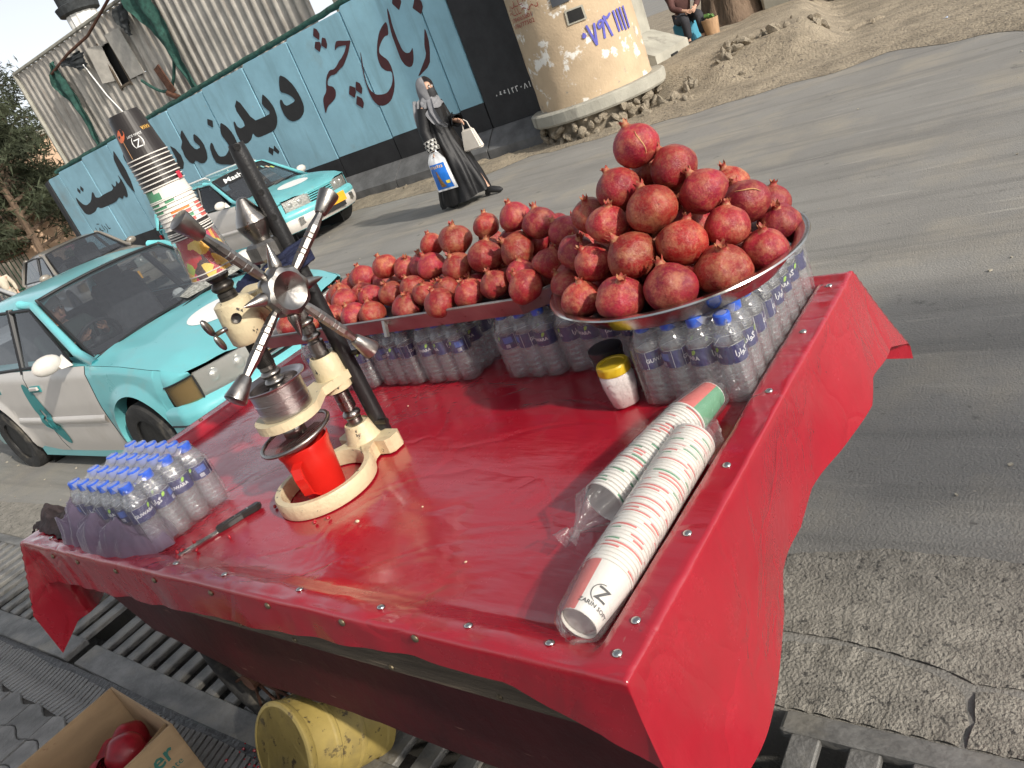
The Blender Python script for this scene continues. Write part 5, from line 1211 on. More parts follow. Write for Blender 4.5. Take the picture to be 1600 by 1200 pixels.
M_dkred = mat('dark_red_board', (.055, .004, .006), .5, var=.35, vscale=4, bump=.3, bscale=25, detail=9); speck(M_dkred, (.20, .09, .07), 26, .68, .72, stretch=(.3, 1, 2))
M_stud = mat('steel_stud', (.55, .55, .53), .25, 1.)
cart = empty('juice_cart', ((CX0 + CX1) / 2, (CY0 + CY1) / 2, 0), label='wooden handcart covered with glossy red vinyl, carrying the juice press', cat='cart')
CO = cart.location.copy()
def cb(bb, nm, m, **k):
    bb.v = [(x - CO.x, y - CO.y, z - CO.z) for x, y, z in bb.v]; return bb.obj(nm, m, cart, **k)
# deck boards and frame
for k in range(8):
    y = CY0 + .06 + (CY1 - CY0 - .12) * (k + .5) / 8
    cb(MB().box(((CX0 + CX1) / 2, y, TZ - .030), (CX1 - CX0 - .04, .145, .024)), 'deck_board', M_wood)
cb(MB().cham(((CX0 + CX1) / 2, CY0 + .040, TZ - .075), (CX1 - CX0 - .03, .04, .125), .004), 'side_rail', M_wood)
cb(MB().cham(((CX0 + CX1) / 2, CY1 - .040, TZ - .075), (CX1 - CX0 - .03, .04, .125), .004), 'side_rail', M_wood)
cb(MB().cham((CX0 + .035, (CY0 + CY1) / 2, TZ - .075), (.04, CY1 - CY0 - .13, .125), .004), 'end_rail', M_wood)
cb(MB().cham((CX1 - .035, (CY0 + CY1) / 2, TZ - .075), (.04, CY1 - CY0 - .13, .125), .004), 'end_rail', M_wood)
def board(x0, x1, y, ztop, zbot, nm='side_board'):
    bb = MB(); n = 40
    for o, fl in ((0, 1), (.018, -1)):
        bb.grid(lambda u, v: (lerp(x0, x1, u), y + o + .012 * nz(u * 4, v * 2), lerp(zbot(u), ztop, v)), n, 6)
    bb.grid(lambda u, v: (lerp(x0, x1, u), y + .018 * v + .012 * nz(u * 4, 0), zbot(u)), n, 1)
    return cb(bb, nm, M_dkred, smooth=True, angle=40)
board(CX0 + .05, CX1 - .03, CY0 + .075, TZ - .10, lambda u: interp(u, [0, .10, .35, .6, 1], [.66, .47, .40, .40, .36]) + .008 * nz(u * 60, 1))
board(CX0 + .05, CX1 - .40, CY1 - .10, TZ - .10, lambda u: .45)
for y in (CY0 + .16, CY1 - .16):
    for x in (CX0 + .55, CX1 - .45):
        cb(MB().box((x, y, .52), (.06, .06, .50)), 'leg', M_wood)
# axle and two spoked wheels
cb(MB().tube([(-2.16, CY0 + .13, .31), (-2.16, CY1 - .13, .31)], .022, 8), 'axle', M_rust)
for y in (CY0 + .15, CY1 - .15):
    wh = empty('wheel', Vector((-2.16, y, .31)) - CO); wh.parent = cart
    bb = MB(); bb.tube([(.285 * math.cos(2 * PI * k / 40), 0, .285 * math.sin(2 * PI * k / 40)) for k in range(40)], .026, 8, closed=True); bb.obj('tyre', M_tyre, wh, smooth=True)
    bb = MB(); bb.lathe([(.03, -.05), (.03, .05)], 12, rot=eul(R(90), 0, 0))
    for k in range(14): bb.tube([(0, .03 * (-1) ** k, 0), (.27 * math.cos(k * .449), 0, .27 * math.sin(k * .449))], .005, 5)
    bb.obj('spokes', M_rust, wh)
for y in (CY0 + .15, CY1 - .15): cb(MB().box((-2.16, y, .5), (.05, .05, .45)), 'wheel_fork', M_rust)

# vinyl cover: one sheet folded over raised rims on all four sides
rimw, rimh = .066, .036
def hemR(y): return interp(y, [.58, .75, .905, 1.07, 1.13, 1.285, 1.37, 1.55, 1.69, 1.76, 1.94], [.37, .365, .365, .34, .295, .308, .272, .268, .26, .22, .25]) + .008 * nz(y * 6, 2)
def hemN(x): return interp(x, [-2.85, -2.68, -2.22, -1.56, -1.3, -1.03, -.82, -.74, -.66, -.57], [.18, .155, .14, .11, .088, .07, .075, .115, .13, .2]) + .008 * nz(x * 7, 4)
def fold(t, lo, hi, dlo, dhi):
    """t in [-1,2]: <0 the drop below lo, 0..1 the deck, >1 the drop beyond hi -> (coord, dz, depth_lo, depth_hi)"""
    if t < 0: d = -t * dlo; return lo, 0., d, 0.
    if t > 1: d = (t - 1) * dhi; return hi, 0., 0., d
    return lerp(lo, hi, t), 0., 0., 0.
def rim(d):
    """height of the sheet above the deck at distance d inside the edge"""
    return rimh * sstep(rimw + .012 - d, 0, .018)
def rim4(x, y):
    a = rim(min(x - CX0, CX1 - x, CY1 - y)); n = rimh * sstep(.105 - (y - CY0), 0, .085)
    return max(a, n)
def sheet(a, b_):
    xg = lerp(CX0, CX1, max(0, min(1, a))); yg = lerp(CY0, CY1, max(0, min(1, b_)))
    x, _, dL, dR = fold(a, CX0, CX1, .36, hemR(yg))
    y, _, dN, dB = fold(b_, CY0, CY1, hemN(xg), .30)
    inside = min(x - CX0, CX1 - x, y - CY0, CY1 - y)
    z = TZ + rim4(x, y)
    pk = math.sin(xg * 26 + 1.5 * math.sin(xg * 9))
    near = math.exp(-((yg - CY0) / .06) ** 2)
    if dN == 0 and dL == 0 and dR == 0 and dB == 0:
        z += .0035 * nz(x * 3, y * 3, 2) + .0022 * nz(x * 2 + y * 5, y * 8 - x * 3, 5) + .007 * near * nz(x * 15, y * 8, 1) * (1 if inside < rimw else .5) + .0045 * near * math.sin(x * 46 + y * 30 + 2 * math.sin(x * 13)) * max(0, nz(x * 5, 2, 3) + .25)
        z += .004 * math.exp(-((xg - CX1) / .05) ** 2) * nz(y * 16, 3)
    def drop(d): 
        # rounded over the edge, then straight down
        return d - .005 * (1 - math.exp(-d / .005))
    def out(d): return .010 * (1 - math.exp(-d / .005))
    if dN > 0:
        z -= drop(dN); y -= out(dN) + .008 * dN / .12 * (pk * .35 + nz(xg * 11, dN * 6, 1)) + .02 * dN
    if dR > 0:
        z -= drop(dR) * .97; x += out(dR) + dR * (.06 + .16 * nz(yg * 2.6, 1.7, dR) + .08 * math.sin(yg * 7.5 + 1) + .03 * nz(yg * 6 + dR * 3, 4.1, 2)) + .05 * math.exp(-((yg - CY1) / .2) ** 2) * dR / .3
    if dL > 0:
        z -= drop(dL) * .95; x -= out(dL) + dL * (.16 + .2 * nz(yg * 4, 4.2, dL * 3) + .14 * math.sin(yg * 17))
    if dB > 0:
        z -= drop(dB); y += out(dB) + dB * (.14 + .2 * nz(xg * 5, 2, 6))
    mn = min(dR, dB); z += .72 * mn if mn > 0 else 0
    mn = min(dR, dN); z += .55 * mn if mn > 0 else 0
    mn = min(dL, dN)
    if mn > 0: z += .5 * mn; x -= .35 * mn; y -= .45 * mn
    if (dB > 0 and dR > 0): x += .05 * min(dR, dB); y += .42 * min(dR, dB)
    return (x, y, z)
def steps(lo_n, n, hi_n, edge):
    ts = [-(1 - i / lo_n) for i in range(lo_n)] + [-.03, -.012]
    core = [0, edge * .15, edge * .4, edge * .7, edge * .85, edge, edge * 1.15, edge * 1.4, edge * 1.8]
    ts += core + [lerp(edge * 2.2, 1 - edge * 2.2, i / n) for i in range(n + 1)] + [1 - c for c in core[::-1]]
    ts += [1.012, 1.03] + [1 + (i + 1) / hi_n for i in range(hi_n)]
    return ts
ua = steps(16, 96, 22, rimw / (CX1 - CX0)); vb = steps(12, 62, 14, rimw / (CY1 - CY0))
bb = MB(); V = [sheet(a, b_) for b_ in vb for a in ua]; w = len(ua)
bb.add(V, [(j * w + i, j * w + i + 1, (j + 1) * w + i + 1, (j + 1) * w + i) for j in range(len(vb) - 1) for i in range(w - 1)])
cb(bb, 'vinyl_cover', M_vinyl, smooth=True)
# studs that pin the cover
st_me = MB().lathe([(.008, 0), (.008, .002), (.006, .004), (.003, .005), (0, .0052)], 14).mesh('stud', M_stud, True)
M_oldstud = mat('dull_stud', (.22, .18, .12), .5, .8)
st_old = MB().lathe([(.008, 0), (.008, .002), (.006, .004), (0, .005)], 12).mesh('stud', M_oldstud, True)
def surf(a, b_):
    p = Vector(sheet(a, b_)); e = .002; t1 = Vector(sheet(a + e, b_)) - p; t2 = Vector(sheet(a, b_ + e)) - p; n = t1.cross(t2).normalized(); return p, n
def stud(a, b_, me):
    p, n = surf(a, b_)
    o = add_obj('stud', me, cart, p - CO, n.to_track_quat('Z', 'Y').to_euler()); return o
LX, LY = CX1 - CX0, CY1 - CY0
for y in (.635, .70, .905, 1.10, 1.36, 1.62, 1.86): stud(1 - .026 / LX, (y - CY0) / LY, st_me)
for x in (-2.66, -2.41, -2.13, -1.88, -1.66, -1.37, -1.12, -.90, -.73): stud((x - CX0) / LX, .030 / LY, st_me)
for x in (-2.60, -2.42, -2.17, -1.95, -1.68, -1.45, -1.20, -1.0): stud((x - CX0) / LX, -.42 / 1.0 * .6, st_old)
for y in (.95, 1.3, 1.6): stud(.024 / LX, (y - CY0) / LY, st_old)
# nails in the bare rail
for x in (-1.72, -1.50, -1.18, -.9): cb(MB().lathe([(.007, 0), (.006, .003), (0, .004)], 8, (x, CY0 + .0195, TZ - .125), eul(R(90), 0, 0)), 'nail', M_oldstud)

# ================================================================ juice press
M_cream = mat('chipped_cream_enamel', (.66, .56, .36), .45, var=.06, vscale=9, bump=.25, bscale=60); speck(M_cream, (.045, .04, .035), 30, .635, .65, detail=7); speck(M_cream, (.50, .36, .22), 7, .58, .72, detail=7)
M_cast = mat('polished_steel', (.32, .30, .28), .33, 1., var=.18, vscale=16, rvar=.10, bump=.12, bscale=40); speck(M_cast, (.16, .12, .10), 30, .66, .72)
M_dsteel = mat('dark_screw_steel', (.06, .055, .05), .4, .8, var=.3, vscale=30)
M_brush = mat('brushed_steel', (.46, .42, .41), .28, 1., var=.1, vscale=20, stretch=(1, 1, 14), bump=.2, bscale=30)
PXJ, PYJ = -1.692, .995          # ring centre
jp = empty('juice_press', (PXJ, PYJ, TZ + .0), label='cream and steel hand lever juice press with spiked four arm wheel on the cart', cat='juice press')
JO = jp.location.copy()
def jb(bb, nm, m, par=None, **k):
    bb.v = [(x - JO.x, y - JO.y, z - JO.z) for x, y, z in bb.v]; return bb.obj(nm, m, par or jp, **k)
z0 = TZ + .004
bb = MB(); pr = [(.115, 0), (.137, 0), (.1385, .006), (.1375, .036), (.134, .043), (.119, .043), (.116, .038), (.115, 0)]
bb.lathe([(r, z + z0) for r, z in pr], 72, (PXJ, PYJ, 0), cap=False); jb(bb, 'base_ring', M_cream, smooth=True, angle=40)
# neck from ring to post with a cross foot
POX, POY = -1.702, 1.172
bb = MB(); neck = [(-.085, .10), (-.06, .135), (-.055, .155), (-.10, .16), (-.112, .172), (-.112, .205), (-.10, .218), (.09, .218), (.102, .205), (.102, .172), (.09, .16), (.055, .155), (.06, .135), (.085, .10), (.05, .123), (0, .132), (-.05, .123)]
bb.prism([(PXJ + x, PYJ + y) for x, y in neck], z0 + .001, z0 + .0435); 
me_ = jb(bb, 'neck_and_foot', M_cream)
bb = MB(); bb.lathe([(.052, z0 + .043), (.046, z0 + .055), (.038, z0 + .085), (.035, z0 + .092), (.034, z0 + .094), (.034, z0 + .09)], 32, (POX, POY, 0)); jb(bb, 'post_boss', M_cream, smooth=True, angle=40)
jb(MB().tube([(POX + .03, POY + .035, z0 + .07), (POX + .075, POY + .04, z0 + .07)], .009, 8), 'boss_bolt', M_dsteel)
V_, F_ = text_mesh('FREE', .022)
jb(MB().add([(PXJ + .045 + x * .8 - y * .5, PYJ + .112 - x * .62 + y * .8, z0 + .0447) for x, y, z in V_], F_), 'cast_lettering', M_dsteel)
# turned post
def turned(z, zt, seq, r=.024):
    """profile with beads: seq = list of (height, kind)"""
    pr = [];
    for h, k in seq:
        if k == 's': pr += [(r * .92, z + .001), (r * .92, z + h - .001)]
        if k == 'c': pr += [(r, z + .001), (r, z + h * .46), (r * .96, z + h * .48), (r * .96, z + h * .52), (r, z + h * .54), (r, z + h - .001)]
        if k == 'b': pr += [(r * (.80 + .36 * math.sin(PI * i / 8)), z + h * i / 8) for i in range(9)]
        if k == 'g': pr += [(r * .72, z + .0005), (r * .72, z + h - .0005)]
        z += h
    return pr
seq = [(.02, 's'), (.024, 'b'), (.006, 'g'), (.055, 'c'), (.006, 'g'), (.022, 'b'), (.02, 's')]
bb = MB(); bb.lathe(turned(z0 + .09, 0, seq * 2 + [(.02, 'b'), (.004, 'g'), (.05, 'c'), (.022, 'b'), (.022, 'b'), (.045, 'c'), (.02, 'b'), (.03, 's')], .0225), 28, (POX, POY, 0)); jb(bb, 'post', M_cast, smooth=True, angle=30)
# arm carrying the pan
za = TZ + .222
bb = MB(); arm = [(PXJ + .086 * math.cos(a), PYJ + .086 * math.sin(a)) for a in [R(150 + 10 * k) for k in range(25)]]
arm += [(POX + .036, POY - .07), (POX + .042, POY - .02), (POX + .042, POY + .025), (POX + .025, POY + .045), (POX - .025, POY + .045), (POX - .042, POY + .025), (POX - .042, POY - .02), (POX - .036, POY - .07)]
bb.prism(arm, za + .004, za + .028); jb(bb, 'pan_arm', M_cream)
bb = MB(); bb.lathe([(.040, za - .015), (.043, za + .03), (.040, za + .08), (.033, za + .09), (.03, za + .085)], 30, (POX, POY, 0)); bb.box((POX, POY + .055, za + .04), (.035, .03, .09)); jb(bb, 'arm_boss', M_cream, smooth=True, angle=40)
jb(MB().tube([(POX + .02, POY + .05, za + .06), (POX + .075, POY + .06, za + .06)], .008, 8), 'clamp_bolt', M_dsteel)
bb = MB(); bb.lathe([(.03, za - .035), (.028, za)], 20, (PXJ + .005, PYJ - .01, 0)); jb(bb, 'spout', M_cast, smooth=True)
# pan
zp = za + .029
bb = MB(); bb.lathe([(.066, zp), (.068, zp + .02), (.068, zp + .022), (.067, zp + .0225), (.068, zp + .045), (.067, zp + .046), (.0685, zp + .075), (.084, zp + .083), (.085, zp + .086), (.080, zp + .087), (.064, zp + .078), (.062, zp + .01), (0, zp + .008)], 48, (PXJ + .008, PYJ + .0, 0)); pan = jb(bb, 'press_pan', M_brush, smooth=True, angle=30)
# ram
RXm, RYm = PXJ + .012, PYJ + .005
bb = MB(); z = zp + .02
bb.lathe(turned(z, 0, [(.03, 's'), (.022, 'b'), (.022, 'b'), (.022, 'b'), (.012, 's')], .0225), 26, (RXm, RYm, 0)); jb(bb, 'ram_tip', M_cast, smooth=True, angle=30)
zt = z + .108
bb = MB(); pr = []
n = 34
for i in range(n):
    q = zt + (1.345 - zt) * i / n; pr += [(.0225, q), (.0225, q + .0022), (.0205, q + .003), (.0205, q + .0042)]
bb.lathe(pr + [(.0225, 1.35), (.0225, 1.42)], 22, (RXm, RYm, 0)); jb(bb, 'ram_rack', M_dsteel, smooth=True, angle=30)
bb = MB(); bb.lathe(turned(1.42, 0, [(.012, 's'), (.026, 'b'), (.028, 'b'), (.015, 's')], .024), 24, (RXm, RYm, 0)); jb(bb, 'ram_knob', M_dsteel, smooth=True, angle=30)
# head casting between ram and post
bb = MB(); bb.lathe([(.040, 1.300), (.046, 1.308), (.047, 1.36), (.044, 1.405), (.034, 1.412)], 28, (RXm, RYm, 0)); bb.lathe([(.040, 1.325), (.044, 1.335), (.045, 1.40), (.038, 1.43), (.03, 1.435)], 28, (POX, POY, 0))
bb.box((lerp(RXm, POX, .5), lerp(RYm, POY, .5), 1.362), (.062, .12, .075)); bb.lathe([(.046, -.05), (.048, .04), (.040, .055)], 26, (lerp(RXm, POX, .5) , lerp(RYm, POY, .55), 1.362), eul(0, R(90), 0)); hd_ = jb(bb, 'head_casting', M_cream, smooth=True, angle=45)
jb(MB().lathe([(.012, 0), (.012, .004), (.005, .001)], 14, (RXm + .036, RYm - .030, 1.372), align((.77, -.62, 0))), 'plug_hole', M_dsteel)
bb = MB(); bb.tube([(RXm + .0, RYm - .045, 1.355), (RXm - .005, RYm - .075, 1.355)], .006, 8); bb.sphere((RXm - .01, RYm - .082, 1.376), .024, 12, sc_=(.35, .5, 1.1), rot=eul(R(25), 0, R(30))); bb.sphere((RXm - .0, RYm - .078, 1.334), .022, 12, sc_=(.35, .5, 1.1), rot=eul(R(25), 0, R(30))); jb(bb, 'wing_screw', M_cast, smooth=True)
# finial and hex nut on the post
zf = 1.396
bb = MB(); bb.lathe(turned(zf, 0, [(.012, 's'), (.018, 'b'), (.012, 's'), (.01, 'g')], .022), 24, (POX, POY, 0)); jb(bb, 'post_neck', M_cast, smooth=True, angle=30)
bb = MB(); bb.lathe([(.040, zf + .046), (.047, zf + .054), (.047, zf + .088), (.039, zf + .096), (.02, zf + .098)], 6, (POX, POY, 0)); jb(bb, 'hex_nut', mat('nut_steel', (.22, .21, .20), .35, .9, var=.3, vscale=30))
bb = MB(); bb.lathe([(.022, zf + .092), (.026, zf + .104), (.040, zf + .135), (.042, zf + .146), (.038, zf + .158), (.012, zf + .205), (.006, zf + .209), (0, zf + .21)], 18, (POX, POY, 0)); jb(bb, 'finial', M_cast, smooth=True, angle=25)
# spiked wheel: axis along +X
HB = Vector((-1.585, 1.082, 1.378)); AX = Vector((1, -.035, .0)).normalized(); U = Vector((0, 0, 1)).cross(AX).normalized(); W_ = AX.cross(U)
sw = empty('lever_wheel', HB - JO); sw.parent = jp
def wb_(bb, nm, m, **k):
    bb.v = [tuple(Vector(p) - HB) for p in bb.v]; return bb.obj(nm, m, sw, **k)
MAX = Matrix((U, W_, AX)).transposed()
bb = MB(); bb.lathe([(.044, -.028), (.058, -.02), (.062, -.006), (.062, .010), (.056, .022), (.046, .026), (.043, .024), (.030, .014), (0, .010)], 56, HB, MAX, wob=lambda a, z: 1 + (.055 * math.cos(8 * a) if abs(z) < .023 else 0)); wb_(bb, 'hub', M_cast, smooth=True, angle=35)
bb = MB(); bb.lathe([(.018, -.10), (.018, -.028)], 16, HB, MAX); wb_(bb, 'axle', M_dsteel)
for k in range(4):
    a = R(31.8 + 90 * k); d = U * math.cos(a) + W_ * math.sin(a); M3 = align(d)
    bb = MB(); pr = [(.007, .052), (.0125, .072), (.0145, .10), (.013, .102), (.013, .104), (.0145, .106), (.0145, .116), (.013, .118), (.0145, .12), (.0145, .148), (.013, .150), (.0145, .152), (.0145, .162), (.013, .164), (.0145, .166), (.0145, .188), (.0125, .20), (.0095, .232)]
    bb.lathe(pr, 8, HB, M3); ar = wb_(bb, 'lever_arm', M_cast)
    bb = MB(); bb.lathe([(.0125, .228), (.0155, .232), (.026, .284), (.026, .290), (.022, .2925), (0, .293)], 24, HB, M3); bb.v = [tuple(Vector(p) - HB) for p in bb.v]; bb.obj('arm_knob', M_cast, ar, smooth=True, angle=35)
    a = R(31.8 + 90 * k + 50); d = U * math.cos(a) + W_ * math.sin(a); M3 = align(d)
    bb = MB(); bb.lathe([(.0155, .058), (.0165, .066), (.013, .078), (.006, .105), (.001, .118)], 20, HB, M3); wb_(bb, 'spike', M_cast, smooth=True, angle=35)
# black pole tied to the press with a navy rag
M_pole = mat('black_vinyl_pole', (.013, .013, .014), .42, var=.2, vscale=30, bump=.12, bscale=180)
b = MB(); pA, pB = Vector((-1.672, 1.222, TZ + .005)), Vector((-1.668, 1.208, 1.722))
pole = empty('black_pole', pA, label='black pipe with drilled holes tied upright behind the juice press', cat='pole')
bb = MB(); bb.tube([(0, 0, 0), (pB - pA) * .5, (pB - pA) * .97, pB - pA], [.0225, .0215, .021, .019], 22); bb.obj('pipe', M_pole, pole, smooth=True, angle=50)
bb = MB(); bb.lathe([(.03, 0), (.03, .006), (.024, .008)], 20); bb.obj('foot_plate', M_dsteel, pole)
for z in (.86, .745, .68):
    q = (pB - pA) * (z / (pB - pA).z); d = Vector((.80, -.55, -.1)).normalized()
    bb = MB(); bb.lathe([(.0085, 0), (.0085, .0012), (.006, .0013), (0, .0005)], 14, q + d * .0212, align(d)); bb.obj('bolt_hole', M_dark, pole)
M_navy = mat('navy_rag', (.012, .018, .055), .85, var=.4, vscale=14, bump=.6, bscale=60)
bb = MB(); c1, c2 = Vector((POX, POY, 0)), Vector((-1.668, 1.213, 0))
mid = (c1 + c2) / 2; dd = (c2 - c1).normalized(); nn = Vector((-dd.y, dd.x, 0))
for k in range(15):
    z = 1.388 + .0034 * k + .004 * math.sin(k * 2.1); pts = []
    for i in range(26):
        a = 2 * PI * i / 26; p = mid + dd * (.066 + .004 * nz(k, i)) * math.cos(a) + nn * (.036 + .005 * nz(k * 2, i * .4)) * math.sin(a); pts.append((p.x, p.y, z + .016 * math.cos(a + .4) + .006 * nz(i * .3, k)))
    bb.tube(pts, .0075 + .002 * nz(k, 2), 6, closed=True)
bb.grid(lambda u, v: (POX - .05 - .10 * u, POY - .02 - .03 * u + .02 * v, 1.392 + .05 * v * (1 - .5 * u) - .01 * u + .008 * nz(u * 7, v * 7)), 10, 6)
tag(bb.obj('tied_rag', M_navy, smooth=True), 'navy blue rag wound round the black pole and the press post', 'rag')
# ================================================================ jug, strainer, knife
M_redp = mat('red_plastic', (.62, .018, .012), .28, spec=.6, var=.05, vscale=6)
jg = empty('plastic_jug', (PXJ - .004, PYJ - .004, TZ + .006), label='red plastic jug standing in the ring under the juice press', cat='jug')
bb = MB(); pr = [(.050, 0), (.054, .004), (.066, .125), (.070, .135), (.072, .15), (.070, .152), (.066, .148), (.062, .13), (.050, .01), (0, .008)]
bb.lathe(pr, 40); bb.obj('jug_wall', M_redp, jg, smooth=True, angle=30)
bb = MB(); ha = R(-62); hd2 = Vector((math.cos(ha), math.sin(ha), 0)); hs2 = Vector((-hd2.y, hd2.x, 0))
path = [hd2 * .060 + Vector((0, 0, .125)), hd2 * .088 + Vector((0, 0, .118)), hd2 * .094 + Vector((0, 0, .09)), hd2 * .088 + Vector((0, 0, .04)), hd2 * .062 + Vector((0, 0, .018))]
for a, c_ in zip(path, path[1:]):
    P = []
    for p in (a, c_):
        for s_ in (-.013, .013):
            for o in (0, -.007): P.append(p + hs2 * s_ + hd2 * o)
    bb.add(P, [(0, 2, 6, 4), (1, 5, 7, 3), (0, 4, 5, 1), (2, 3, 7, 6), (0, 1, 3, 2), (4, 6, 7, 5)])
bb.obj('jug_handle', M_redp, jg)
bb = MB(); bb.grid(lambda u, v: Vector((-.8 * 0, 0, 0)) + Matrix.Rotation(R(150), 3, 'Z') @ Vector((.064 + .022 * v * math.cos((u - .5) * 2.2), .03 * (u - .5) * 2 * (1 - .3 * v), .135 + .017 * v)), 8, 4); bb.obj('jug_spout', M_redp, jg, smooth=True)
M_meshm = clear_plastic('strainer_mesh', (.70, .62, .62), .42, .4, bump=.6, bscale=500, base=(.34, .27, .26))
sn = empty('strainer', (PXJ + .002, PYJ - .012, TZ + .186), (R(5), R(-3), 0), label='round wire mesh strainer resting on the red jug', cat='strainer')
bb = MB(); bb.tube([(.095 * math.cos(2 * PI * k / 48), .095 * math.sin(2 * PI * k / 48), 0) for k in range(48)], .0055, 8, closed=True); bb.obj('hoop', M_cast, sn, smooth=True)
bb = MB(); bb.grid(lambda u, v: (.093 * v * math.cos(2 * PI * u), .093 * v * math.sin(2 * PI * u), -.036 * (1 - v * v) - .001), 40, 10, cu=True); bb.obj('mesh_bowl', M_meshm, sn, smooth=True)
bb = MB()
for k in range(5): bb.tube([(-.02 + .012 * k, -.05, -.014), (.012 + .012 * k, .06, -.010)], .0016, 5)
bb.obj('support_wires', M_cast, sn)
kn = empty('kitchen_knife', (-1.935, .786, TZ + .006), (0, 0, R(67)), label='kitchen knife with black handle lying on the red vinyl', cat='knife')
bb = MB(); bb.prism([(-.152, -.004), (-.145, -.008), (-.02, -.011), (0, -.010), (0, .009), (-.06, .009), (-.13, .006)], 0.001, .003); bb.obj('blade', mat('knife_steel', (.42, .40, .37), .25, 1., var=.3, vscale=30), kn)
bb = MB(); pl = [(-.003, -.012), (.03, -.013), (.07, -.011), (.112, -.015), (.124, -.010), (.127, .002), (.118, .012), (.07, .010), (.02, .011), (-.003, .010)]; bb.prism(pl, -.003, .015)
me = bb.mesh('knife_handle', mat('black_handle', (.02, .019, .018), .35)); bm = bmesh.new(); bm.from_mesh(me); bmesh.ops.bevel(bm, geom=[e for e in bm.edges if abs(e.verts[0].co.z - e.verts[1].co.z) < 1e-5], offset=.004, segments=3, affect='EDGES'); bm.to_mesh(me); bm.free(); add_obj('knife_handle', me, kn)
for x in (.02, .055, .09): MB().lathe([(.003, .0152), (.003, .0158), (0, .016)], 10, (x, 0, 0)).obj('rivet', M_stud, kn)
# pomegranate seeds and crumbs on the vinyl
M_seed = mat('pomegranate_seed', (.42, .008, .02), .15, spec=.8); seed = MB().sphere((0, 0, 0), .0055, 8, sc_=(1, .8, 1.3)).mesh('seed', M_seed, True)
for k, (x, y) in enumerate([(-1.985, .735), (-1.93, .71), (-1.99, .70), (-1.86, .77), (-1.60, .86), (-1.57, .88), (-2.0, .69), (-1.82, .90)]):
    tag(add_obj('pomegranate_seed', seed, None, (x, y, TZ + .008), (k, k * 2, 0)), 'red pomegranate seed fallen on the vinyl between knife and press', 'seed', 'fallen pomegranate seeds')
crumb = MB().sphere((0, 0, 0), .006, 7, sc_=(1.2, .8, .6)).mesh('crumb', mat('pale_crumb', (.72, .58, .40), .8), True)
for k, (x, y) in enumerate([(-1.46, .88), (-1.845, .955), (-1.75, 1.40), (-1.30, .95), (-1.05, .80)]):
    tag(add_obj('crumb', crumb, None, (x, y, TZ + .006), (0, 0, k), (1, 1, 1) if k < 2 else (.5, .5, .5)), 'pale crumb lying on the red vinyl cover', 'crumb', 'pale crumbs on the vinyl')

# ================================================================ water bottles
M_pet = clear_plastic('clear_bottle', (.985, .99, .995), .14, .08, bump=.8, bscale=70, base=(.92, .94, .97), fres=1.9)
M_petwet = clear_plastic('water_body', (.985, .99, .995), .05, .03, base=(.92, .94, .97), fres=1.4)
M_cap = mat('blue_cap', (.045, .13, .62), .35); M_lab = mat('navy_label', (.014, .016, .105), .35, var=.2, vscale=30); M_labt = mat('label_white_print', (.75, .76, .78), .4); M_labg = mat('label_green_print', (.30, .55, .05), .4); M_labb = mat('label_blue_print', (.04, .10, .42), .4)
BR = .0318; BH = .205
bp = [(.0, .004), (.020, .002), (.029, .004), (BR, .014)]
for k in range(5): z = .022 + k * .0145; bp += [(BR, z), (BR, z + .008), (BR - .0018, z + .011)]
bp += [(BR, .095), (BR - .001, .098), (BR - .001, .140), (BR, .143), (BR, .148)]
for k in range(3): z = .150 + k * .008; r_ = lerp(BR, .022, k / 3); bp += [(r_, z), (r_ - .0005, z + .005)]
bp += [(.018, .176), (.0135, .184), (.0125, .190), (.0125, .196)]
bottle_me = MB().lathe(bp, 22, cap=False).mesh('bottle_shell', M_pet, True)
water_me = MB().lathe([(0, .006), (BR - .003, .012), (BR - .003, .145), (BR - .008, .158), (0, .159)], 16, cap=False).mesh('water', M_petwet, True)
cap_me = MB().lathe([(.0170, .183), (.0178, .185), (.0178, .203), (.0160, .2055), (.0, .206)], 22, wob=lambda a, z: 1 + (.02 * math.cos(22 * a) if .186 < z < .204 else 0)).mesh('cap', M_cap, True, 40)
def label_mesh():
    bb = MB(); r_ = BR + .0003; bb.lathe([(r_, .098), (r_, .140)], 26, cap=False)
    r2 = r_ + .0005
    def wrap(x, z, r=r2, a0=0.): a = a0 + x / r; return (r * math.cos(a), r * math.sin(a), z)
    V1, F1 = text_mesh('GUWARA', .0135, bold=True); bb.add([wrap(x, .118 + y, a0=-.3) for x, y, z in V1], F1, 1)
    V1, F1 = text_mesh('\ufe8d\ufead\ufe8d\ufeee\ufb94', .018, bold=True); bb.add([wrap(x, .120 + y, a0=2.0) for x, y, z in V1], F1, 1)
    def rect(a0, a1, za_, zb_, m, rr=r2): 
        bb.grid(lambda u, v: (rr * math.cos(lerp(a0, a1, u)), rr * math.sin(lerp(a0, a1, u)), lerp(za_, zb_, v)), 5, 1, m)
    rect(3.35, 3.75, .102, .112, 1); rect(3.25, 4.1, .116, .134, 3); rect(4.35, 4.38, .098, .140, 1); rect(-1.15, -1.12, .098, .140, 1)
    for k in range(9): a = 3.37 + k * .042; rect(a, a + .016, .1025, .1115, 0, r2 + .0004)
    for a0 in (.15, 2.62):
        bb.add([wrap(x, z_, a0=a0) for x, z_ in ((0, .126), (.006, .127), (.011, .134), (.009, .139), (.002, .136))], [(0, 1, 2, 3, 4)], 2)
    for dz in (.0985, .1385): rect(0, 2 * PI - .01, dz, dz + .0012, 1)
    return bb.mesh('label', [M_lab, M_labt, M_labg, M_labb])
lab_me = label_mesh()
def film(name, tint, haze, base): return clear_plastic(name, tint, haze, .07, bump=1., bscale=48, base=base, fres=1.42, bdist=.006)
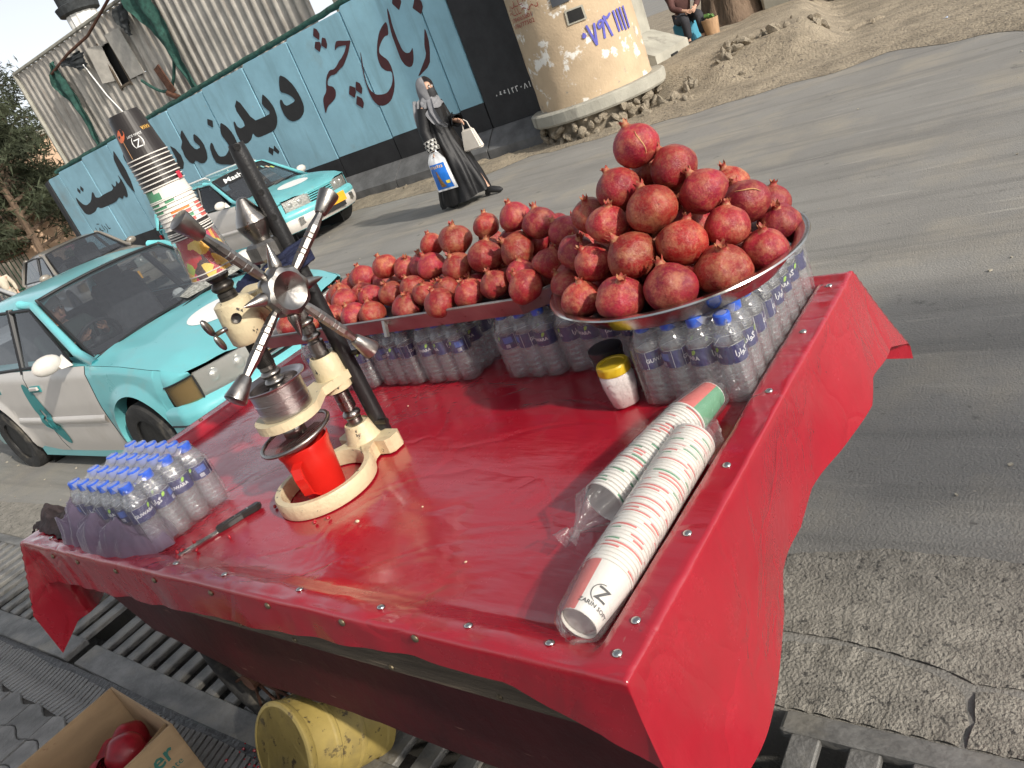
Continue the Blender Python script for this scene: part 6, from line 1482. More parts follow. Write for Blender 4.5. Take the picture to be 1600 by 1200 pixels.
M_wrap = film('shrink_wrap', (.99, .99, .995), .13, (.92, .93, .96)); M_wrap2 = film('shrink_wrap_dull', (.985, .985, .985), .15, (.88, .88, .88))
M_wraptop = film('shrink_wrap_top', (.98, .98, .99), .50, (.80, .81, .88))
def pack(lab, ox, oy, nx, ny, rz=0., wrap=M_wrap, grp=None, caps=True, seed=0, skip=None):
    """ox,oy: corner of the pack (min x, min y in its own frame); bottles spaced 2*BR"""
    r_ = random.Random(seed); e = empty('water_bottle_pack', (ox, oy, TZ + .004), (0, 0, rz), label=lab, cat='bottle pack', group=grp)
    S = 2 * BR + .0004; cs = []
    for i in range(nx):
        for j in range(ny):
            c_ = ((i + .5) * S, (j + .5) * S, 0)
            cs.append(c_)
            if skip and skip(i, j): continue
            b_ = add_obj('bottle', bottle_me, e, c_, (0, 0, 0)); 
            add_obj('label', lab_me, b_, None, (0, 0, r_.uniform(0, 6.28))); add_obj('cap', cap_me, b_)
            add_obj('water', water_me, b_)
    # film: scalloped sides, puckered top
    W1, W2 = nx * S, ny * S; path = []
    def scal(t, n): k = (t * n) % 1.0; return .0075 * (1 - abs(2 * k - 1) ** 2.2) - .006
    M_ = 8
    for k in range(nx * M_): t = k / (nx * M_); path.append((t * W1, -scal(t, nx)))
    for k in range(ny * M_): t = k / (ny * M_); path.append((W1 + scal(t, ny), t * W2))
    for k in range(nx * M_): t = k / (nx * M_); path.append((W1 - t * W1, W2 + scal(t, nx)))
    for k in range(ny * M_): t = k / (ny * M_); path.append((-scal(t, ny), W2 - t * W2))
    prof = [(0, -.012), (.006, .000), (.05, .0012), (.10, .0012), (.146, .001), (.165, -.006), (.182, -.014), (.196, -.019)]
    bb = MB(); V = []; n = len(path); cx_, cy_ = W1 / 2, W2 / 2
    for z, off in prof:
        for x, y in path:
            dx = 1 if x > W1 - .012 else (-1 if x < .012 else 0); dy = 1 if y > W2 - .012 else (-1 if y < .012 else 0)
            V.append((x + dx * off + .0012 * nz(x * 60, z * 50, seed), y + dy * off + .0012 * nz(y * 60, z * 50, seed + 3), z))
    F = [(k * n + i, k * n + (i + 1) % n, (k + 1) * n + (i + 1) % n, (k + 1) * n + i) for k in range(len(prof) - 1) for i in range(n)]
    bb.add(V, F)
    def ft(u, v):
        x = lerp(.019, W1 - .019, u); y = lerp(.019, W2 - .019, v); d = min(math.hypot(x - c[0], y - c[1]) for c in cs)
        return (x, y, .196 + .0115 * math.exp(-(max(0, d - .012) / .010) ** 2) - .009 * (1 - math.exp(-(d / .026) ** 4)) + .002 * nz(x * 40, y * 40, seed))
    bb.obj('shrink_film', wrap, e, smooth=True); bb = MB(); bb.grid(ft, nx * 6, ny * 6); bb.obj('top_film', M_wraptop, e, smooth=True)
    return e
G1 = 'packs of water bottles under the tray'
pack('shrink-wrapped pack of water bottles with blue caps beside the knife, standing alone', -2.456, .676, 6, 4, 0, seed=1)
pack('bottle pack at the front under the steel basin beside the salt jar', -.905, 1.362, 4, 3, 0, M_wrap2, 'packs of water bottles under the basin', seed=2)
pack('bottle pack under the basin along the right rim of the cart', -.905, 1.56, 4, 5, 0, M_wrap2, 'packs of water bottles under the basin', seed=3)
pack('bottle pack right of centre under the metal tray, next to the basin', -1.435, 1.53, 3, 4, 0, M_wrap2, G1, seed=4)
pack('bottle pack in the gap between tray and basin', -1.235, 1.545, 4, 4, 0, M_wrap2, G1, seed=5)
pack('bottle pack in the middle under the metal tray', -1.765, 1.53, 3, 5, R(2), M_wrap2, G1, seed=6)
pack('bottle pack under the tray directly behind the black pole', -1.985, 1.535, 3, 5, R(-2), M_wrap2, G1, seed=7)
pack('bottle pack at the left end under the metal tray', -2.33, 1.52, 5, 5, 0, M_wrap2, G1, seed=8)

# ================================================================ salt jar
jr = empty('salt_jar', (-.975, 1.385, TZ + .004), label='squat jar of white salt with yellow lid beside the bottles', cat='jar')
M_salt = mat('white_salt', (.78, .68, .64), .8, var=.15, vscale=25, bump=.4, bscale=90); speck(M_salt, (.42, .20, .20), 60, .62, .70)
def wobj(a, z): return 1 + .05 * math.cos(4 * a)
bb = MB(); bb.lathe([(.028, 0), (.034, .004), (.041, .05), (.042, .078), (.036, .088)], 32, wob=wobj); bb.obj('salt_fill', M_salt, jr, smooth=True)
bb = MB(); bb.lathe([(.029, -.001), (.0355, .003), (.0425, .05), (.0435, .08), (.037, .091)], 32, wob=wobj, cap=False); bb.obj('jar_wall', M_pet, jr, smooth=True)
bb = MB(); bb.lathe([(.039, .088), (.0405, .090), (.0405, .108), (.038, .112), (.030, .112), (.029, .109), (0, .109)], 48, wob=lambda a, z: 1 + (.012 * math.cos(40 * a) if .089 < z < .109 else 0)); bb.obj('lid', mat('yellow_lid', (.62, .42, .02), .4, var=.08, vscale=20), jr, smooth=True, angle=30)
bb = MB(); bb.lathe([(.037, .0), (.040, .05), (.040, .10), (.043, .104), (.043, .118), (.039, .12), (0, .12)], 28)
jd = tag(bb.obj('black_lid_jar', mat('black_jar_lid', (.02, .02, .022), .4), smooth=True, angle=30), 'dark jar with black lid in the shade behind the salt jar', 'jar'); jd.location = (-1.03, 1.455, TZ + .004)

# ================================================================ paper cups
M_cupw = mat('white_paper_cup', (.76, .73, .67), .55); M_cupr = mat('cup_red_print', (.62, .14, .12), .5); M_cupg = mat('cup_green_print', (.10, .30, .16), .5); M_cupo = mat('cup_orange_print', (.75, .22, .05), .5); M_cupk = mat('cup_black_print', (.022, .017, .015), .4)
def cup_mesh(h, rb, rm, cols, name='cup', base=M_cupw):
    """cols: list of (a0,a1,material index) printed sectors; mouth at z=0, base at z=h"""
    mats = [M_cupw, M_cupr, M_cupg, M_cupo, M_cupk]; bb = MB(); n = 48
    def wall(i, z0_, r0, z1_, r1, m):
        a, c_ = 2 * PI * i / n, 2 * PI * (i + 1) / n
        bb.add([(r0 * math.cos(a), r0 * math.sin(a), z0_), (r0 * math.cos(c_), r0 * math.sin(c_), z0_), (r1 * math.cos(c_), r1 * math.sin(c_), z1_), (r1 * math.cos(a), r1 * math.sin(a), z1_)], [(0, 1, 2, 3)], m)
    for i in range(n):
        a = 2 * PI * (i + .5) / n; m = 0
        for a0, a1, mi in cols:
            if a0 <= a < a1: m = mi
        wall(i, .0035, rm, h, rb, m); wall(i, h, rb - .001, .003, rm - .001, 0)
    bb.tube([((rm + .0006) * math.cos(2 * PI * k / 40), (rm + .0006) * math.sin(2 * PI * k / 40), .0018) for k in range(40)], .0022, 6, closed=True)
    bb.lathe([(rb - .002, h - .006), (0, h - .006)], 24); bb.lathe([(rb, h - .004), (rb + .0004, h)], 24, cap=False)
    return bb.mesh(name, mats, True, 35)
CH_ = .105
cupA = cup_mesh(CH_, .031, .0425, [(0, 1.7, 1), (3.1, 3.9, 2)])
cupB = cup_mesh(CH_, .031, .0425, [(0, 2.0, 1), (4.3, 4.9, 1)])
cupC = cup_mesh(CH_, .031, .0425, [(0.4, 1.7, 2), (3.5, 4.2, 1)])
def sleeve_of_cups(lab, p0, p1, n, flip, last, seed, grp):
    """p0 mouth end, p1 base end of the stack, lying on the cart"""
    r_ = random.Random(seed); p0, p1 = Vector(p0), Vector(p1); d = (p1 - p0).normalized(); L_ = (p1 - p0).length
    e = empty('cup_sleeve', p0, d.to_track_quat('Z', 'Y').to_euler(), label=lab, cat='cup stack', group=grp)
    sp_ = (L_ - CH_) / (n - 1)
    for k in range(n):
        add_obj('cup', r_.choice([cupA, cupA, cupB, cupC]) if k < n - 1 else last, e, (r_.gauss(0, .0003), r_.gauss(0, .0003), k * sp_), (0, 0, r_.uniform(0, 6.28) if k < n - 1 else flip))
    return e, L_
_q = (Vector((-.682, .680, 0)) - Vector((-.686, 1.165, 0))).to_track_quat('Z', 'Y').inverted() @ Vector((.80, 0, .60)); EA = math.atan2(_q.y, _q.x)
s1, L1 = sleeve_of_cups('bagged stack of paper cups with green end cup, nearer the bottles', (-.797, .958, TZ + .047), (-.724, 1.335, TZ + .047), 31, R(70), cup_mesh(CH_, .031, .0425, [(0, 1.0, 1), (1.0, 4.6, 2)]), 3, 'bagged stacks of paper cups')
s2, L2 = sleeve_of_cups('longer bagged stack of paper cups lying along the right rim', (-.697, 1.158, TZ + .047), (-.692, .668, TZ + .047), 44, EA, cup_mesh(CH_, .031, .0425, [(.85, 2.1, 1)]), 5, 'bagged stacks of paper cups')
# printed emblem on the end cup of the long stack
bb = MB(); hz = L2 - CH_
def cpt(a, t, off=.0006): r_ = lerp(.0425, .031, t) + off; return (r_ * math.cos(a), r_ * math.sin(a), hz + .0035 + (CH_ - .0035) * t)
FL = 1.0
M_ink = mat('black_ink', (.03, .028, .026), .5)
V1, F1 = text_mesh('Z', .034, bold=True, cut=.004); bb.add([cpt(EA - x / .036, .58 + (-y) * FL / CH_, .0008) for x, y, z in V1], F1)
V1, F1 = text_mesh('ZARIN SOFT', .0105, bold=True, cut=.004); bb.add([cpt(EA - x / .034, .80 + (-y) * FL / CH_, .0008) for x, y, z in V1], F1)
for k in range(14):
    a0, a1 = R(110 + k * 11), R(110 + (k + 1) * 11); q = []
    for a, r_ in ((a0, .019), (a0, .0175), (a1, .0175), (a1, .019)): q.append(cpt(EA - r_ * math.cos(a) / .036, .58 + r_ * math.sin(a) * 1.0 / CH_, .0008))
    bb.add(q, [(0, 1, 2, 3)])
bb.obj('printed_emblem', M_ink, s2)
# clear bags
M_film = clear_plastic('cellophane', (.97, .97, .975), .12, .08, bump=1., bscale=45, base=(.8, .8, .82), fres=1.4, bdist=.006)
def bag(parent, L_, tail_z, seed, knot=True):
    bb = MB()
    zs_ = [-.012, 0, L_ * .3, L_ * .6, L_ - CH_, L_ - CH_ * .5, L_, L_ + .012]; rs = [.0455, .0465, .0465, .0465, .0463, .044, .040, .030]
    if tail_z < 0: zs_ = [tail_z, tail_z * .75, tail_z * .35] + zs_; rs = [.006, .016, .040] + rs
    else: zs_ += [L_ + .03]; rs += [.012]
    bb.lathe([(r, z) for r, z in zip(rs, zs_)], 36, cap=False, wob=lambda a, z: 1 + .035 * nz(math.cos(a) * 3, math.sin(a) * 3, z * 40 + seed) + (.25 * math.cos(a * 7 + seed) * (1 if (z < -.015 or z > L_ + .005) else .03)))
    if tail_z < 0 and knot:
        bb.sphere((0, 0, tail_z - .006), .011, 10); bb.grid(lambda u, v: ((u - .5) * .03 * (1 + v), .012 * math.sin(u * 9), tail_z - .008 - .028 * v + .004 * nz(u * 9, v * 9)), 10, 6)
    return bb.obj('clear_bag', M_film, parent, smooth=True)
bag(s1, L1, -.085, 1); bag(s2, L2, 0.01, 4)
bb = MB(); bb.grid(lambda u, v: (.03 + .02 * math.sin(v * 5), -.03 + .06 * u, -.02 - .03 * v + .006 * nz(u * 9, v * 9)), 8, 6); bb.obj('bag_tail', M_film, s2, smooth=True)

# cups stacked upside down on the ram of the press
M_fruit = mat('fruit_print', (.55, .03, .03), .35, var=.1, vscale=5)
nt = M_fruit.node_tree; b_ = nt.nodes['Principled BSDF']; tc = nt.nodes.new('ShaderNodeTexCoord'); vo = nt.nodes.new('ShaderNodeTexVoronoi'); vo.inputs['Scale'].default_value = 38
dn = nt.nodes.new('ShaderNodeTexNoise'); dn.inputs['Scale'].default_value = 30; vm = nt.nodes.new('ShaderNodeVectorMath'); vm.operation = 'MULTIPLY_ADD'; vm.inputs[1].default_value = (.03, .03, .03); nt.links.new(tc.outputs['Object'], dn.inputs['Vector']); nt.links.new(dn.outputs['Color'], vm.inputs[0]); nt.links.new(tc.outputs['Object'], vm.inputs[2]); nt.links.new(vm.outputs[0], vo.inputs['Vector']); rp = nt.nodes.new('ShaderNodeValToRGB'); rp.color_ramp.interpolation = 'CONSTANT'
for pos, c_ in ((0, (.45, .015, .02)), (.3, (.80, .42, .04)), (.52, (.60, .03, .10)), (.68, (.35, .45, .06)), (.8, (.85, .60, .12)), (.9, (.05, .02, .02))):
    el = rp.color_ramp.elements.new(pos) if pos else rp.color_ramp.elements[0]; el.color = (*c_, 1)
sx_ = nt.nodes.new('ShaderNodeSeparateColor'); nt.links.new(vo.outputs['Color'], sx_.inputs[0]); nt.links.new(sx_.outputs[0], rp.inputs[0]); nt.links.new(rp.outputs[0], b_.inputs['Base Color'])
rc = empty('cup_tower', (RXm, RYm, 1.480), (R(1.0), R(-.6), 0), label='tower of upside-down paper cups stacked on top of the press ram', cat='cup stack')
def rimcup(z, r, h, rtop, mats, mi, nm='cup', sect=None):
    bb = MB(); n = 40
    for i in range(n):
        a, c_ = 2 * PI * i / n, 2 * PI * (i + 1) / n; m = mi
        if sect:
            for a0, a1, q in sect:
                if a0 <= (a + .08) % (2 * PI) < a1: m = q
        bb.add([(r * math.cos(a), r * math.sin(a), .003), (r * math.cos(c_), r * math.sin(c_), .003), (rtop * math.cos(c_), rtop * math.sin(c_), h), (rtop * math.cos(a), rtop * math.sin(a), h)], [(0, 1, 2, 3)], m)
    bb.tube([((r + .0008) * math.cos(2 * PI * k / 36), (r + .0008) * math.sin(2 * PI * k / 36), .002) for k in range(36)], .00145, 6, 0, closed=True)
    bb.lathe([(rtop, h - .004), (rtop - .003, h - .004), (0, h - .005)], 24, m=mi)
    return bb.obj(nm, mats, rc, smooth=True, angle=35, loc=(0, 0, z))
CM = [M_cupw, M_cupr, M_cupg, M_cupo, M_cupk, M_fruit]
rimcup(0, .0635, .11, .048, CM, 5); rimcup(.011, .0625, .11, .047, CM, 5)
for k in range(3): rimcup(.098 + .006 * k, .0575, .05, .050, CM, 4)
fa = R(-38)
def sct(*s): return [((a + fa) % (2 * PI), ((a + fa) % (2 * PI)) + w_, m) for a, w_, m in s]
for k in range(5): rimcup(.114 + .0098 * k, .0565 - .0004 * k, .06, .049, CM, 0, sect=sct((-.9 + .3 * k, .5, 2), (-.2, 1.1, [3, 1, 2, 1, 3][k % 5]), (1.0, .6, 1)))
for k in range(4): rimcup(.161 + .0085 * k, .0545, .06, .047, CM, 0, sect=sct((-1.5, .9 + .3 * (k % 2), 2), (-.3, .5 * (k == 2), 2)))
rimcup(.190, .0535, .07, .047, CM, 0, sect=sct((-1.6, 1.0, 2)))
for k in range(7): rimcup(.217 + .0097 * k, .0535 - .0003 * k, .10, .040, CM, 4)
topc = rimcup(.284, .0515, .098, .0375, CM, 4)
def tp(a, t, off=.0008): r_ = lerp(.0515, .0375, t) + off; return (r_ * math.cos(a), r_ * math.sin(a), .003 + .095 * t)
FA = R(-42)
bb = MB(); V1, F1 = text_mesh('(Z)', .024, cut=.004); bb.add([tp(FA + .12 - x / .046, .30 - y / .095) for x, y, z in V1], F1); V1, F1 = text_mesh('ZARIN SOFT', .007); bb.add([tp(FA + .12 - x / .046, .48 - y / .095) for x, y, z in V1], F1); bb.obj('cup_print', M_wdecal, topc)
bb = MB(); V1, F1 = text_mesh('KAVA', .011, bold=True, cut=.004); bb.add([tp(FA + .95 - x / .046, .56 - y / .095) for x, y, z in V1], F1); bb.obj('cup_print_gold', mat('gold_print', (.70, .40, .08), .4), topc)
bb = MB()
for k in range(20):
    a0, a1 = 2 * PI * k / 20, 2 * PI * (k + 1) / 20; bb.add([tp(FA - .62, .56)] + [tp(FA - .62 + .30 * math.cos(a), .56 + .13 * math.sin(a) + .05 * math.cos(a)) for a in (a0, a1)], [(0, 1, 2)])
bb.obj('cup_print_picture', mat('cup_print_orange', (.72, .16, .06), .4), topc)
bb = MB(); bb.add([tp(FA - .66, .5), tp(FA - .62, .5), tp(FA - .52, .03), tp(FA - .56, .03)], [(0, 1, 2, 3)]); bb.obj('cup_print_stream', mat('cup_print_tan', (.62, .34, .16), .4), topc)
bb = MB(); bb.cham((.056 * math.cos(FA + 1.1), .056 * math.sin(FA + 1.1), .226), (.004, .014, .016), .001, rotz(FA + 1.1)); bb.obj('price_tag', mat('red_tag', (.55, .03, .06), .4), rc)
bb = MB(); bb.lathe([(.0655, -.004), (.0665, .02), (.064, .06), (.058, .10), (.050, .115)], 30, cap=False, wob=lambda a, z: 1 + .05 * nz(math.cos(a) * 3, math.sin(a) * 3, z * 30)); bb.obj('clear_bag', M_film, rc, smooth=True)
rc.scale = (.88, .88, 1.0)
# ================================================================ tray, basin and the fruit
M_tray = mat('galvanised_tin', (.38, .37, .35), .38, .85, var=.2, vscale=7, bump=.2, bscale=30, rvar=.1); speck(M_tray, (.14, .10, .07), 18, .62, .72)
ty = empty('metal_tray', (-1.80, 1.71, 1.058), label='long galvanised metal tray of pomegranates on top of the bottle packs', cat='tray')
def trayp(pts, z, inset=0): return pts
oc = [(-2.46, 1.485), (-1.285, 1.510), (-1.205, 1.575), (-1.205, 1.90), (-1.26, 1.945), (-2.46, 1.945)]
oc = [(x + 1.80, y - 1.71) for x, y in oc]
def inset(pl, d):
    c_ = (sum(p[0] for p in pl) / len(pl), sum(p[1] for p in pl) / len(pl)); n = len(pl); out_ = []
    for i in range(n):
        a, b_, c2 = Vector(pl[i - 1]), Vector(pl[i]), Vector(pl[(i + 1) % n]); d1 = (b_ - a).normalized(); d2 = (c2 - b_).normalized(); n1 = Vector((-d1.y, d1.x)); n2 = Vector((-d2.y, d2.x)); bs = (n1 + n2).normalized(); out_.append(tuple(b_ + bs * d / max(.3, bs.dot(n1))))
    return out_
def ringsurf(bb, levels):
    n = len(levels[0][0]); V = []
    for pl, z in levels: V += [(x, y, z) for x, y in pl]
    F = []
    for k in range(len(levels) - 1):
        for i in range(n): F.append((k * n + i, k * n + (i + 1) % n, (k + 1) * n + (i + 1) % n, (k + 1) * n + i))
    bb.add(V, F)
bb = MB(); base_ = inset(oc, .016)
ringsurf(bb, [(base_, 0), (oc, .050), (inset(oc, -.004), .052), (inset(oc, -.004), .046), (inset(oc, .0165), -.002), ]); bb.add([(x, y, .001) for x, y in base_], [tuple(range(len(base_)))]); bb.add([(x, y, -.0022) for x, y in inset(oc, .0165)], [tuple(range(len(base_)))[::-1]])
bb.obj('tray_pan', M_tray, ty)
bb = MB(); bb.tube([(x, y, .050) for x, y in inset(oc, -.002)], .0045, 6, closed=True); bb.obj('rolled_edge', M_tray, ty, smooth=True)
for x in (-1.80 + 0.0, ): MB().box((.0, -.217, .025), (.012, .012, .058), eul(R(-17), 0, 0)).obj('edge_strap', M_tray, ty)
M_basin = mat('stainless_basin', (.50, .49, .47), .20, 1., var=.12, vscale=9, rvar=.08, bump=.08, bscale=20)
BCx, BCy = -.858, 1.594
bs = empty('steel_basin', (BCx, BCy, 1.058), label='wide stainless steel basin heaped with pomegranates on bottles', cat='basin')
bb = MB(); bb.lathe([(0, 0), (.235, .001), (.262, .004), (.290, .036), (.298, .046), (.316, .052), (.325, .0535), (.329, .057), (.327, .0605), (.320, .061), (.304, .0575), (.292, .050), (.262, .010), (.235, .004), (0, .003)], 96); bb.v = [(x * .945, y * .945, z) for x, y, z in bb.v]; bb.obj('basin_bowl', M_basin, bs, smooth=True, angle=30)

M_pom = bpy.data.materials.new('pomegranate_skin'); M_pom.use_nodes = True
nt = M_pom.node_tree; L = nt.links; pb_ = nt.nodes['Principled BSDF']; pb_.inputs['Roughness'].default_value = .40; pb_.inputs['Specular IOR Level'].default_value = .45
tc = nt.nodes.new('ShaderNodeTexCoord'); oi = nt.nodes.new('ShaderNodeObjectInfo'); ad = nt.nodes.new('ShaderNodeVectorMath'); ad.operation = 'ADD'
cmb = nt.nodes.new('ShaderNodeCombineXYZ'); ml = nt.nodes.new('ShaderNodeMath'); ml.operation = 'MULTIPLY'; ml.inputs[1].default_value = 37.; L.new(oi.outputs['Random'], ml.inputs[0])
for i in range(3): L.new(ml.outputs[0], cmb.inputs[i])
L.new(tc.outputs['Object'], ad.inputs[0]); L.new(cmb.outputs[0], ad.inputs[1])
def noi(s_, d_=6, ro=.65):
    n = nt.nodes.new('ShaderNodeTexNoise'); n.inputs['Scale'].default_value = s_; n.inputs['Detail'].default_value = d_; n.inputs['Roughness'].default_value = ro; L.new(ad.outputs[0], n.inputs['Vector']); return n
def ramp(src, a, c1, b_, c2):
    r_ = nt.nodes.new('ShaderNodeValToRGB'); r_.color_ramp.elements[0].position = a; r_.color_ramp.elements[1].position = b_; r_.color_ramp.elements[0].color = (*c1, 1); r_.color_ramp.elements[1].color = (*c2, 1); L.new(src, r_.inputs[0]); return r_
def mixc(f, a, b_):
    m_ = nt.nodes.new('ShaderNodeMix'); m_.data_type = 'RGBA'
    if isinstance(f, float): m_.inputs['Factor'].default_value = f
    else: L.new(f, m_.inputs['Factor'])
    for inp, q in (('A', a), ('B', b_)):
        if isinstance(q, tuple): m_.inputs[inp].default_value = (*q, 1)
        else: L.new(q, m_.inputs[inp])
    return m_.outputs['Result']
base1 = ramp(noi(1.1, 4).outputs['Fac'], .32, (.22, .005, .014), .68, (.44, .018, .024)).outputs[0]
tanm = ramp(noi(1.7, 8, .78).outputs['Fac'], .45, (0, 0, 0), .68, (.85, .85, .85)).outputs[0]
c_ = mixc(tanm, base1, (.54, .23, .11))
spk = ramp(noi(11, 6, .8).outputs['Fac'], .50, (0, 0, 0), .68, (.42, .42, .42)).outputs[0]
c_ = mixc(spk, c_, (.58, .24, .17))
dots = ramp(noi(9, 3, .6).outputs['Fac'], .69, (0, 0, 0), .73, (.8, .8, .8)).outputs[0]
c_ = mixc(dots, c_, (.07, .02, .012))
hsv = nt.nodes.new('ShaderNodeHueSaturation'); mrv = nt.nodes.new('ShaderNodeMapRange'); L.new(oi.outputs['Random'], mrv.inputs['Value']); mrv.inputs['To Min'].default_value = .70; mrv.inputs['To Max'].default_value = 1.12; L.new(mrv.outputs[0], hsv.inputs['Value'])
mrh = nt.nodes.new('ShaderNodeMapRange'); mfr = nt.nodes.new('ShaderNodeMath'); mfr.operation = 'FRACT'; mm_ = nt.nodes.new('ShaderNodeMath'); mm_.operation = 'MULTIPLY'; mm_.inputs[1].default_value = 7.31; L.new(oi.outputs['Random'], mm_.inputs[0]); L.new(mm_.outputs[0], mfr.inputs[0]); L.new(mfr.outputs[0], mrh.inputs['Value'])
mrh.inputs['To Min'].default_value = .490; mrh.inputs['To Max'].default_value = .506; L.new(mrh.outputs[0], hsv.inputs['Hue']); L.new(c_, hsv.inputs['Color']); L.new(hsv.outputs[0], pb_.inputs['Base Color'])
bpn = nt.nodes.new('ShaderNodeBump'); bpn.inputs['Strength'].default_value = .25; bpn.inputs['Distance'].default_value = .06; L.new(noi(7, 6, .7).outputs['Fac'], bpn.inputs['Height']); L.new(bpn.outputs[0], pb_.inputs['Normal'])
M_calyx = mat('pomegranate_crown', (.30, .03, .025), .6, var=.2, vscale=2.4, col2=(.40, .20, .09), mix=(.42, .62))
M_scar = mat('dry_split', (.52, .28, .12), .8, var=.3, vscale=60)
pom_me = []; crown_me = []
for k in range(7):
    r_ = random.Random(40 + k); bb = MB(); N = 28; K = 18; ph = [r_.random() * 6 for _ in range(4)]; nf = r_.choice([5, 6, 6]); V = []; F = []
    def prad(a, t):
        z = -math.cos(PI * t); s_ = math.sin(PI * t)
        f = 1 + .032 * math.cos(nf * a + ph[0]) * s_ + .085 * nz(math.cos(a) * s_ * 1.0 + k * 3, math.sin(a) * s_ * 1.0, z * 1.0) + .025 * nz(math.cos(a) * s_ * 3, math.sin(a) * s_ * 3, z * 3 + k)
        return f * s_, f * z * (.90 if z < 0 else .93)
    V.append((0, 0, -.88))
    for i in range(1, K):
        for j in range(N): a = 2 * PI * j / N; rr, z = prad(a, i / K); z += (.10 * max(0, (i / K - .86) / .14) ** 1.5); V.append((rr * math.cos(a), rr * math.sin(a), z))
    V.append((0, 0, 1.02)); T = len(V) - 1
    for j in range(N): F.append((0, 1 + (j + 1) % N, 1 + j)); F.append((T, T - N + j, T - N + (j + 1) % N))
    for i in range(K - 2):
        for j in range(N): F.append((1 + i * N + j, 1 + i * N + (j + 1) % N, 1 + (i + 1) * N + (j + 1) % N, 1 + (i + 1) * N + j))
    bb.add(V, F); pom_me.append(bb.mesh('pomegranate', M_pom, True))
    bb = MB(); nt_ = 6; hgt = r_.uniform(.24, .34); V = []; F = []
    for lvl, (r0, z) in enumerate([(.30, .84), (.205, .95), (.165, 1.05), (.17, 1.12)]):
        for j in range(24): a = 2 * PI * j / 24; V.append((r0 * math.cos(a), r0 * math.sin(a), z))
    for j in range(24):
        a = 2 * PI * j / 24; tooth = abs((j * nt_ / 24 * 2) % 2 - 1); lean = r_.uniform(-.02, .05) if j % 4 == 0 else 0
        h_ = 1.12 + (hgt - .12) * (1 - tooth) * r_.uniform(.75, 1.1); rr = .18 + .05 * (1 - tooth) + lean; V.append((rr * math.cos(a), rr * math.sin(a), h_))
    for l in range(4):
        for j in range(24): F.append((l * 24 + j, l * 24 + (j + 1) % 24, (l + 1) * 24 + (j + 1) % 24, (l + 1) * 24 + j))
    o = len(V)
    for j in range(24): a = 2 * PI * j / 24; V.append((.12 * math.cos(a), .12 * math.sin(a), 1.04))
    for j in range(24): F.append((4 * 24 + j, 4 * 24 + (j + 1) % 24, o + (j + 1) % 24, o + j))
    F.append(tuple(range(o, o + 24))); bb.add(V, F); crown_me.append(bb.mesh('crown', M_calyx, True, 50))
fr = random.Random(12)
def pom(p, r, lab, grp, tilt=None, k=None):
    k = fr.randrange(7) if k is None else k
    ax = Vector((fr.gauss(0, .28), fr.gauss(0, .28), 1)) if tilt is None else Vector(tilt)
    q = ax.to_track_quat('Z', 'Y') @ Matrix.Rotation(fr.uniform(0, 6.28), 3, 'Z').to_quaternion()
    o = add_obj('pomegranate', pom_me[k], None, p, q.to_euler(), (r * 1.03, r * 1.03, r * 1.0)); tag(o, lab, 'pomegranate', grp)
    add_obj('crown', crown_me[k], o); return o
ORD = ['first', 'second', 'third', 'fourth', 'fifth', 'sixth', 'seventh', 'eighth', 'ninth', 'tenth']
BAS =[ (-0.875,1.620,1.392,0.052),(-0.801,1.616,1.324,0.053),(-0.731,1.577,1.268,0.050),(-0.914,1.551,1.323,0.048),(-0.821,1.499,1.273,0.056),(-0.929,1.483,1.265,0.046),(-0.756,1.465,1.198,0.052),(-0.686,1.545,1.190,0.048),(-0.684,1.669,1.197,0.052),(-0.636,1.707,1.124,0.047),(-0.622,1.555,1.120,0.049),(-0.864,1.433,1.199,0.055),(-0.677,1.451,1.128,0.058),(-0.768,1.383,1.133,0.057),(-0.974,1.444,1.194,0.044),(-1.071,1.535,1.197,0.044),(-0.876,1.353,1.137,0.051),(-1.000,1.391,1.129,0.046),(-1.118,1.520,1.120,0.044),(-1.012,1.558,1.272,0.044),(-0.739,1.735,1.228,0.044),(-0.671,1.782,1.150,0.044) ]
TRAY =[ (-1.482,1.740,1.258,0.039),(-1.372,1.740,1.265,0.045),(-1.275,1.709,1.240,0.047),(-1.179,1.669,1.215,0.042),(-1.731,1.752,1.235,0.038),(-1.622,1.741,1.234,0.051),(-1.468,1.668,1.189,0.050),(-1.341,1.662,1.193,0.050),(-1.204,1.593,1.161,0.042),(-1.123,1.616,1.177,0.041),(-1.962,1.740,1.198,0.043),(-1.871,1.741,1.179,0.042),(-2.251,1.875,1.135,0.050),(-1.714,1.695,1.183,0.044),(-1.585,1.668,1.174,0.046),(-1.385,1.567,1.136,0.042),(-1.307,1.595,1.145,0.040),(-1.256,1.531,1.130,0.047),(-1.477,1.555,1.126,0.044),(-1.869,1.632,1.139,0.041),(-1.764,1.632,1.147,0.040),(-1.994,1.651,1.134,0.041),(-1.670,1.580,1.139,0.037),(-1.598,1.598,1.135,0.038),(-1.742,1.558,1.111,0.047),(-1.569,1.525,1.122,0.046),(-2.141,1.662,1.129,0.047),(-2.234,1.732,1.136,0.041),(-2.336,1.873,1.110,0.042),(-1.994,1.557,1.110,0.046),(-2.118,1.582,1.113,0.039),(-2.239,1.562,1.106,0.038),(-1.126,1.553,1.134,0.037) ]
GB, GT = 'pomegranates heaped in the steel basin', 'pomegranates piled in the metal tray'
LB = {0: 'topmost pomegranate of the basin heap, split down its front', 1: 'second highest pomegranate in the basin heap, just right below the topmost', 3: 'pomegranate just left below the topmost one in the basin heap', 8: 'pomegranate with a long yellow split on the right of the basin heap', 9: 'tan pomegranate at the far right of the basin rim'}
def rows(tab, txt):
    return {i: txt % ORD[n] for n, i in enumerate(tab)}
